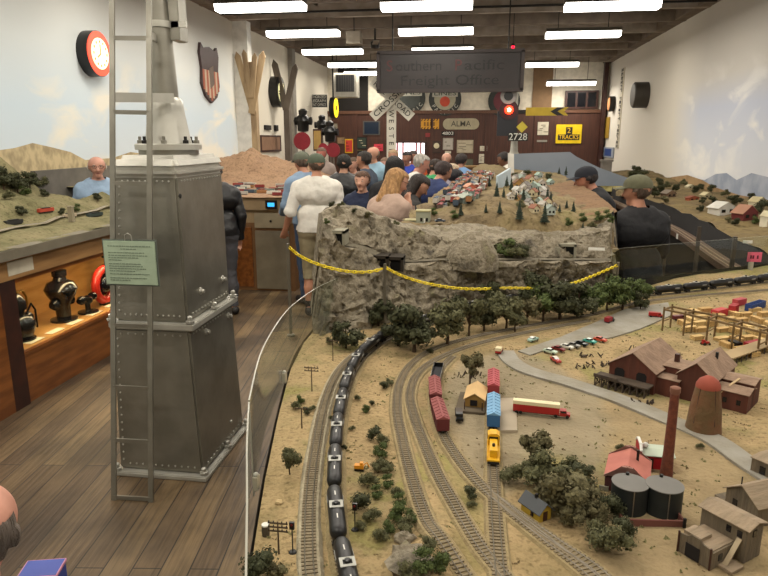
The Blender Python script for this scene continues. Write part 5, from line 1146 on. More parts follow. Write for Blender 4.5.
chain([(385, 267, 2.76), (400, 275, 2.79), (425, 283, 2.84), (455, 288, 2.89), (478, 289, 2.95), (508, 288, 3.03), (540, 288, 3.12), (566, 285, 3.2), (590, 277, 3.36), (618, 265, 3.50)], 'long yellow plastic chain sagging across the rock wall to the right post')

# ============================================================ PLATEAU DETAILS
def conifer(seed):
    rnd = random.Random(seed); t = thing('conifer_tree', '', 'model tree', (0, 0, 0)); mb = MB(); MB().cyl((0, 0, -.02), (0, 0, .3), .02, n=6).build('trunk', BARK, t)
    for k in range(9):
        z = .12+.82*k/9; r_ = .24*(1-k/9.5); n_ = 9
        P = [(0, 0, z+.16)]+[(r_*math.cos(2*PI*j/n_)*rnd.uniform(.7, 1.2), r_*math.sin(2*PI*j/n_)*rnd.uniform(.7, 1.2), z-rnd.uniform(0, .04)) for j in range(n_)]
        mb.add(P, [(0, 1+j, 1+(j+1) % n_) for j in range(n_)]+[tuple(range(n_, 0, -1))])
    mb.build('needles', leafmat('needle', '1f2a1e', '2b3626'), t, fix=False); return t
PR['conifer'] = [conifer(1), conifer(2)]
CN = [(489, 186, 12, 0), (499, 216, 14, 0), (520, 222, 22, 0), (545, 224, 22, 0), (503, 203, 16, 0), (523, 202, 15, 0), (511, 192, 14, 0), (547, 204, 16, 0), (551, 205, 14, 0), (572, 218, 17, 0), (583, 232, 10, 0), (560, 212, 9, 0), (538, 196, 10, 0), (516, 200, 9, 0), (460, 215, 14, 0), (470, 205, 14, 0), (496, 200, 18, 0), (507, 187, 12, 0), (555, 211, 8, 0), (559, 175, 8, 0), (566, 176, 10, 0), (567, 208, 9, 0), (486, 212, 10, 0)]
for i, (x, y, h, k) in enumerate(CN):
    where = 'on the brown hill' if y > 208 else 'beside the white sky board' if x < 510 else 'among the model town houses'
    plant('conifer', None, h, '%s dark conifer %s' % ('tall' if h > 14 else 'small', where), i, 'dark conifers '+where+(' tall' if h > 14 else ' small'), pos=onplat(x, y), sx=1)
for i, (x, y, h, k) in enumerate([(445, 213, 10, 1), (434, 215, 8, 2), (455, 218, 9, 2), (520, 208, 9, 1), (533, 207, 8, 2), (515, 180, 7, 0), (527, 178, 8, 0), (548, 180, 7, 0), (585, 222, 9, 2), (600, 222, 10, 2), (608, 219, 9, 2), (592, 228, 8, 1), (570, 226, 8, 2), (610, 226, 8, 2)]):
    plant('bush', None, h, 'small bush on the raised layout %s' % ('at the yard end' if x < 470 else 'at the town edge' if y < 212 else 'at the corner of the brown hill'), k, 'bushes on the raised layout %s' % ('yard' if x < 470 else 'town' if y < 212 else 'corner'), 'model bush', pos=onplat(x, y), sx=1.2)
for i, (x, y, h, k) in enumerate([(505, 258, 20, 2), (515, 259, 18, 1), (522, 258, 14, 0), (333, 208, 6, 0), (341, 206, 6, 1), (327, 224, 6, 2), (368, 219, 8, 3), (355, 212, 5, 0), (397, 226, 6, 1)]):
    Yd = 3.3 if x > 480 else 3.02
    q = min([v for r_ in low+led+up+tp for v in r_], key=lambda v: (lambda w_: abs(384+F*w_.dot(RT)/w_.dot(FW)-x)+abs(288-F*w_.dot(UP)/w_.dot(FW)-y))(v-Vector((0, 0, EYE))))
    plant('bush', None, h, 'small %s bush growing on the rock ledges' % ('dark', 'olive', 'bright green', 'brown')[k], k, 'small bushes on the rock', 'model bush', pos=q, sx=1.3)
# town houses
R.seed(5)
hc = [('cfc7b6', 'a8a298'), ('a9b3aa', '8a958c'), ('cfc3a0', '8a5a44'), ('c2bfb8', 'b5b3ac'), ('a8824a', '6c4a2c'), ('dcd8d0', '75706a'), ('95a39c', '9cb0a4'), ('b5aca0', '8f8880')]
HM = [(mat('house_'+a_, a_, .8), mat('hroof_'+b_, b_, .8)) for a_, b_ in hc]
tn = [(514, 184), (521, 182), (529, 184), (536, 181), (518, 189), (526, 190), (534, 188), (542, 186), (515, 196), (524, 197), (533, 196), (541, 194), (519, 203), (529, 205), (538, 203), (546, 199), (543, 208), (549, 214), (534, 211), (517, 193), (522, 186), (529, 194), (537, 190), (546, 192), (511, 199), (527, 201), (548, 206), (540, 211), (530, 180), (515, 182), (538, 178), (553, 209), (524, 192), (519, 178), (513, 178), (523, 176), (533, 176), (541, 177), (550, 184), (512, 206)]
nm = ['white', 'pale green', 'cream and rust-roofed', 'grey', 'ochre', 'pale dark-roofed', 'mint', 'taupe']
for i, (x, y) in enumerate(tn):
    q = onplat(x, y); k = i % 8; s_ = R.uniform(.42, .7)*(1.2 if y < 192 else 1)
    hstreet('model_house', '%s model house in the town, %s' % (nm[k], 'front row by the conifers' if y > 200 else 'middle of the town' if y > 188 else 'far end of the town'), 'model building', 'town houses %s %d' % (nm[k], y > 200 or (y > 188)*2), q.x, q.y, q.z-.005, R.uniform(-.6, .6), .08*s_, .11*s_, .06*s_, .035*s_, *HM[k])
# yard cars and buildings (left part of the plateau)
YC = ['8c3b33', 'a8a49a', '5b4c42', '7d2a28', 'c8c2b4', '3c4a58', '94653a', '6c7a70']
YM = [mat('yardcar_'+c, c, .7) for c in YC]; yn = ['rust red', 'pale grey', 'dark brown', 'deep red', 'whitish', 'slate blue', 'orange brown', 'grey green']
ybp = []
def yard_car(k):
    t = thing('freight_car', '', 'model train car', (0, 0, 0)); MB().bb((-.016, -.075, .012), (.016, .075, .045)).build('body', YM[k], t); MB().prism([(-.017, .045), (.017, .045), (0, .052)], -.075, .075, 'y').build('roof', YM[(k+1) % 8], t); MB().bb((-.012, -.06, 0), (.012, .06, .012)).build('undercarriage', M_['wheel'], t); return t
lanes = [((434, 208), (468, 176)), ((439, 210), (473, 176)), ((444, 211), (478, 175)), ((450, 211), (482, 175)), ((456, 210), (486, 175)), ((462, 209), (490, 176)), ((468, 208), (493, 178))]
protos = []
for li, (a_, b_) in enumerate(lanes):
    A_, B2 = onplat(*a_), onplat(*b_); n_ = int((B2-A_).length/.165); ang = math.atan2(B2.y-A_.y, B2.x-A_.x)-PI/2
    for j in range(n_):
        if R.random() < .28: continue
        u = (j+.5)/n_; q = A_.lerp(B2, u); k = R.randrange(8)
        d = ray(0, 0); vz = min(PTS, key=lambda v: (v.x-q.x)**2+(v.y-q.y)**2); q.z = vz.z+.012
        if len(protos) <= k or True:
            pk = next((c for kk, c in protos if kk == k), None)
            if pk is None: pk = yard_car(k); protos.append((k, pk)); c = pk
            else: c = copy_thing(pk)
        c.location = q; c.rotation_euler = (0, 0, ang); c['label'] = '%s model freight car in the rail yard, %s lane from the crowd, %s end' % (yn[k], words_[li], 'near' if u < .35 else 'far' if u > .7 else 'middle'); c['group'] = 'yard freight cars '+c['label']
def yb(px, w_, d_, h_, lab, wm, rm, rz=.4, rh=.02):
    q = onplat(*px); return hstreet('yard_building', lab, 'model building', None, q.x, q.y, q.z-.01, rz, w_, d_, h_, rh, wm, rm)
p = onplat(421, 222)
def lpt(x, y, Y): return aty(x, y, Y)
q = lpt(424, 231, 3.7)
t = thing('grain_elevator', 'grey-green tall model mill building with flat roof beside the blonde woman', 'model building', (q.x, q.y, q.z))
GG = mat('elev_green', '8c8f7c', .8); GR2 = mat('elev_roof', 'a39c72', .8)
MB().bb((-.045, -.03, -.02), (.035, .05, .115)).build('tower_walls', GG, t); MB().bb((-.048, -.033, .115), (.038, .053, .122)).build('roof', GR2, t); MB().bb((-.11, -.02, -.02), (-.045, .05, .06)).build('annex_walls', GG, t); MB().bb((-.113, -.023, .06), (-.042, .053, .066)).build('annex_roof', GR2, t)
for x in (-.02, .012): MB().bb((x, -.032, .06), (x+.012, -.029, .08)).build('window', M_['glassw'], t)
MB().bb((.0, -.034, .0), (.008, -.03, .075)).build('white_chute', M_['white'], t)
for (px, col, lab) in (((415, 228), '4a6a94', 'blue model car below the grey-green mill'), ((428, 230), 'c9a63c', 'yellow model car below the grey-green mill'), ((440, 222), '3c4450', 'dark model car right of the grey-green mill')):
    q = aty(px[0], px[1], 3.62); pp_ = car(lab, col, (600, 400), .3, .06); pp_.location = q
yb((466, 202), .07, .10, .035, 'long grey-green shed at the near end of the rail yard', mat('yard_shed', '8a9488', .8), mat('yard_shed_r', '9aa294', .8))
yb((469, 194), .07, .09, .07, 'orange-red model station building in the rail yard', mat('station_red', 'b8634c', .8), mat('station_roof', 'c08a70', .8))
yb((481, 182), .08, .11, .06, 'ochre building at the far end of the rail yard', mat('ochre_b', 'a5763b', .8), mat('ochre_r', '8a5e35', .8))
def board(px4, Y, th, name, lab, m):
    P = [aty(x, y, Y) for x, y in px4]; n = len(P); mb = MB(); mb.add(P+[p+Vector((0, th, 0)) for p in P], [tuple(range(n)), tuple(range(2*n-1, n-1, -1))]+[(i, (i+1) % n, n+(i+1) % n, n+i) for i in range(n)]); return tag(mb.build(name, m), lab, 'backdrop board')
SKB = mat('sky_board', 'b9c6cc', .9, 0, 'aebdc6', 1.5); GB = mat('grey_board', '8a929c', .9, 0, '7f8892', 1.2)
a_ = [aty(495, 172, 7.4), aty(508, 163, 9.4), aty(508, 196, 9.4), aty(506, 214, 7.6), aty(495, 206, 7.4)]
P = [aty(496, 176, 5.9), aty(509, 168, 6.5), aty(509, 206, 6.5), aty(496, 207, 5.9)]; n = 4
mb = MB(); mb.add(P+[p+Vector((.02, 0, 0)) for p in P], [(0, 1, 2, 3), (7, 6, 5, 4)]+[(i, (i+1) % n, n+(i+1) % n, n+i) for i in range(n)]); tag(mb.build('sky_backdrop_board', SKB), 'pale blue-white painted sky board dividing rail yard and town', 'backdrop board')
board([(508, 153), (514, 154), (514, 190), (508, 190)], 8.1, .03, 'backdrop_end_strip', 'narrow white end strip of the backdrop at the town corner', M_['white'])
board([(510, 154), (570, 152), (577, 157), (600, 168), (628, 178), (628, 186), (510, 186)], 11.2, .03, 'grey_backdrop_board', 'long grey-blue painted backdrop board behind the model town', GB)
# ============================================================ RIGHT LAYOUT ALONG THE WALL
rg = thing('right_layout', 'long model railway layout of hills and houses along the right wall', 'model railway layout', (0, 0, 0))
def fx(y): return 2.35+.30*sstep(5, 9, y)
def hR(x, y):
    z = 1.06+.04*sstep(.3, 1.2, x-fx(y))
    z += .04*fbm(x, y, 0, 2)+.15*math.exp(-((y-15.5)/1.8)**2)*sstep(.2, .8, x-fx(y))*(1+.5*fbm(x, y, 2, 1.5))
    return z
rows_ = [[(fx(y)+(XR-.02-fx(y))*i/36, y, hR(fx(y)+(XR-.02-fx(y))*i/36, y)) for i in range(37)] for y in [4.2+i*.12 for i in range(110)]]
MB().grid(rows_).build('valley_ground', terrain_mat('valley_green', [(.3, '50462f'), (.45, '75664a'), (.6, '84734f'), (.75, '605a3c')], 2, 14, .7), rg)
ys_ = [4.2+i*.4 for i in range(34)]; FM = mat('fascia_brown', '2c211a', .7); SK = mat('skirt_black', '191614', .9)
mb = MB(); mb.grid([[(fx(y), y, hR(fx(y), y)) for y in ys_], [(fx(y)-.02, y, .86) for y in ys_]]); mb.build('dark_fascia', SK, rg)
mb = MB(); mb.grid([[(fx(y)-.02, y, .86) for y in ys_], [(fx(y)-.17, y, .86) for y in ys_], [(fx(y)-.17, y, .80) for y in ys_], [(fx(y)-.02, y, .80) for y in ys_]], False); mb.build('lower_shelf', mat('shelf_brown', '5a4433', .6), rg)
for dx in (.14, .09): MB().tube([(fx(y)-dx, y, .868) for y in ys_], .006, 6).build('shelf_rail', mat('rail_tan', '8f7a60', .5), rg)
mb = MB(); mb.grid([[(fx(y)-.10, y, .80) for y in ys_], [(fx(y)-.10, y, .02) for y in ys_]]); mb.build('black_curtain', SK, rg)
def rpt(px, py):
    d = ray(px, py); t = 1.0
    for _ in range(4000):
        p = Vector((d.x*t, d.y*t, EYE+d.z*t))
        if p.x > fx(p.y) and p.z <= hR(min(p.x, XR-.03), p.y): break
        if p.x > XR-.05: break
        t += .01
    p.x = min(p.x, XR-.12); return Vector((p.x, p.y, hR(p.x, p.y)))
rb = [('white', (721, 214), .34, .24, .13, .08, 'd5d2c8', 'c9c7bd', 'white model barn with pale roof on the right layout'), ('red', (744, 219), .28, .22, .12, .10, '6a2a28', '9a7058', 'dark red model barn with tan roof on the right layout'),
 ('grey', (668, 197), .22, .2, .10, .06, '7f6650', '6f6252', 'brown model house behind the olive-capped figure'), ('cream', (757, 206), .2, .2, .1, .07, 'cfc7a8', 'b9ad85', 'cream model farmhouse above the red barn'), ('orange', (692, 200), .24, .12, .06, .03, 'a5583a', '8a4a34', 'orange-red model building with lit windows on the right layout'),
 ('tan', (706, 197), .2, .14, .06, .05, 'b8ac88', 'c2b68e', 'long tan model farm shed among the right hills'), ('small', (690, 188), .2, .12, .05, .04, 'c9c0a0', 'bcb292', 'small pale house on the far slope of the right layout'), ('mill', (766, 226), .12, .12, .16, .06, 'd6cfb8', 'c0b898', 'tall pale tower building at the right frame edge')]
for n_, px, w_, d_, h_, rh, c1_, c2_, lab in rb:
    q = rpt(*px); hstreet('model_barn', lab, 'model building', None, q.x, q.y, q.z-.01, .5, w_*.75, d_*.75, h_*.75, rh*.75, mat('rb_'+c1_, c1_, .8), mat('rr_'+c2_, c2_, .8))
q = rpt(690, 202)
R.seed(21)
for i, (x, y, h, k) in enumerate([(654, 198, 12, 0), (661, 194, 9, 0), (668, 189, 8, 1), (676, 192, 8, 0), (683, 186, 7, 1), (697, 194, 9, 0), (702, 204, 7, 2), (712, 205, 8, 0), (731, 206, 10, 0), (737, 204, 9, 1), (762, 214, 14, 0), (755, 224, 8, 2), (735, 226, 8, 0), (716, 192, 8, 0), (725, 197, 8, 1), (752, 203, 10, 0), (705, 190, 6, 0), (643, 180, 10, 0), (636, 178, 12, 0), (632, 180, 9, 0), (728, 223, 7, 3), (700, 212, 7, 3), (665, 203, 8, 3), (658, 187, 9, 0)]):
    plant('bush' if i % 3 else 'dark', None, h, '%s model tree on the right wall layout, %s' % (('dark', 'olive', 'green', 'brown')[k], 'near the barns' if x > 710 else 'behind the olive-capped figure' if x < 672 else 'in the middle slope'), k, 'trees of the right wall layout %s %d' % ('near' if x > 710 else 'far' if x < 672 else 'mid', k), pos=rpt(x, y), sx=1.1)
for (x, y) in ((678, 230), (700, 241)):
    q = aty(x, y, 1); 
    d = ray(x, y); tt = (fx(8)-.175)/d.x; p = Vector((d.x*tt, d.y*tt, EYE+d.z*tt)); tt = (fx(p.y)-.175)/d.x; p = Vector((d.x*tt, d.y*tt, EYE+d.z*tt)); p.z = .83
    tag(MB().bb((p.x-.004, p.y-.03, p.z-.03), (p.x, p.y+.03, p.z+.03)).build('number_tag', M_['white']), 'small white tag on the shelf edge of the right layout, %s one' % ('farther' if x == 678 else 'nearer'), 'tag')
for (x, Y) in ((669, 6.8), (701, 6.0), (738, 5.4)):
    b = aty(x, 215, Y); p = Vector((fx(Y)-.22, Y, 0)) if False else Vector((b.x, Y, 0))
    t = thing('clear_panel_post', 'slim dark post of the aisle rail, %s' % {669: 'beside the olive-capped figure', 701: 'middle one', 738: 'nearest the right edge'}[x], 'post', p); MB().bb((-.014, -.014, 0), (.014, .014, 1.20)).build('post', mat('post_dim', '4a4238', .5), t); MB().bb((-.03, -.03, 0), (.03, .03, .01)).build('foot', M_['dark'], t)
# green mounds on the far side and grey tower model
for (x, y, Y, r, h, lab, m) in ((618, 186, 13.5, .75, .30, 'pale green mossy model hill at the far right aisle end', terrain_mat('moss', [(.3, '80794e'), (.5, '9a9160'), (.7, '7b7448')], 3, 20, .7)), (590, 178, 15, .5, .26, 'dark rocky model hill behind the black-capped figure', HILL), (640, 188, 12, .4, .22, 'dark green model hill near the right wall', HILL)):
    q = aty(x, y, Y); mb = MB(); mb.ball((q.x, Y, 1.0), (r, r*.8, q.z-1.0+h*.35), 30, 16, .12, x, 4)
    for i, v in enumerate(mb.v): mb.v[i] = (v[0], v[1], max(.98, v[2]))
    tag(mb.build('model_hill', m), lab, 'model hill')
q = aty(606, 168, 14.5); t = thing('stone_pier_model', 'grey stone model pier standing by the right aisle end', 'model tower', (q.x, 14.5, .98)); MB().bb((-.10, -.1, 0), (.10, .1, .52)).build('shaft', mat('pier_grey', '76706a', .9), t); MB().bb((-.12, -.12, .52), (.12, .12, .56)).build('cap', mat('pier_grey', '76706a', .9), t)
tb = thing('far_right_table', 'dark layout table under the far right model hills', 'table', (2.0, 13.2, 0)); MB().bb((-1.2, -1.6, .86), (.4, 3.0, .99)).build('table_top', HILL, tb); MB().bb((-1.15, -1.55, 0), (.35, 2.95, .86)).build('black_curtain', SK, tb)

# ============================================================ SIGNS AND WALL PIECES
def wallY(px, py, Y=YF-.1): return aty(px, py, Y)
def disc(name, lab, cat, c, r, rim, face, axis='y', sgn=-1, th=.06, letter=None, band=None):
    t = thing(name, lab, cat, c)
    MB().lathe([(r, 0), (r, sgn*th)], n=40, axis=axis).build('case', rim, t)
    MB().lathe([(r*.97, sgn*th), (r*.97, sgn*(th+.006))], n=40, axis=axis).build('rim_band', band or rim, t)
    MB().lathe([(r*.68, sgn*(th+.006)), (r*.68, sgn*(th+.014))], n=40, axis=axis).build('face', face, t)
    return t
# left wall pieces
c = atx(89, 54, XL); NR = mat('neon_red', 'e8482a', .5, emit=.9); NW = mat('clock_face', 'f6ecc8', .5, emit=.9)
t = disc('neon_clock', 'round wall clock with glowing red ring and white face on the left wall', 'clock', c, .275, M_['black'], NW, 'x', 1, .14, band=NR)
for k in range(12):
    a = k*PI/6; MB().box((.157, .145*math.cos(a), .145*math.sin(a)), (.004, .02, .03)).build('hour_mark', mat('clock_tan', 'b08a30', .6), t)
mb = MB(); mb.bar((.16, 0, 0), (.16, .0, .11), .004, .014, (0, 1, 0)); mb.bar((.16, 0, 0), (.16, -.07, -.05), .004, .016, (0, 0, 1)); mb.build('hands', mat('clock_tan', 'b08a30', .6), t)
def mural_side(poly, c, m, name, par, x0=.0, x1=.05): return MB().prism(poly, x0, x1, 'x').build(name, m, par)
c = atx(208, 72, XL); t = thing('shield_sign', 'shield-shaped sign with dark top and red and white stripes on the left wall', 'sign', c)
S = [(-.50, .62), (-.36, .52), (0, .58), (.36, .52), (.50, .62), (.58, .40), (.50, .05), (.56, -.30), (.36, -.58), (0, -.74), (-.36, -.58), (-.56, -.30), (-.50, .05), (-.58, .40)]
S = [(a*.72, b*.74) for a, b in S]; mural_side(S, c, mat('shield_dark', '41302f', .6), 'panel', t)
for k in range(9):
    y0 = -.36+k*.08; z0 = -.52+abs(y0+.04)*.55; mural_side([(y0, z0+.02), (y0+.075, z0+.02), (y0+.075, .02), (y0, .02)], c, mat('stripe_rust', 'a0563e', .7) if k % 2 == 0 else mat('stripe_cream', 'b9a48c', .7), 'stripe', t, .05, .056)
mural_side([(-.06, -.3), (.14, -.2), (.12, .12), (-.08, .05)], c, mat('shield_smudge', '6a5a50', .7), 'emblem', t, .056, .060)
def vpost(name, lab, px, ytop, ybot, wid, m, arms):
    X = XL+.35; c = atx(px, (ytop+ybot)/2, X); top = atx(px, ytop, X).z; t = thing(name, lab, 'old crossing post', (X, c.y, 0)); MB().bb((-.07, -wid/2, 0), (.07, wid/2, top)).build('post', m, t)
    for k, (y0, z0, y1, z1, w2) in enumerate(arms):
        a, b = Vector((y0, -wid/2, top+z0)), Vector((y1, -wid/2, top+z1)); d = (b-a).normalized(); u = Vector((-d.z, 0, d.x)); P = [a-u*w2/2, a+u*w2/2, b+u*w2/2, b+d*w2*.8, b-u*w2/2]
        MB().prism([(p.x, p.z) for p in P], -wid/2-.03*k-.03, -wid/2-.03*k, 'y').build('arm_board', m, t)
    return t
AW = mat('aged_pale_wood', 'b39c78', .8, 0, '8a7458', 5, .2, stretch=(1, 1, .3)); AD = mat('aged_grey_wood', '6e645a', .9, 0, '5a5148', 5, .2, stretch=(1, 1, .3))
vpost('crossing_post', 'pale peeling wooden crossing post with pointed boards by the left wall', 254, 63, 150, .16, AW, [(.02, -1.0, -.26, .1, .13), (-.02, -1.0, .26, .1, .13), (.0, -.7, -.1, .15, .1), (.03, -.7, .12, .08, .1)])
vpost('crossing_post', 'dark grey weathered crossing post with two raised arms by the left wall', 288, 95, 175, .16, AD, [(0, -.35, -.24, .68, .15), (0, -.35, .26, .58, .15)])
c = atx(273, 92, XL); t = disc('round_lit_sign', 'round black-cased sign with yellow-white lit lettering between the two crossing posts', 'sign', c, .36, M_['black'], mat('lit_cream', 'e8e0a8', .5, emit=1.0), 'x', 1, .2)
R.seed(9)
for k in range(14): MB().box((.218, R.uniform(-.2, .2), R.uniform(-.2, .2)), (.006, .06, .03)).build('dark_mark', M_['black'], t)
c = aty(317, 101, 19.4); t = thing('telegraph_sign', 'black sign with three lines of white letters high on the left rear wall', 'sign', c, .12)
MB().box((0, 0, 0), (.60, .04, .36)).build('board', M_['black'], t)
for i, s_ in enumerate(('AUTHORIZED', 'TELEGRAPH', 'AGENT OFFICE')): text(s_, .12, FRONT((0, -.022, .115-.115*i)), mat('sign_white', 'c9c7bd', .7), t, width=.54)
MB().bb((-.02, .0, .1), (.02, .12, .14)).build('bracket', M_['dark'], t)
# heater
c = aty(345, 85, 18.2); HT = mat('heater_white', 'b0aca0', .5); t = thing('unit_heater', 'white hanging unit heater with dark grille near the left rear corner', 'heater', c)
MB().bb((-.32, 0, -.32), (.32, .5, .32)).build('casing', HT, t, bevel=.01); g = MB().bb((-.26, -.01, -.18), (.26, .0, .27)).build('grille_opening', M_['black'], t)
for k in range(8): MB().bb((-.25+k*.067, -.02, -.17), (-.235+k*.067, -.01, .26)).build('slat', mat('slat_dark', '3a3733', .6), g)
for x in (-.28, .28): MB().cyl((x, .25, .32), (x, .25, ZC-c.z+.55), .01, n=6).build('hanging_rod', M_['dark'], t)
# yellow round lit sign
c = aty(336, 108, 19.0); t = thing('yellow_lit_sign', 'narrow glowing yellow disc sign seen nearly edge-on below the heater', 'sign', c, -.03)
MB().lathe([(.30, 0), (.30, .14)], n=32, axis='x', c=(-.14, 0, 0)).build('case', M_['black'], t); MB().lathe([(.27, 0), (.27, .01)], n=32, axis='x').build('lit_face', mat('lit_yellow', 'f2d51e', .5, emit=1.6), t); MB().lathe([(.08, .01), (.08, .018)], n=20, axis='x').build('centre_mark', mat('ochre_mark', 'b07a14', .6), t)
MB().bb((-.1, -.02, .25), (-.06, .02, ZC-c.z+.55)).build('hanger', M_['dark'], t)
def framed(name, lab, cat, px0, px1, fm, face, Y=YF-.06, th=.03, pat=None):
    a, b = aty(*px0, Y), aty(*px1, Y); c = (a+b)/2; w_, h_ = abs(b.x-a.x), abs(a.z-b.z); t = thing(name, lab, cat, c); MB().box((0, 0, 0), (w_, th, h_)).build('frame' if face else 'board', fm, t)
    if face: MB().box((0, -th/2-.002, 0), (w_*.84, .006, h_*.84)).build('face', face, t)
    if pat:
        mb = MB(); rr = random.Random(px0[0]*7+px0[1])
        for k in range(pat[1]): mb.box((rr.uniform(-.3, .3)*w_, -th/2-.007, (-.32+.64*(k+.5)/pat[1])*h_), (w_*rr.uniform(.2, .45), .004, h_*.05))
        mb.build('print', pat[0], t)
    return t, w_, h_
t, w_, h_ = framed('television', 'dark wall-mounted screen left of the crossbuck pole', 'television', (363, 121), (380, 135), mat('tv_frame', '4a4a48', .5), mat('tv_blue', '1d2a3c', .2, emit=0))
FW_ = mat('frame_wood', '5a4028', .6)
framed('poster', 'small framed black and cream poster on the rear wall below the television', 'poster', (356, 137), (367, 149), M_['black'], mat('poster_g', '2c3a30', .7), pat=(M_['cream'], 3))
framed('notice', 'red and yellow notice left of the television poster', 'notice', (345, 139), (353, 153), M_['yellow'], mat('notice_red', 'c8382e', .7), pat=(M_['ink'], 3))
framed('notice', 'small brown framed notice near the rear left corner', 'notice', (337, 137), (345, 144), FW_, mat('tan_card', '9a7f60', .8), pat=(M_['ink'], 3))
framed('notice', 'bright pink-red card on the rear wall behind the crowd', 'notice', (374, 144), (383, 151), mat('pink_red', 'd83c4e', .6), None, pat=(M_['ink'], 2))
framed('notice', 'small green-framed card under the black poster', 'notice', (357, 150), (363, 158), mat('frame_olive', '6a6438', .7), M_['black'])
# clock and pictures
t, w_, h_ = framed('wall_clock', 'square brown wall clock with white dial on the rear wall', 'clock', (432, 141), (441, 153), mat('clock_wood', '2e1a12', .5), mat('clock_wood2', '3c2418', .5)); MB().lathe([(.09, -.02), (.09, -.028)], n=24, axis='y', c=(0, 0, .04)).build('dial', M_['cream'], t)
framed('framed_photo', 'tall framed print with two dark locomotives on the rear wall', 'picture', (443, 138), (453, 150), mat('grey_mount', '9c958a', .7), mat('photo_grey', 'b3aca0', .7), pat=(M_['ink'], 2))
framed('framed_photo', 'wide pale framed map print on the rear wall', 'picture', (457, 140), (473, 153), mat('pale_frame', 'a89c84', .7), mat('photo_pale', 'b8ad94', .7), pat=(mat('faint_ink', '6f6857', .8), 5))
framed('notice', 'small white card below the locomotive print', 'notice', (445, 151), (451, 153.4), M_['paper'], None)
framed('notice', 'upper of two cream papers pinned right of the map print', 'notice', (480, 146), (487, 151), M_['paper'], None, pat=(mat('faint_ink', '6f6857', .8), 2))
framed('notice', 'lower taller cream paper pinned right of the map print', 'notice', (479, 154), (486, 163), M_['paper'], None, pat=(mat('faint_ink', '6f6857', .8), 4))
framed('notice', 'tiny dark red notice above the wall clock', 'notice', (425.5, 133), (430, 137), mat('dim_red', '8a3030', .7), None)
framed('framed_print', 'dim olive framed print behind the blue-shirted figure', 'picture', (465, 159), (473, 166), mat('olive_f', '4d5040', .8), mat('olive_g', '5a5c4c', .8))
t, w_, h_ = framed('striped_warning_sign', 'orange-yellow sign with slanted stripes on the rear wall', 'sign', (421, 119), (439, 129), mat('orange_yellow2', 'c98f1c', .6), None)
for k in range(6): 
    mb = MB(); x = -w_/2+w_*k/6; mb.prism([(x, h_*.30), (x+w_*.06, h_*.30), (x+w_*.11, h_*.5), (x+w_*.05, h_*.5)], -.02, -.016, 'y'); mb.prism([(x, -h_*.5), (x+w_*.06, -h_*.5), (x+w_*.11, -h_*.32), (x+w_*.05, -h_*.32)], -.02, -.016, 'y'); mb.build('dark_stripe', mat('stripe_brown', '3c2414', .7), t)
mb = MB()
for k in range(4): mb.bb((-w_*.34+k*w_*.17, -.02, -h_*.2), (-w_*.34+k*w_*.17+w_*.1, -.016, h_*.2))
mb.build('dark_lettering', mat('stripe_brown2', '7a5214', .7), t)
a, b = aty(443, 118.5, YF-.07), aty(479, 129.5, YF-.07); c = (a+b)/2; w_, h_ = b.x-a.x, a.z-b.z; t = thing('station_name_sign', 'long rounded cream station sign reading ALMA on the rear wall', 'sign', c)
pl = [(s*(w_/2-h_/2)+h_/2*math.cos(q_), h_/2*math.sin(q_)) for s, rng in ((1, range(-6, 7)), (-1, range(6, 19))) for q_ in [k*PI/12 for k in rng]]
MB().prism(pl, -.02, .02, 'y').build('board', mat('alma_cream', 'a39a80', .7), t); text('ALMA', h_*.72, FRONT((0, -.024, 0)), mat('alma_ink', '4a453c', .7), t, width=w_*.55)
c = aty(448, 133.5, YF-.08); t = thing('number_plate', 'small dark number plate reading 4803 on the rear wall', 'number plate', c); MB().box((0, 0, 0), (.42, .02, .13)).build('plate', M_['ink'], t); text('4803', .14, FRONT((0, -.014, 0)), M_['white'], t, width=.36)
a, b = aty(556.5, 124.5, YF-.08), aty(581, 143.5, YF-.08); c = (a+b)/2; w_, h_ = b.x-a.x, a.z-b.z; t = thing('tracks_sign', 'bright yellow sign reading 2 TRACKS on the rear wall', 'sign', c); MB().box((0, 0, 0), (w_, .03, h_)).build('board', mat('sign_yellow', 'e6c400', .6), t, bevel=.01)
MB().bb((-w_*.42, -.02, -h_*.32), (w_*.42, -.016, -.02*h_)).build('black_band', M_['ink'], t); MB().bb((-w_*.12, -.02, -.02*h_), (w_*.13, -.016, h_*.36)).build('black_square', M_['ink'], t)
text('TRACKS', h_*.32, FRONT((0, -.023, -h_*.17)), M_['yellow'], t, width=w_*.76); text('2', h_*.38, FRONT((0, -.023, h_*.17)), M_['yellow'], t)
framed('notice', 'cream paper with dark print left of the yellow 2 TRACKS sign', 'notice', (538, 122), (548, 135), M_['paper'], None, pat=(mat('faint_ink', '6f6857', .8), 5)); framed('notice', 'thin grey strip plate below the cream paper', 'notice', (537, 140), (547, 142), mat('strip_grey', '8f8a80', .6), None)
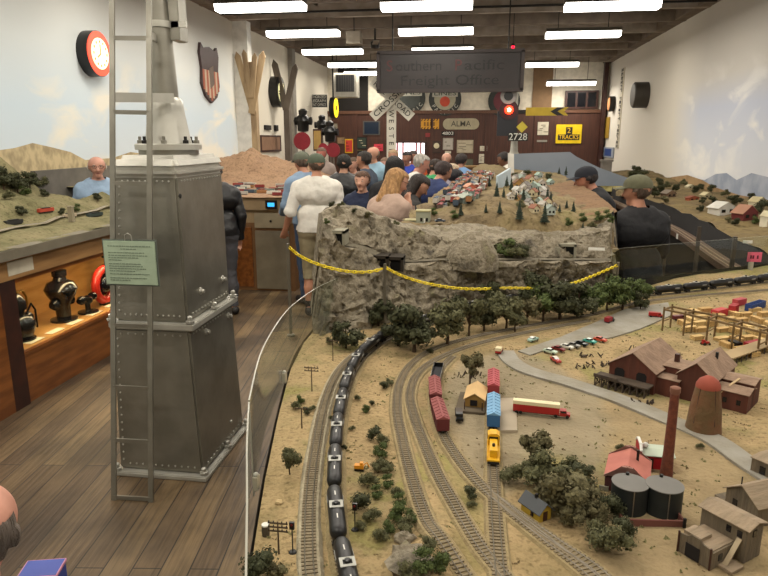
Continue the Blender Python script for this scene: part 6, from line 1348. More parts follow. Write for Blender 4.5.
# round railway heralds above the wainscot
def herald(px, lab, centre, top, bot, band, face, r=.55):
    c = aty(*px, YF-.05); t = thing('round_herald_sign', lab, 'sign', c); MB().lathe([(r, 0), (r, -.03)], n=40, axis='y').build('outer_ring', band, t); MB().lathe([(r*.66, -.03), (r*.66, -.036)], n=40, axis='y').build('face', face, t)
    WT = mat('herald_white', 'b5b2a6', .7)
    def arc(s, up):
        n = len(s)
        for i, ch in enumerate(s):
            if ch == ' ': continue
            a = (PI/2-(i-(n-1)/2)*.34) if up else (-PI/2+(i-(n-1)/2)*.34); yield ch, a
    for s, up in ((top, True), (bot, False)):
        for ch, a in arc(s, up): text(ch, r*.32, FRONT((r*.82*math.cos(a), -.035, r*.82*math.sin(a)), (a-PI/2) if up else (a+PI/2)), WT, t, 'letter')
    if centre:
        MB().bb((-r*.78, -.04, r*.12), (r*.78, -.036, r*.52)).build('name_band', mat('herald_band', 'a8a598', .7), t); text(centre, r*.36, FRONT((0, -.044, r*.32)), mat('herald_green', '2c3a30', .7), t, width=r*1.35)
    return t
HB = mat('herald_black', '20241f', .6)
herald((410, 98), 'dim round black sign reading SUNSET and PACIFIC, half behind the hanging sign', 'LINES', 'SUNSET', 'PACIFIC', HB, mat('h_grey', '3c403c', .7), .50)
t = herald((445, 99), 'round sign with red centre reading LINES and PACIFIC under the hanging sign', 'LINES', 'SUNSET', 'PACIFIC', HB, mat('h_tan', '9a9680', .7), .52); MB().lathe([(.16, -.036), (.16, -.041)], n=24, axis='y', c=(0, 0, -.08)).build('red_sun', mat('sun_red', 'b8442c', .7), t)
herald((504, 101), 'round maroon sign behind the red signal lamp', None, '', '', HB, mat('h_maroon', '5c1a24', .6), .50)
# hanging sign
HS = mat('freight_sign', '241c1b', .5, 0, '1e1817', 3); HF = mat('freight_frame', '2f2624', .6)
a, b = aty(378.5, 53, 12), aty(521.5, 90, 12); c = (a+b)/2; w_, h_ = b.x-a.x, a.z-b.z; t = thing('hanging_freight_sign', 'big dim framed sign reading Southern Pacific Freight Office hanging from the ceiling', 'sign', c)
MB().box((0, 0, 0), (w_, .05, h_)).build('board', HS, t)
for s_ in (-1, 1): MB().bb((-w_/2-.02, -.05, s_*h_/2-.03), (w_/2+.02, .04, s_*h_/2+.03)).build('frame_rail', HF, t); MB().bb((s_*w_/2-.03, -.05, -h_/2), (s_*w_/2+.03, .04, h_/2)).build('frame_stile', HF, t); MB().cyl((s_*w_*.4, 0, h_/2), (s_*w_*.4, 0, ZC-c.z+.55), .012, n=6).build('hanging_rod', M_['dark'], t)
LT = mat('freight_letters', '0e0a09', .6); LR = mat('freight_red', '4a1d1c', .6)
text('outhern', .25, FRONT((-w_*.215, -.028, h_*.14)), LT, t, width=w_*.32); text('S', .27, FRONT((-w_*.42, -.028, h_*.14)), LR, t); text('P', .27, FRONT((w_*.06, -.028, h_*.14)), LR, t); text('acific', .25, FRONT((w_*.24, -.028, h_*.14)), LT, t, width=w_*.27); text('Freight Office', .25, FRONT((0, -.028, -h_*.24)), LT, t, width=w_*.68)
# crossbuck
t = thing('crossbuck_sign', 'white railroad crossing sign on a tall white post reading WESTERN PACIFIC', 'sign', (aty(391, 175, 12.4).x, 12.4, 0)); WP = mat('cross_white', 'c9c6b8', .7)
top = aty(391, 97, 12.4).z; MB().bb((-.085, 0, 0), (.085, .10, top+.05)).build('post', WP, t)
zc = aty(393, 99, 12.36).z
for ang, s_, y in ((math.radians(42), 'CROSSING', -.03), (math.radians(-42), 'RAIL     ROAD', -.012)):
    M = Matrix.Translation((.02, y, zc)) @ Matrix.Rotation(-ang, 4, 'Y'); mb = MB(); mb.add([M @ Vector(p) for p in [(x, yy, z) for x in (-.50, .50) for yy in (-.012, .012) for z in (-.09, .09)]], [(0, 1, 3, 2), (4, 6, 7, 5), (0, 4, 5, 1), (2, 3, 7, 6), (0, 2, 6, 4), (1, 5, 7, 3)])
    mb.build('crossarm', WP, t); text(s_, .145, M @ FRONT((0, -.014, 0)), M_['ink'], t, width=.88)
for i, ch in enumerate('WESTERN PACIFIC'):
    if ch != ' ': text(ch, .135, FRONT((0, -.004, top-.30-i*.137), -PI/2), M_['ink'], t, 'letter')
# semaphore and lamp
X0 = aty(514, 150, 12.2).x; t = thing('semaphore_signal', 'tall signal post with lit red lamp, yellow arm and number 2728', 'railway signal', (X0, 12.2, 0)); WS = mat('signal_white', 'a9a79c', .6)
MB().lathe([(.20, 0), (.20, 1.2), (.15, 1.45), (.13, 1.62), (.07, 1.75), (.055, 2.0)], n=20).build('tapered_base', WS, t); MB().cyl((0, 0, 1.95), (0, 0, 3.35), .035, n=12).build('mast', WS, t)
c = aty(509, 110, 12.05)-t.location; q = MB().lathe([(.17, 0), (.17, .02)], n=28, axis='y', c=(c.x, c.y, c.z)).build('lamp_backing', mat('backing_dark', '2a1114', .6), t)
MB().bb((c.x-.2, c.y+.02, c.z-.45), (c.x+.16, c.y+.1, c.z-.02)).build('signal_case', mat('case_blueblack', '14161e', .5), t)
o = MB().lathe([(.075, 0), (.07, -.05), (.02, -.06)], n=20, axis='y', c=(c.x, c.y, c.z)).build('red_lens', mat('red_lit', 'ff2a12', .4, emit=9), t)
MB().lathe([(.035, -.055), (.02, -.066)], n=16, axis='y', c=(c.x, c.y, c.z)).build('bulb', mat('bulb_hot', 'ffd0b0', .4, emit=14), t)
MB().lathe([(.14, .0), (.14, -.02)], n=24, axis='y', c=(c.x-.02, c.y, c.z+.24)).build('ring_target', mat('target_grey', '8c8a86', .6), t); MB().lathe([(.08, -.02), (.08, -.03)], n=24, axis='y', c=(c.x-.02, c.y, c.z+.24)).build('target_centre', M_['black'], t)
a, b = aty(526, 107.5, 12.1)-t.location, aty(568, 115.5, 12.1)-t.location; P = [(a.x, a.z), (b.x, a.z), (b.x-.07, (a.z+b.z)/2), (b.x, b.z), (a.x, b.z)]
MB().prism(P, a.y-.012, a.y+.012, 'y').build('arm', mat('arm_yellow', 'a38a1c', .6), t); xm = a.x+(b.x-a.x)*.58; zm = (a.z+b.z)/2; MB().prism([(xm, zm), (xm+.12, a.z), (xm+.24, a.z), (xm+.12, zm), (xm+.24, b.z), (xm+.12, b.z)], a.y-.018, a.y-.012, 'y').build('chevron', M_['ink'], t)
MB().bb((-.03, -.1, zm-.03), (a.x+.02, .0, zm+.03)).build('arm_bracket', M_['dark'], t)
c = aty(522, 127, 12.0)-t.location; MB().prism([(c.x, c.z-.1), (c.x+.1, c.z), (c.x, c.z+.1), (c.x-.1, c.z)], c.y, c.y+.02, 'y').build('yellow_diamond', mat('diamond_yellow', 'b0a030', .6), t)
c = aty(518, 137, 11.98)-t.location; MB().box((c.x, c.y+.03, c.z), (.36, .02, .14)).build('number_board', mat('num_black', '15130f', .7), t); text('2728', .17, FRONT((c.x, c.y+.015, c.z)), mat('num_white', 'c2c2ba', .6), t, width=.32)
c = aty(513, 47, 13.0); t = thing('red_ceiling_lamp', 'small red lit lamp hanging near the ceiling beams', 'lamp', c); MB().ball((0, 0, 0), .035).build('bulb', mat('red_lit2', 'e01230', .4, emit=3), t); MB().cyl((0, 0, .03), (0, 0, ZC-c.z+.55), .008, n=6).build('stem', M_['dark'], t); MB().lathe([(.05, .02), (.03, .06)], n=12).build('socket', M_['dark'], t)
# ceiling fan and speaker box
c = aty(375, 43, 14.2); t = thing('ceiling_fan', 'ceiling fan with pale blades between the lamps', 'fan', c); MB().cyl((0, 0, 0), (0, 0, ZC-c.z+.55), .02, n=8).build('rod', M_['dark'], t); MB().lathe([(.0, -.12), (.09, -.10), (.1, .02), (.04, .06)], n=16).build('motor', M_['dark'], t)
for k in range(4):
    a = k*PI/2+.2; MB().bar((.09*math.cos(a), .09*math.sin(a), -.04), (.62*math.cos(a), .62*math.sin(a), -.04), .12, .01).build('blade', mat('fan_blade', '8a8274', .6), t)
c = aty(354, 38, 13.5); t = thing('junction_box', 'square beige box mounted under the ceiling near the fan', 'box', c); MB().bb((-.15, -.1, -.12), (.15, .15, .12)).build('housing', mat('box_beige', '968c7c', .7), t, bevel=.01); MB().cyl((0, .02, .12), (0, .02, ZC-c.z+.55), .012, n=6).build('conduit', M_['dark'], t)
# right wall: dark round lamp, vertical letters, far signs
c = atx(647, 95, XR); t = thing('round_wall_speaker', 'dark round drum-shaped fixture on the right wall', 'wall fixture', c); MB().lathe([(.30, 0), (.30, -.30), (.27, -.33)], n=32, axis='x').build('drum', mat('drum_dark', '3a352e', .5), t); MB().lathe([(.25, -.33), (.25, -.335)], n=32, axis='x').build('front_face', mat('drum_face', '57534a', .5), t)
z0 = atx(623, 68, XR-.03); z1 = atx(616, 148, XR-.03); t = thing('vertical_letter_sign', 'vertical strip of dark letters running down the right rear wall', 'sign', (XR-.03, z0.y, z1.z))
Hh = z0.z-z1.z; MB().bb((-.0, -.16, 0), (.03, .16, Hh)).build('strip', PW, t)
rr = random.Random(4)
for k in range(20):
    z = Hh*(k+.5)/20
    if k in (6, 13): continue
    mb = MB(); mb.bb((-.01, -.10, z-.045), (0, -.06, z+.045)); mb.bb((-.01, .06, z-.045), (0, .10, z+.045)) if rr.random() < .6 else None; mb.bb((-.01, -.10, z-.01 if rr.random() < .5 else z+.03), (0, .10, z+.01 if rr.random() < .5 else z+.05)); mb.build('letter', M_['ink'], t)
c = aty(597, 104, 20.4); t = thing('small_round_lamp', 'small round amber-faced fixture near the right rear corner', 'wall fixture', (XR-.02, 20.4, c.z)); MB().lathe([(.22, 0), (.22, -.14)], n=24, axis='x').build('drum', M_['dark'], t); MB().lathe([(.18, -.14), (.18, -.15)], n=24, axis='x').build('amber_face', mat('amber', 'c98a5a', .5, emit=.6), t)
def onright(px0, px1, name, lab, m, m2=None, cat='sign'):
    a, b = atx(*px0, XR-.03), atx(*px1, XR-.03); t = thing(name, lab, cat, (XR-.03, (a.y+b.y)/2, (a.z+b.z)/2)); w_, h_ = abs(a.y-b.y), abs(a.z-b.z); MB().box((0, 0, 0), (.03, w_, h_)).build('board', m, t)
    if m2: MB().box((-.018, 0, 0), (.006, w_*.7, h_*.7)).build('face', m2, t)
onright((603, 118), (608, 138), 'yellow_strip_sign', 'narrow ochre-yellow vertical sign on the right rear wall', mat('ochre_sign', 'a8862e', .6)); pass
onright((604, 147), (613, 158), 'blue_poster', 'blue framed poster on the right rear wall', mat('poster_pale', '9aa2b0', .6), mat('poster_blue', '2f4a86', .6), 'poster'); onright((600, 147), (603.5, 155), 'pink_poster', 'small pink poster beside the blue framed poster', mat('poster_pink', 'c8707a', .7), None, 'poster')
onright((599.5, 144), (602, 166), 'dark_doorway', 'narrow dark doorway at the right rear corner', M_['dwood'], M_['black'], 'doorway')
# left rear objects: signal heads, red discs, gilt panel
def sig_head(px, Y, lab, s=1.0):
    c = aty(*px, Y); t = thing('signal_lamp_post', lab, 'railway signal', (c.x, Y, 0)); zz = c.z; MB().cyl((0, 0, 0), (0, 0, zz-.1*s), .03, n=8).build('post', AD, t)
    MB().lathe([(.04*s, -.22*s), (.11*s, -.2*s), (.12*s, -.05*s), (.16*s, 0), (.13*s, .08*s), (.08*s, .12*s), (.09*s, .2*s), (.04*s, .24*s)], (0, 0, zz), 14).build('lamp_body', M_['black'], t)
    for s_ in (-1, 1): MB().lathe([(.07*s, .0), (.08*s, .10*s)], (0, 0, 0), 12, 'x', M=Matrix.Translation((s_*.08*s, 0, zz)) @ Matrix.Scale(s_, 4, (1, 0, 0))).build('lens_hood', M_['black'], t)
sig_head((303, 121), 17.0, 'black four-way signal lamp on a post by the left rear wall', 1.3); sig_head((322, 125), 17.5, 'black signal lamp tilted above the gilt panel', 1.1); sig_head((330, 132), 16.8, 'black and brass signal lamp right of the gilt panel', 1.2)
def rdisc(px, Y, r, lab):
    c = aty(*px, Y); t = thing('red_disc_target', lab, 'railway target', (c.x, Y, 0)); MB().lathe([(r, 0), (r, .02)], n=32, axis='y', c=(0, 0, c.z)).build('disc', mat('disc_red', '8e1c2c', .6), t); MB().cyl((0, .04, 0), (0, .04, c.z+r*.5), .025, n=8).build('post', AD, t)
rdisc((302, 141), 15.5, .21, 'round dark red target disc at the left rear'); rdisc((333, 150), 15.5, .17, 'round red target disc behind the crowd, right of the gilt panel'); rdisc((323, 148), 16.2, .12, 'small red disc between the gilt panel and larger red disc')
framed('gilt_panel', 'tall gilt framed panel between the red discs', 'picture', (313, 129), (322, 151), M_['dwood'], mat('gilt', 'a8884a', .5), Y=16.6)
framed('wall_box', 'grey-green metal cabinet hanging on the left rear wall', 'box', (292, 122), (299, 132), mat('box_green', '55584a', .7), None, Y=18.0, th=.2)
framed('framed_print', 'small framed print near the left rear corner, upper', 'picture', (327, 116), (332, 125), FW_, mat('pp1', '8f8878', .8)); framed('framed_print', 'small framed print near the left rear corner, lower', 'picture', (333, 123), (338, 131), FW_, mat('pp2', '877f70', .8))
def onleft(px0, px1, name, lab, m, m2=None, cat='sign'):
    a, b = atx(*px0, XL+.03), atx(*px1, XL+.03); t = thing(name, lab, cat, (XL+.02, (a.y+b.y)/2, (a.z+b.z)/2)); w_, h_ = abs(a.y-b.y), abs(a.z-b.z); MB().box((0, 0, 0), (.05, w_, h_)).build('board', m, t)
    if m2: MB().box((.028, 0, 0), (.006, w_*.85, h_*.8)).build('face', m2, t)
onleft((259, 135), (281, 151), 'shadow_box', 'dark shadow box picture on the left wall behind the desert layout', M_['dwood'], mat('box_in', '8a6a52', .8), 'picture')
onleft((265, 125), (271, 130), 'wall_plate', 'small dark plate on the white wall above the shadow box', M_['ink'], None, 'plate'); onleft((275, 125), (278, 131), 'wall_switch', 'double dark switch plate beside the small wall plate', M_['ink'], None, 'switch')
# counter in front of rear wall
t = thing('wooden_counter', 'tan wooden counter along the rear wall at the right of the crowd', 'counter', (.1, 19.6, 0)); zt = aty(480, 166, 19.6).z; MB().bb((-1.0, 0, 0), (1.9, .5, zt-.04)).build('body', mat('counter_brown', '6b4c30', .6), t); MB().bb((-1.05, -.05, zt-.04), (1.95, .55, zt)).build('counter_top', mat('counter_tan', '9a7a50', .6), t)
# left scenery bits
def lp(px, py):
    d = ray(px, py); t = 2.0
    while t < 20:
        p = Vector((d.x*t, d.y*t, EYE+d.z*t))
        if p.x < -3.2 and p.z <= hL(max(p.x, XL+.05), p.y): break
        if p.x < XL+.1: break
        t += .01
    p.x = max(p.x, XL+.12); return Vector((p.x, p.y, hL(p.x, p.y)))
for i, (x, y, h, k) in enumerate([(18, 193, 20, 0), (30, 188, 16, 0), (4, 190, 24, 0), (45, 197, 8, 0), (98, 201, 8, 0), (76, 212, 8, 2), (22, 216, 10, 0), (62, 215, 7, 0), (10, 200, 10, 1), (40, 185, 12, 1), (26, 196, 12, 2)]):
    plant('bush' if k else 'dark', None, h, '%s model tree on the left layout slope, %s' % ('dark' if k == 0 else 'olive', 'by the rock face' if x < 48 else 'near the tracks'), k, 'left slope trees %s %s' % (k == 0, x < 48), pos=lp(x, y), sx=1.2)
for (x, y, c_, L, lab, an) in ((46, 213, 'b0432c', .16, 'orange-red model train car on the left layout track', 1.35), (70, 218, 'b9a990', .14, 'pale flat model car on the left layout', 1.4), (95, 217, '2c3a38', .2, 'dark model car on the left layout near the case edge', 1.45), (14, 225, '2b2a28', .16, 'black model car at the left frame edge', 1.35)):
    q = lp(x, y); t = thing('model_train_car', lab, 'model train car', q, an); MB().bb((-L/2, -.016, .01), (L/2, .016, .04)).build('body', mat('lc_'+c_, c_, .6), t); MB().bb((-L/2+.01, -.012, 0), (L/2-.01, .012, .01)).build('undercarriage', M_['wheel'], t); MB().bb((-L/4, -.017, .04), (L/4, .017, .046)).build('roof_walk', M_['dark'], t)
t = thing('left_model_track', 'pair of model rails running along the left layout front', 'model track', (0, 0, 0))
pts = [(-3.62+.1*math.sin(y*.8), y) for y in [2.5+.2*i for i in range(28)]]
mb = MB(); mb.grid([[(x+o_, y, hL(x, y)+.016) for x, y in pts] for o_ in (-.03, .03)]); mb.build('ballast', BAL, t)
for o_ in (-.012, .012): MB().tube([(x+o_, y, hL(x, y)+.02) for x, y in pts], .002, 4).build('rail', M_['steel'], t)
q = lp(72, 222); t = thing('signal_bridge_post', 'short square grey post standing on the left layout edge', 'post', q); MB().bb((-.02, -.02, 0), (.02, .02, .13)).build('post', mat('post_dusty', '9a9078', .8), t); MB().bb((-.025, -.025, .13), (.025, .025, .14)).build('cap', mat('post_dusty', '9a9078', .8), t)
# far yard on the jog: rows of tiny stock and white buildings
R.seed(31)
for i in range(46):
    x, y = R.uniform(236, 300), R.uniform(171, 189); q = aty(x, y, 8.1+(189-y)*.10); q.x = min(-2.35, q.x); z = hL(q.x, q.y); k = R.randrange(8)
    if i < 8:
        t = thing('yard_stock', '', 'model train car', (0, 0, 0)); MB().bb((-.07, -.016, .006), (.07, .016, .045)).build('body', YM[i], t); MB().bb((-.06, -.012, 0), (.06, .012, .006)).build('undercarriage', M_['wheel'], t)
        if i == 0: YS = []
        YS.append(t); c = t; k = i
    else: c = copy_thing(YS[k])
    c.location = (q.x, q.y, z); c.rotation_euler = (0, 0, R.choice((.1, -.1, .3))); c['label'] = '%s model rail car in the yard on the far left layout, %s' % (yn[k], 'front rows' if y > 180 else 'back rows'); c['group'] = 'far left yard cars '+c['label']
# ============================================================ PEOPLE
def sdf_mesh(prims, res, k=.035):
    lo = np.array([min(min(p[0][i], p[1][i])-max(p[2], p[3]) for p in prims) for i in range(3)])-res*3; hi = np.array([max(max(p[0][i], p[1][i])+max(p[2], p[3]) for p in prims) for i in range(3)])+res*3
    n = np.ceil((hi-lo)/res).astype(int)+1; D = np.full(n, 1e3, np.float32); ax = [lo[i]+res*np.arange(n[i]) for i in range(3)]
    for (a, b, ra, rb, kk, tg) in prims:
        a, b = np.array(a, float), np.array(b, float); m = max(ra, rb)+.09; sl = []
        for i in range(3):
            l_, h_ = min(a[i], b[i])-m, max(a[i], b[i])+m; i0 = max(0, int((l_-lo[i])/res)); i1 = min(n[i], int((h_-lo[i])/res)+2); sl.append(slice(i0, i1))
        X, Y, Z = np.meshgrid(ax[0][sl[0]], ax[1][sl[1]], ax[2][sl[2]], indexing='ij'); d = capd(X, Y, Z, a, b, ra, rb).astype(np.float32); S = D[sl[0], sl[1], sl[2]]
        h = np.clip(.5+.5*(S-d)/kk, 0, 1); D[sl[0], sl[1], sl[2]] = np.where(S > 100, d, S*(1-h)+d*h-kk*h*(1-h))
    ins = D < 0; c = np.zeros(n-1, np.int8); acc = np.zeros((*(n-1), 3)); cnt = np.zeros(n-1)
    offs = [(i, j, l) for i in (0, 1) for j in (0, 1) for l in (0, 1)]
    def V(A, o): return A[o[0]:n[0]-1+o[0], o[1]:n[1]-1+o[1], o[2]:n[2]-1+o[2]]
    for o in offs:
        for axis in range(3):
            if o[axis]: continue
            q = list(o); q[axis] = 1; d0, d1 = V(D, o), V(D, q); cr = (d0 < 0) != (d1 < 0); t = np.where(cr, d0/np.where(cr, d0-d1, 1), 0)
            for i in range(3): acc[..., i] += np.where(cr, o[i]+(t if i == axis else 0), 0)
            cnt += cr
    act = cnt > 0; idx = -np.ones(n-1, int); idx[act] = np.arange(act.sum()); g = np.argwhere(act); P = lo+(g+acc[act]/cnt[act][:, None])*res; F_s = []
    for axis in range(3):
        u, v = [(1, 2), (2, 0), (0, 1)][axis]; s0 = [slice(1, n[i]-1) for i in range(3)]; s0[axis] = slice(0, n[axis]-1); s1 = list(s0); s1[axis] = slice(1, n[axis]); A0, A1 = ins[tuple(s0)], ins[tuple(s1)]
        e = np.argwhere(A0 != A1); st = np.array([1, 1, 1]); st[axis] = 0; e = e+st; sign = A0[tuple((e-st).T)]
        def I(du, dv): q = e.copy(); q[:, u] -= du; q[:, v] -= dv; return idx[tuple(q.T)]
        Q = np.stack([I(1, 1), I(0, 1), I(0, 0), I(1, 0)], 1); Q[~sign] = Q[~sign][:, ::-1]; F_s.append(Q)
    Q = np.concatenate(F_s); Q = Q[(Q >= 0).all(1)]
    return P, Q
def capd(X, Y, Z, a, b, ra, rb):
    ba = b-a; L = float(ba.dot(ba))+1e-12; px, py, pz = X-a[0], Y-a[1], Z-a[2]; h = np.clip((px*ba[0]+py*ba[1]+pz*ba[2])/L, 0, 1)
    return np.sqrt((px-h*ba[0])**2+(py-h*ba[1])**2+(pz-h*ba[2])**2)-(ra+(rb-ra)*h)
def np_mesh(name, P, Q, m, par, smooth=True):
    me = bpy.data.meshes.new(name); me.from_pydata([tuple(map(float, p)) for p in P], [], [tuple(map(int, q)) for q in Q]); me.polygons.foreach_set('use_smooth', [smooth]*len(me.polygons)); me.materials.append(m)
    o = bpy.data.objects.new(name, me); C.objects.link(o); o.parent = par; return o
ARMS = {'down': ((.24, -.03, 1.13), (.245, .06, .88)), 'rail': ((.25, .06, 1.16), (.17, .31, 1.10)), 'phone': ((.23, .06, 1.14), (.09, .27, 1.24)), 'face': ((.19, .20, 1.17), (.10, .155, 1.42)), 'cross': ((.24, .06, 1.15), (-.06, .19, 1.20)), 'point': ((.24, .16, 1.25), (.22, .40, 1.26)), 'post': ((.27, -.05, 1.14), (.36, .10, .93))}
def person(label, head, Yd, rz, skin, shirt, trousers, hair=None, style='short', arms=('down', 'down'), sleeve='long', shorts=False, lean=0.0, turn=0.0, nod=0.0, cap=None, glasses=False, res=.02, wide=1.0, sit=False, shoes='1c1a19', beard=None, collar=None, slim=1.0, foot=None, smin=.80, pic=None):
    hip = np.array([0, 0, .92]); dz = -.44 if sit else 0
    def up(p, l=lean):
        p = np.array(p, float)
        d = p-hip; return np.array([p[0], d[1]*math.cos(l)+d[2]*math.sin(l), hip[2]+d[2]*math.cos(l)-d[1]*math.sin(l)+dz])
    pr = []
    def ad(a, b, ra, rb, tg, k=.03): pr.append((tuple(a), tuple(b), ra, rb, k, tg))
    w_ = wide
    ad(up((-.10*w_, 0, 1.33)), up((.10*w_, 0, 1.33)), .112, .112, 'torso', .05); ad(up((-.07*w_, .01, 1.10)), up((.07*w_, .01, 1.10)), .105*slim, .105*slim, 'torso', .06)
    ad(up((-.075*w_, -.01, .97)), up((.075*w_, -.01, .97)), .112, .112, 'torso', .06); ad(up((-.13*w_, -.01, 1.40)), up((.13*w_, -.01, 1.40)), .07, .07, 'torso', .05)
    ad(up((0, 0, 1.42)), up((0, .012, 1.54)), .060, .050, 'neck', .03); ad(up((-.07*w_, -.01, 1.45)), up((.07*w_, -.01, 1.45)), .052, .052, 'torso', .05)
    hc = up((0, .03+.05*math.sin(nod+lean*.3), 1.625))
    ct, st_ = math.cos(turn), math.sin(turn); cn, sn = math.cos(nod+lean*.6), math.sin(nod+lean*.6)
    def hd_(p):
        x, y, z = p; y, z = y*cn+z*sn, z*cn-y*sn; return hc+np.array([x*ct-y*st_, x*st_+y*ct, z])
    ad(hd_((0, -.022, .035)), hd_((0, .018, .035)), .084, .080, 'head', .02); ad(hd_((0, .03, -.03)), hd_((0, .045, -.072)), .058, .034, 'head', .03); ad(hd_((0, .088, .01)), hd_((0, .106, -.022)), .010, .014, 'head', .012)
    for s in (-1, 1): ad(hd_((s*.080, -.012, -.005)), hd_((s*.084, -.018, .018)), .010, .012, 'head', .008); ad(hd_((s*.03, .072, -.02)), hd_((s*.03, .072, -.022)), .018, .018, 'head', .02)
    sh = []
    for s, an in ((-1, arms[0]), (1, arms[1])):
        e, wst = ARMS[an]; S_ = up((s*.175*w_, 0, 1.40)); E_ = up((s*e[0]*(.6+.4*w_), e[1], e[2])); W_ = up((s*wst[0], wst[1], wst[2]))
        ad(S_, E_, .055, .043, 'uparm', .03); ad(E_, W_, .042, .028, 'forearm', .02)
        d = (W_-E_)/np.linalg.norm(W_-E_); sd = np.array([1., 0, 0])-d*d[0]; sd /= np.linalg.norm(sd)+1e-9; nn = np.cross(d, sd); curl = nn if nn[1] > 0 or an == 'down' else -nn
        PM = W_+d*.055; ad(W_, PM-sd*.014, .024, .024, 'hand', .015); ad(W_, PM+sd*.016, .024, .022, 'hand', .015)
        for j, (o_, ln) in enumerate(((-.028, .060), (-.010, .072), (.009, .068), (.027, .054))):
            b0 = W_+d*.085+sd*o_; b1 = b0+d*ln*.5+curl*ln*.12; b2 = b1+d*ln*.32+curl*ln*.42; ad(W_+d*.05+sd*o_*.8, b0, .012, .0105, 'hand', .006); ad(b0, b1, .0105, .0095, 'hand', .004); ad(b1, b2, .0095, .0085, 'hand', .003)
        b0 = W_+d*.03-sd*s*.024; b1 = b0+d*.03-sd*s*.024; ad(b0, b1, .013, .012, 'hand', .008); ad(b1, b1+d*.028-sd*s*.004+curl*.008, .0115, .0095, 'hand', .004)
    for s in (-1, 1):
        H_ = np.array([s*.095*w_, 0, .90+dz])
        if sit: K_ = np.array([s*.13, .42, .50]); A_ = np.array([s*.13, .40, .10])
        else: K_ = np.array([s*.105, .015, .49]); A_ = np.array([s*.11, -.02, .09])
        ad(H_, K_, .088*slim, .056, 'thigh', .05); ad(K_, (K_*.55+A_*.45)-np.array([0, .02, 0]), .054, .055, 'shin', .02); ad((K_*.55+A_*.45)-np.array([0, .02, 0]), A_, .055, .038, 'shin', .02)
        ad(A_-np.array([0, .03, .045]), A_+np.array([s*.01, .13, -.05]), .043, .036, 'foot', .02)
    P, Q = sdf_mesh(pr, res); tags = ['torso', 'neck', 'head', 'uparm', 'forearm', 'hand', 'thigh', 'shin', 'foot']
    best = np.full(len(P), 1e9); tg = np.zeros(len(P), int)
    for (a, b, ra, rb, kk, t_) in pr:
        d = capd(P[:, 0], P[:, 1], P[:, 2], np.array(a), np.array(b), ra, rb); u = d < best; best[u] = d[u]; tg[u] = tags.index(t_)
    # placement
    T = hd_((0, 0, .12)); tp_ = aty(head[0], head[1], Yd); s = max(smin, min(1.14, tp_.z/T[2])) if not sit else tp_.z/T[2]
    cr, sr = math.cos(rz), math.sin(rz); ox, oy = T[0]*cr-T[1]*sr, T[0]*sr+T[1]*cr
    t = thing('person', label, 'person', (tp_.x-s*ox, tp_.y-s*oy, 0), rz); t.scale = (s, s, s)
    zmin = P[:, 2].min(); P = P-np.array([0, 0, zmin])+np.array([0, 0, .006]); sh_ = -zmin+.006
    SK_ = mat('skin_'+skin, skin, .6); np_mesh('body', P, Q, SK_, t)
    # vertex normals
    e1 = P[Q[:, 1]]-P[Q[:, 0]]; e2 = P[Q[:, 3]]-P[Q[:, 0]]; fn = np.cross(e1, e2); vn = np.zeros_like(P)
    for i in range(4): np.add.at(vn, Q[:, i], fn)
    vn /= np.linalg.norm(vn, axis=1)[:, None]+1e-9
    cen = P.mean(0)
    if ((P[:, :2]-cen[:2])*vn[:, :2]).sum() < 0: vn = -vn
    def shell(name, mask, off, m, wr=0):
        fm = mask[Q].all(1)
        if not fm.any(): return None
        q = Q[fm]; ids = np.unique(q); mp = -np.ones(len(P), int); mp[ids] = np.arange(len(ids)); o_ = off
        if wr: o_ = off+np.array([wr*(noise.noise(Vector((P[i][0]*8, P[i][1]*8, P[i][2]*13)))+.5*noise.noise(Vector(P[i]*24))) for i in ids])[:, None]
        return np_mesh(name, P[ids]+vn[ids]*o_, mp[q], m, t)
    T_ = lambda *n_: np.isin(tg, [tags.index(x) for x in n_])
    zc = P[:, 2]-sh_; neck_z = up((0, 0, 1.505))[2]
    tr = T_('thigh')
    if shorts: tr = tr | (T_('shin') & (zc > .40))
    else: tr = tr | T_('shin')
    tr = tr | (T_('torso') & (zc < .98+dz))
    shell('shorts' if shorts else 'trousers', tr, .012, mat('cloth_'+trousers, trousers, .9, 0, None, 9, .6, 16), .008)
    stp = T_('torso') & (zc > .93+dz)
    if sleeve == 'long': stp = stp | T_('uparm', 'forearm')
    else: stp = stp | T_('uparm')
    shell('jacket' if sleeve == 'jacket' else 'shirt', stp | (T_('neck') & (zc < neck_z)) | (T_('forearm') if sleeve == 'jacket' else False), .020, mat('cloth_'+shirt, shirt, .85 if sleeve != 'jacket' else .45, 0, None, 9, .5, 14), .008)
    shell('shoe', T_('foot'), .008, mat('shoe_'+shoes, shoes, .6))
    if shorts: shell('sock', T_('shin') & (zc < .17), .005, mat('sock_dark', '2a2a2a', .9))
    hq = P-np.array([0, 0, sh_])-hc; q = np.stack([hq[:, 0]*ct+hq[:, 1]*st_, -hq[:, 0]*st_+hq[:, 1]*ct, hq[:, 2]], 1); yy = q[:, 1]*cn-q[:, 2]*sn; zz = q[:, 2]*cn+q[:, 1]*sn; xx = q[:, 0]
    HMt = mat('hair_'+(hair or '000000'), hair or '000000', .7, 0, tuple(min(1, v*1.22+.02) for v in [int((hair or '000000')[i:i+2], 16)/255 for i in (0, 2, 4)]), 30, .9, 60, stretch=(1.5, 1.5, .25))
    if hair and style in ('short', 'long'): shell('hair', T_('head') & (((zz > .058) if not cap else (zz > 9)) | ((yy < .015) & (zz > .0)) | ((yy < -.02) & (zz > -.055))) & ((zz < .05) if cap else (zz < 9)), .008 if not cap else .004, HMt, .012)
    if hair and style == 'bald': shell('hair', T_('head') & (yy < .0) & (zz < .06) & (zz > -.055) & ((np.abs(xx) > .03) | (yy < -.04)), .006, HMt, .004)
    if beard: shell('beard', T_('head') & (yy > .02) & (zz < -.035), .005, mat('hair_'+beard, beard, .9))
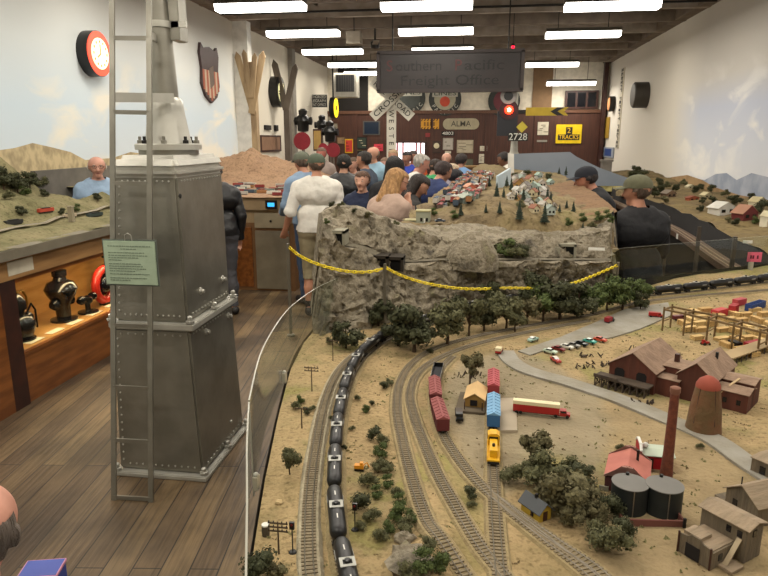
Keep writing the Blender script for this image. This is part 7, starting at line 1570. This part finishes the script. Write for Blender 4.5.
    Z0 = np.array([0, 0, sh_])
    if style == 'long' and hair:
        hp_ = [(tuple(hd_((s_*.05, -.035, .05))+Z0), tuple(hd_((s_*.075, -.03, -.12))+Z0), .05, .045, .04, 'h') for s_ in (-1, 1)]+[(tuple(hd_((0, -.05, .05))+Z0), tuple(hd_((0, -.085, -.2))+Z0), .062, .05, .04, 'h')]
        hp_ += [(tuple(hd_((s_*.07, -.03, -.1))+Z0), tuple(hd_((s_*.07, -.03, -.26))+Z0), .04, .02, .04, 'h') for s_ in (-1, 1)]
        Ph, Qh = sdf_mesh(hp_, max(.012, res*.8)); np_mesh('long_hair', Ph, Qh, HMt, t)
    def hm(mb_, name, m, par=t):
        mb_.v = [tuple(hd_(v)+Z0) for v in mb_.v]; return mb_.build(name, m, par)
    for s_ in (-1, 1):
        e_ = hm(MB().ball((s_*.031, .085, .018), (.012, .007, .007), 8, 6), 'eye', mat('eye_white', 'c8c0b4', .4)); hm(MB().ball((s_*.031, .0905, .018), (.0055, .003, .0055), 8, 6), 'iris', mat('iris_dark', '1c1410', .3), e_)
        hm(MB().box((s_*.031, .090, .036), (.028, .006, .005)), 'eyebrow', HMt if hair else mat('brow', '5a4a3c', .9))
    hm(MB().ball((0, .090, -.048), (.022, .006, .005), 10, 6), 'mouth', mat('lips', '8a4a42', .6))
    if glasses:
        g = MB()
        for s_ in (-1, 1): g.tube([(s_*.033+.022*math.cos(a), .098, .016+.017*math.sin(a)) for a in [k*PI/8 for k in range(16)]], .0022, 5, True); g.bar((s_*.055, .098, .02), (s_*.086, .0, .02), .003)
        g.bar((-.012, .1, .018), (.012, .1, .018), .003); hm(g, 'glasses', M_['dark'])
    if cap:
        cm = mat('cap_'+cap, cap, .9, 0, None, 30); mb = MB(); rows_ = []
        for i in range(9):
            ph = PI/2*i/8; rows_.append([(.095*math.cos(ph)*math.cos(2*PI*k/24), -.004+.110*math.cos(ph)*math.sin(2*PI*k/24), .036+.100*math.sin(ph)**.8) for k in range(25)])
        mb.grid(rows_); hm(mb, 'cap', cm)
        mb = MB(); n_ = 12; a_ = [(.088*math.cos(PI*(.08+.84*k/n_)), .095*math.sin(PI*(.08+.84*k/n_)), .047) for k in range(n_+1)]; b_ = [(.085*math.cos(PI*(.05+.9*k/n_)), .06+.125*math.sin(PI*(.05+.9*k/n_)), .030) for k in range(n_+1)]
        mb.grid([a_, b_]); mb.grid([[(x, y, z-.006) for x, y, z in a_], [(x, y, z-.006) for x, y, z in b_], b_]); hm(mb, 'cap_brim', cm); hm(MB().ball((0, 0, .132), .007, 6, 4), 'cap_button', cm)
    if sleeve != 'x':
        collar = collar or shirt
        c0 = up((0, .006, 1.497))+Z0; MB().tube([(c0[0]+.060*math.cos(a), c0[1]+.060*math.sin(a), c0[2]-.014*math.sin(a)) for a in [k*PI/10 for k in range(20)]], .012, 6, True).build('collar', mat('cloth_'+collar, collar, .9), t)
    return t
R.seed(17); D_ = math.radians
person('white t-shirted person in khaki shorts and camouflage cap, seen from behind', (316, 155), 7.0, D_(12), 'b98468', 'd9d5cb', '8a7f63', '4a3b30', arms=('post', 'down'), sleeve='short', shorts=True, cap='4f5848', res=.011, wide=1.15, turn=D_(25), slim=1.1, lean=.04)
person('person in light blue denim shirt, jeans and grey-green cap at the far left layout', (301, 153), 7.6, D_(45), 'b9846a', '7d94ad', '3d4f6b', '4a3b30', arms=('rail', 'rail'), lean=.18, cap='5d6152', res=.014, wide=1.05)
person('person in black leather jacket with black hair, seen from behind in the crowd', (344, 155), 8.2, D_(-10), 'b98a70', '1c1c1e', '22232a', '15120f', sleeve='jacket', arms=('rail', 'rail'), res=.014, turn=D_(25))
person('person with dark hair and grey-blue sweater in left profile behind the boy', (364, 152), 8.8, D_(80), 'b5846a', '3c4656', '2c2f38', '1e1814', res=.014, beard=None)
person('young person in navy long-sleeved shirt with short brown hair, facing the camera', (362, 172), 6.9, D_(170), 'd2a088', '1e2742', '20242e', '4a3222', arms=('phone', 'down'), res=.012, turn=D_(0), smin=.7, slim=1.05)
person('tall person in light blue shirt standing behind the crowd on the left', (373, 147), 10.2, D_(150), 'c8957c', '8fb0c4', '6b6454', '8a7868', res=.018, style='bald')
person('person in black top with black hair behind the blonde one', (394, 157), 6.9, D_(20), 'a87860', '141418', '1b1b20', '0e0c0c', res=.014, wide=1.1, style='long')
person('person with long blonde hair and pale pink sweater, hand held to the face', (401, 170), 5.7, D_(-35), 'd6a288', 'ad9484', '4a4654', '8d6a42', style='long', arms=('rail', 'face'), lean=.22, nod=.25, glasses=True, res=.011, wide=.9, slim=.9, turn=D_(-20))
person('person with long dark hair and dark grey jacket looking down at the layout', (425, 177), 6.3, D_(-60), 'c08d72', '33312f', '2c2c30', '1f1713', style='long', arms=('rail', 'rail'), lean=.30, nod=.4, res=.012, wide=.92, slim=.9, turn=D_(-25))
person('person with grey hair and white open jacket in right profile', (424, 155), 8.2, D_(-75), 'c48c76', 'cfccc4', '55503f', '8d8880', arms=('rail', 'rail'), lean=.15, nod=.2, res=.014)
person('person in bright green shirt with dark brown hair behind the navy one', (438, 160), 9.2, D_(-60), 'bb8a72', '3f9a62', '2e3238', '2c221c', lean=.12, nod=.2, res=.018)
person('person in navy hooded top with dark brown hair bending over the rail yard', (446, 163), 7.6, D_(-45), 'bb8a72', '22305a', '2b3042', '2a1e1c', arms=('rail', 'rail'), lean=.40, nod=.1, res=.014, wide=1.05)
person('person with bald head standing at the rear behind the green shirt', (446.5, 153), 11.5, D_(165), 'bd8e78', '7a5040', '3a3a3c', '6d6258', style='bald', res=.02)
person('person in blue shirt with dark hair seen from behind near the rear counter', (462, 154), 10.6, D_(-20), 'a87a64', '6d90b8', '31353f', '241c1a', lean=.22, arms=('rail', 'rail'), res=.018, wide=1.15)
person('child in purple and navy jacket beside the navy hooded figure', (457, 170), 8.0, D_(-30), 'c79a84', '3f3a86', '2b3042', '16151a', res=.016, lean=.35, smin=.6, arms=('rail', 'rail'))
person('person with pale hair in grey top leaning beside the navy hooded figure', (453, 164), 8.7, D_(-70), 'cf9f88', '8a8490', '4a4a52', 'a8957c', res=.018, lean=.3)
person('person in white shirt with dark hair leaning over at the far right of the crowd', (502, 153), 11.6, D_(70), '7a5442', 'dedad0', '2e2c2c', '1a1412', lean=.45, arms=('rail', 'rail'), res=.018)
person('person in orange-red top in front of the bright rear doorway', (413, 151), 12.5, D_(175), 'a87860', 'd05a2c', '2e2c34', '2a1e1a', res=.02, wide=1.1)
person('person in royal blue top beside the orange one near the doorway', (407, 152), 11.5, D_(160), '9a6e58', '2c3fa0', '2a2a30', '1a1412', res=.02)
person('person in pink and white plaid shirt far behind the black-haired one', (385, 158), 11.0, D_(190), 'c8988a', 'c9a9a8', '4a4a50', '6a5444', res=.02)
person('person in grey patterned shirt between leather jacket and profile figure', (353, 158), 10.0, D_(160), 'c08e78', '8a8078', '4a4640', '4a3828', res=.02)
person('person with flushed face standing behind the two capped figures', (321, 148), 11.5, D_(175), 'b06a5c', '8a7c74', '3c3a3c', '5a4234', res=.02)
person('person with dark curly hair at the far left of the doorway crowd', (393, 150), 12.0, D_(150), 'b98870', 'c8c0b4', '3c3c40', '8a7458', res=.02)
person('person in black jacket and dark grey jeans standing behind the signal base', (213, 163), 6.85, D_(40), 'b98870', '131315', '45454a', '2a2320', sleeve='jacket', arms=('phone', 'down'), lean=.10, res=.013, wide=1.15)
person('person with glasses and white hair in light blue shirt behind the left layout', (96, 157), 6.5, D_(215), 'c4907c', '8fa6bf', '4a4a52', 'b8b0a4', style='bald', glasses=True, res=.010, turn=D_(0))
person('person in black t-shirt and black cap in left profile leaning over the raised layout', (585, 168), 6.5, D_(85), 'b98068', '17181c', '26282e', '2a2220', cap='1b1d26', sleeve='short', arms=('rail', 'rail'), lean=.42, nod=-.1, res=.011)
person('person in black long-sleeved shirt and olive cap seen from behind in the right aisle', (638, 177), 4.95, D_(22), 'b07c62', '1a1a1d', '22232a', '4a3a2e', cap='5b5a44', arms=('rail', 'rail'), res=.010, wide=1.12, turn=D_(35), lean=.05, smin=.85)
st = thing('wooden_stool', 'plain wooden stool under the bald person at the lower left', 'stool', (-1.22, 1.0, 0)); MB().lathe([(.17, .44), (.17, .47)], n=24).build('seat', OKM, st)
for k in range(4): MB().cyl((.12*math.cos(k*PI/2+.7), .12*math.sin(k*PI/2+.7), .44), (.16*math.cos(k*PI/2+.7), .16*math.sin(k*PI/2+.7), 0), .015, n=8).build('leg', OKM, st)
pb = person('person with bald crown and grey side hair at the lower left corner, seated', (-34, 484), 1.05, D_(20), 'c58d78', '6c7884', '3a3f4a', '5a5048', style='bald', sit=True, lean=.12, res=.008, arms=('phone', 'phone'))
st.location = (pb.location.x, pb.location.y, 0)
c = aty(43, 577, 1.42)
bx = thing('printed_gift_bag', 'blue and pink printed paper bag at the lower left corner', 'bag', (c.x, c.y, c.z-.25), .25)
MB().box((0, 0, .14), (.10, .07, .28)).build('bag_body', mat('bag_blue', '3a4a9a', .5), bx); MB().box((0, 0, .275), (.106, .076, .008)).build('pink_rim', mat('bag_pink', 'c88aa0', .6), bx)
MB().prism([(-.045, .14), (-.02, .25), (.0, .26), (-.01, .15)], -.0365, -.0352, 'y').build('white_print', M_['white'], bx); MB().prism([(.005, .12), (.02, .24), (.045, .25), (.03, .13)], -.0365, -.0352, 'y').build('red_print', M_['redp'], bx)
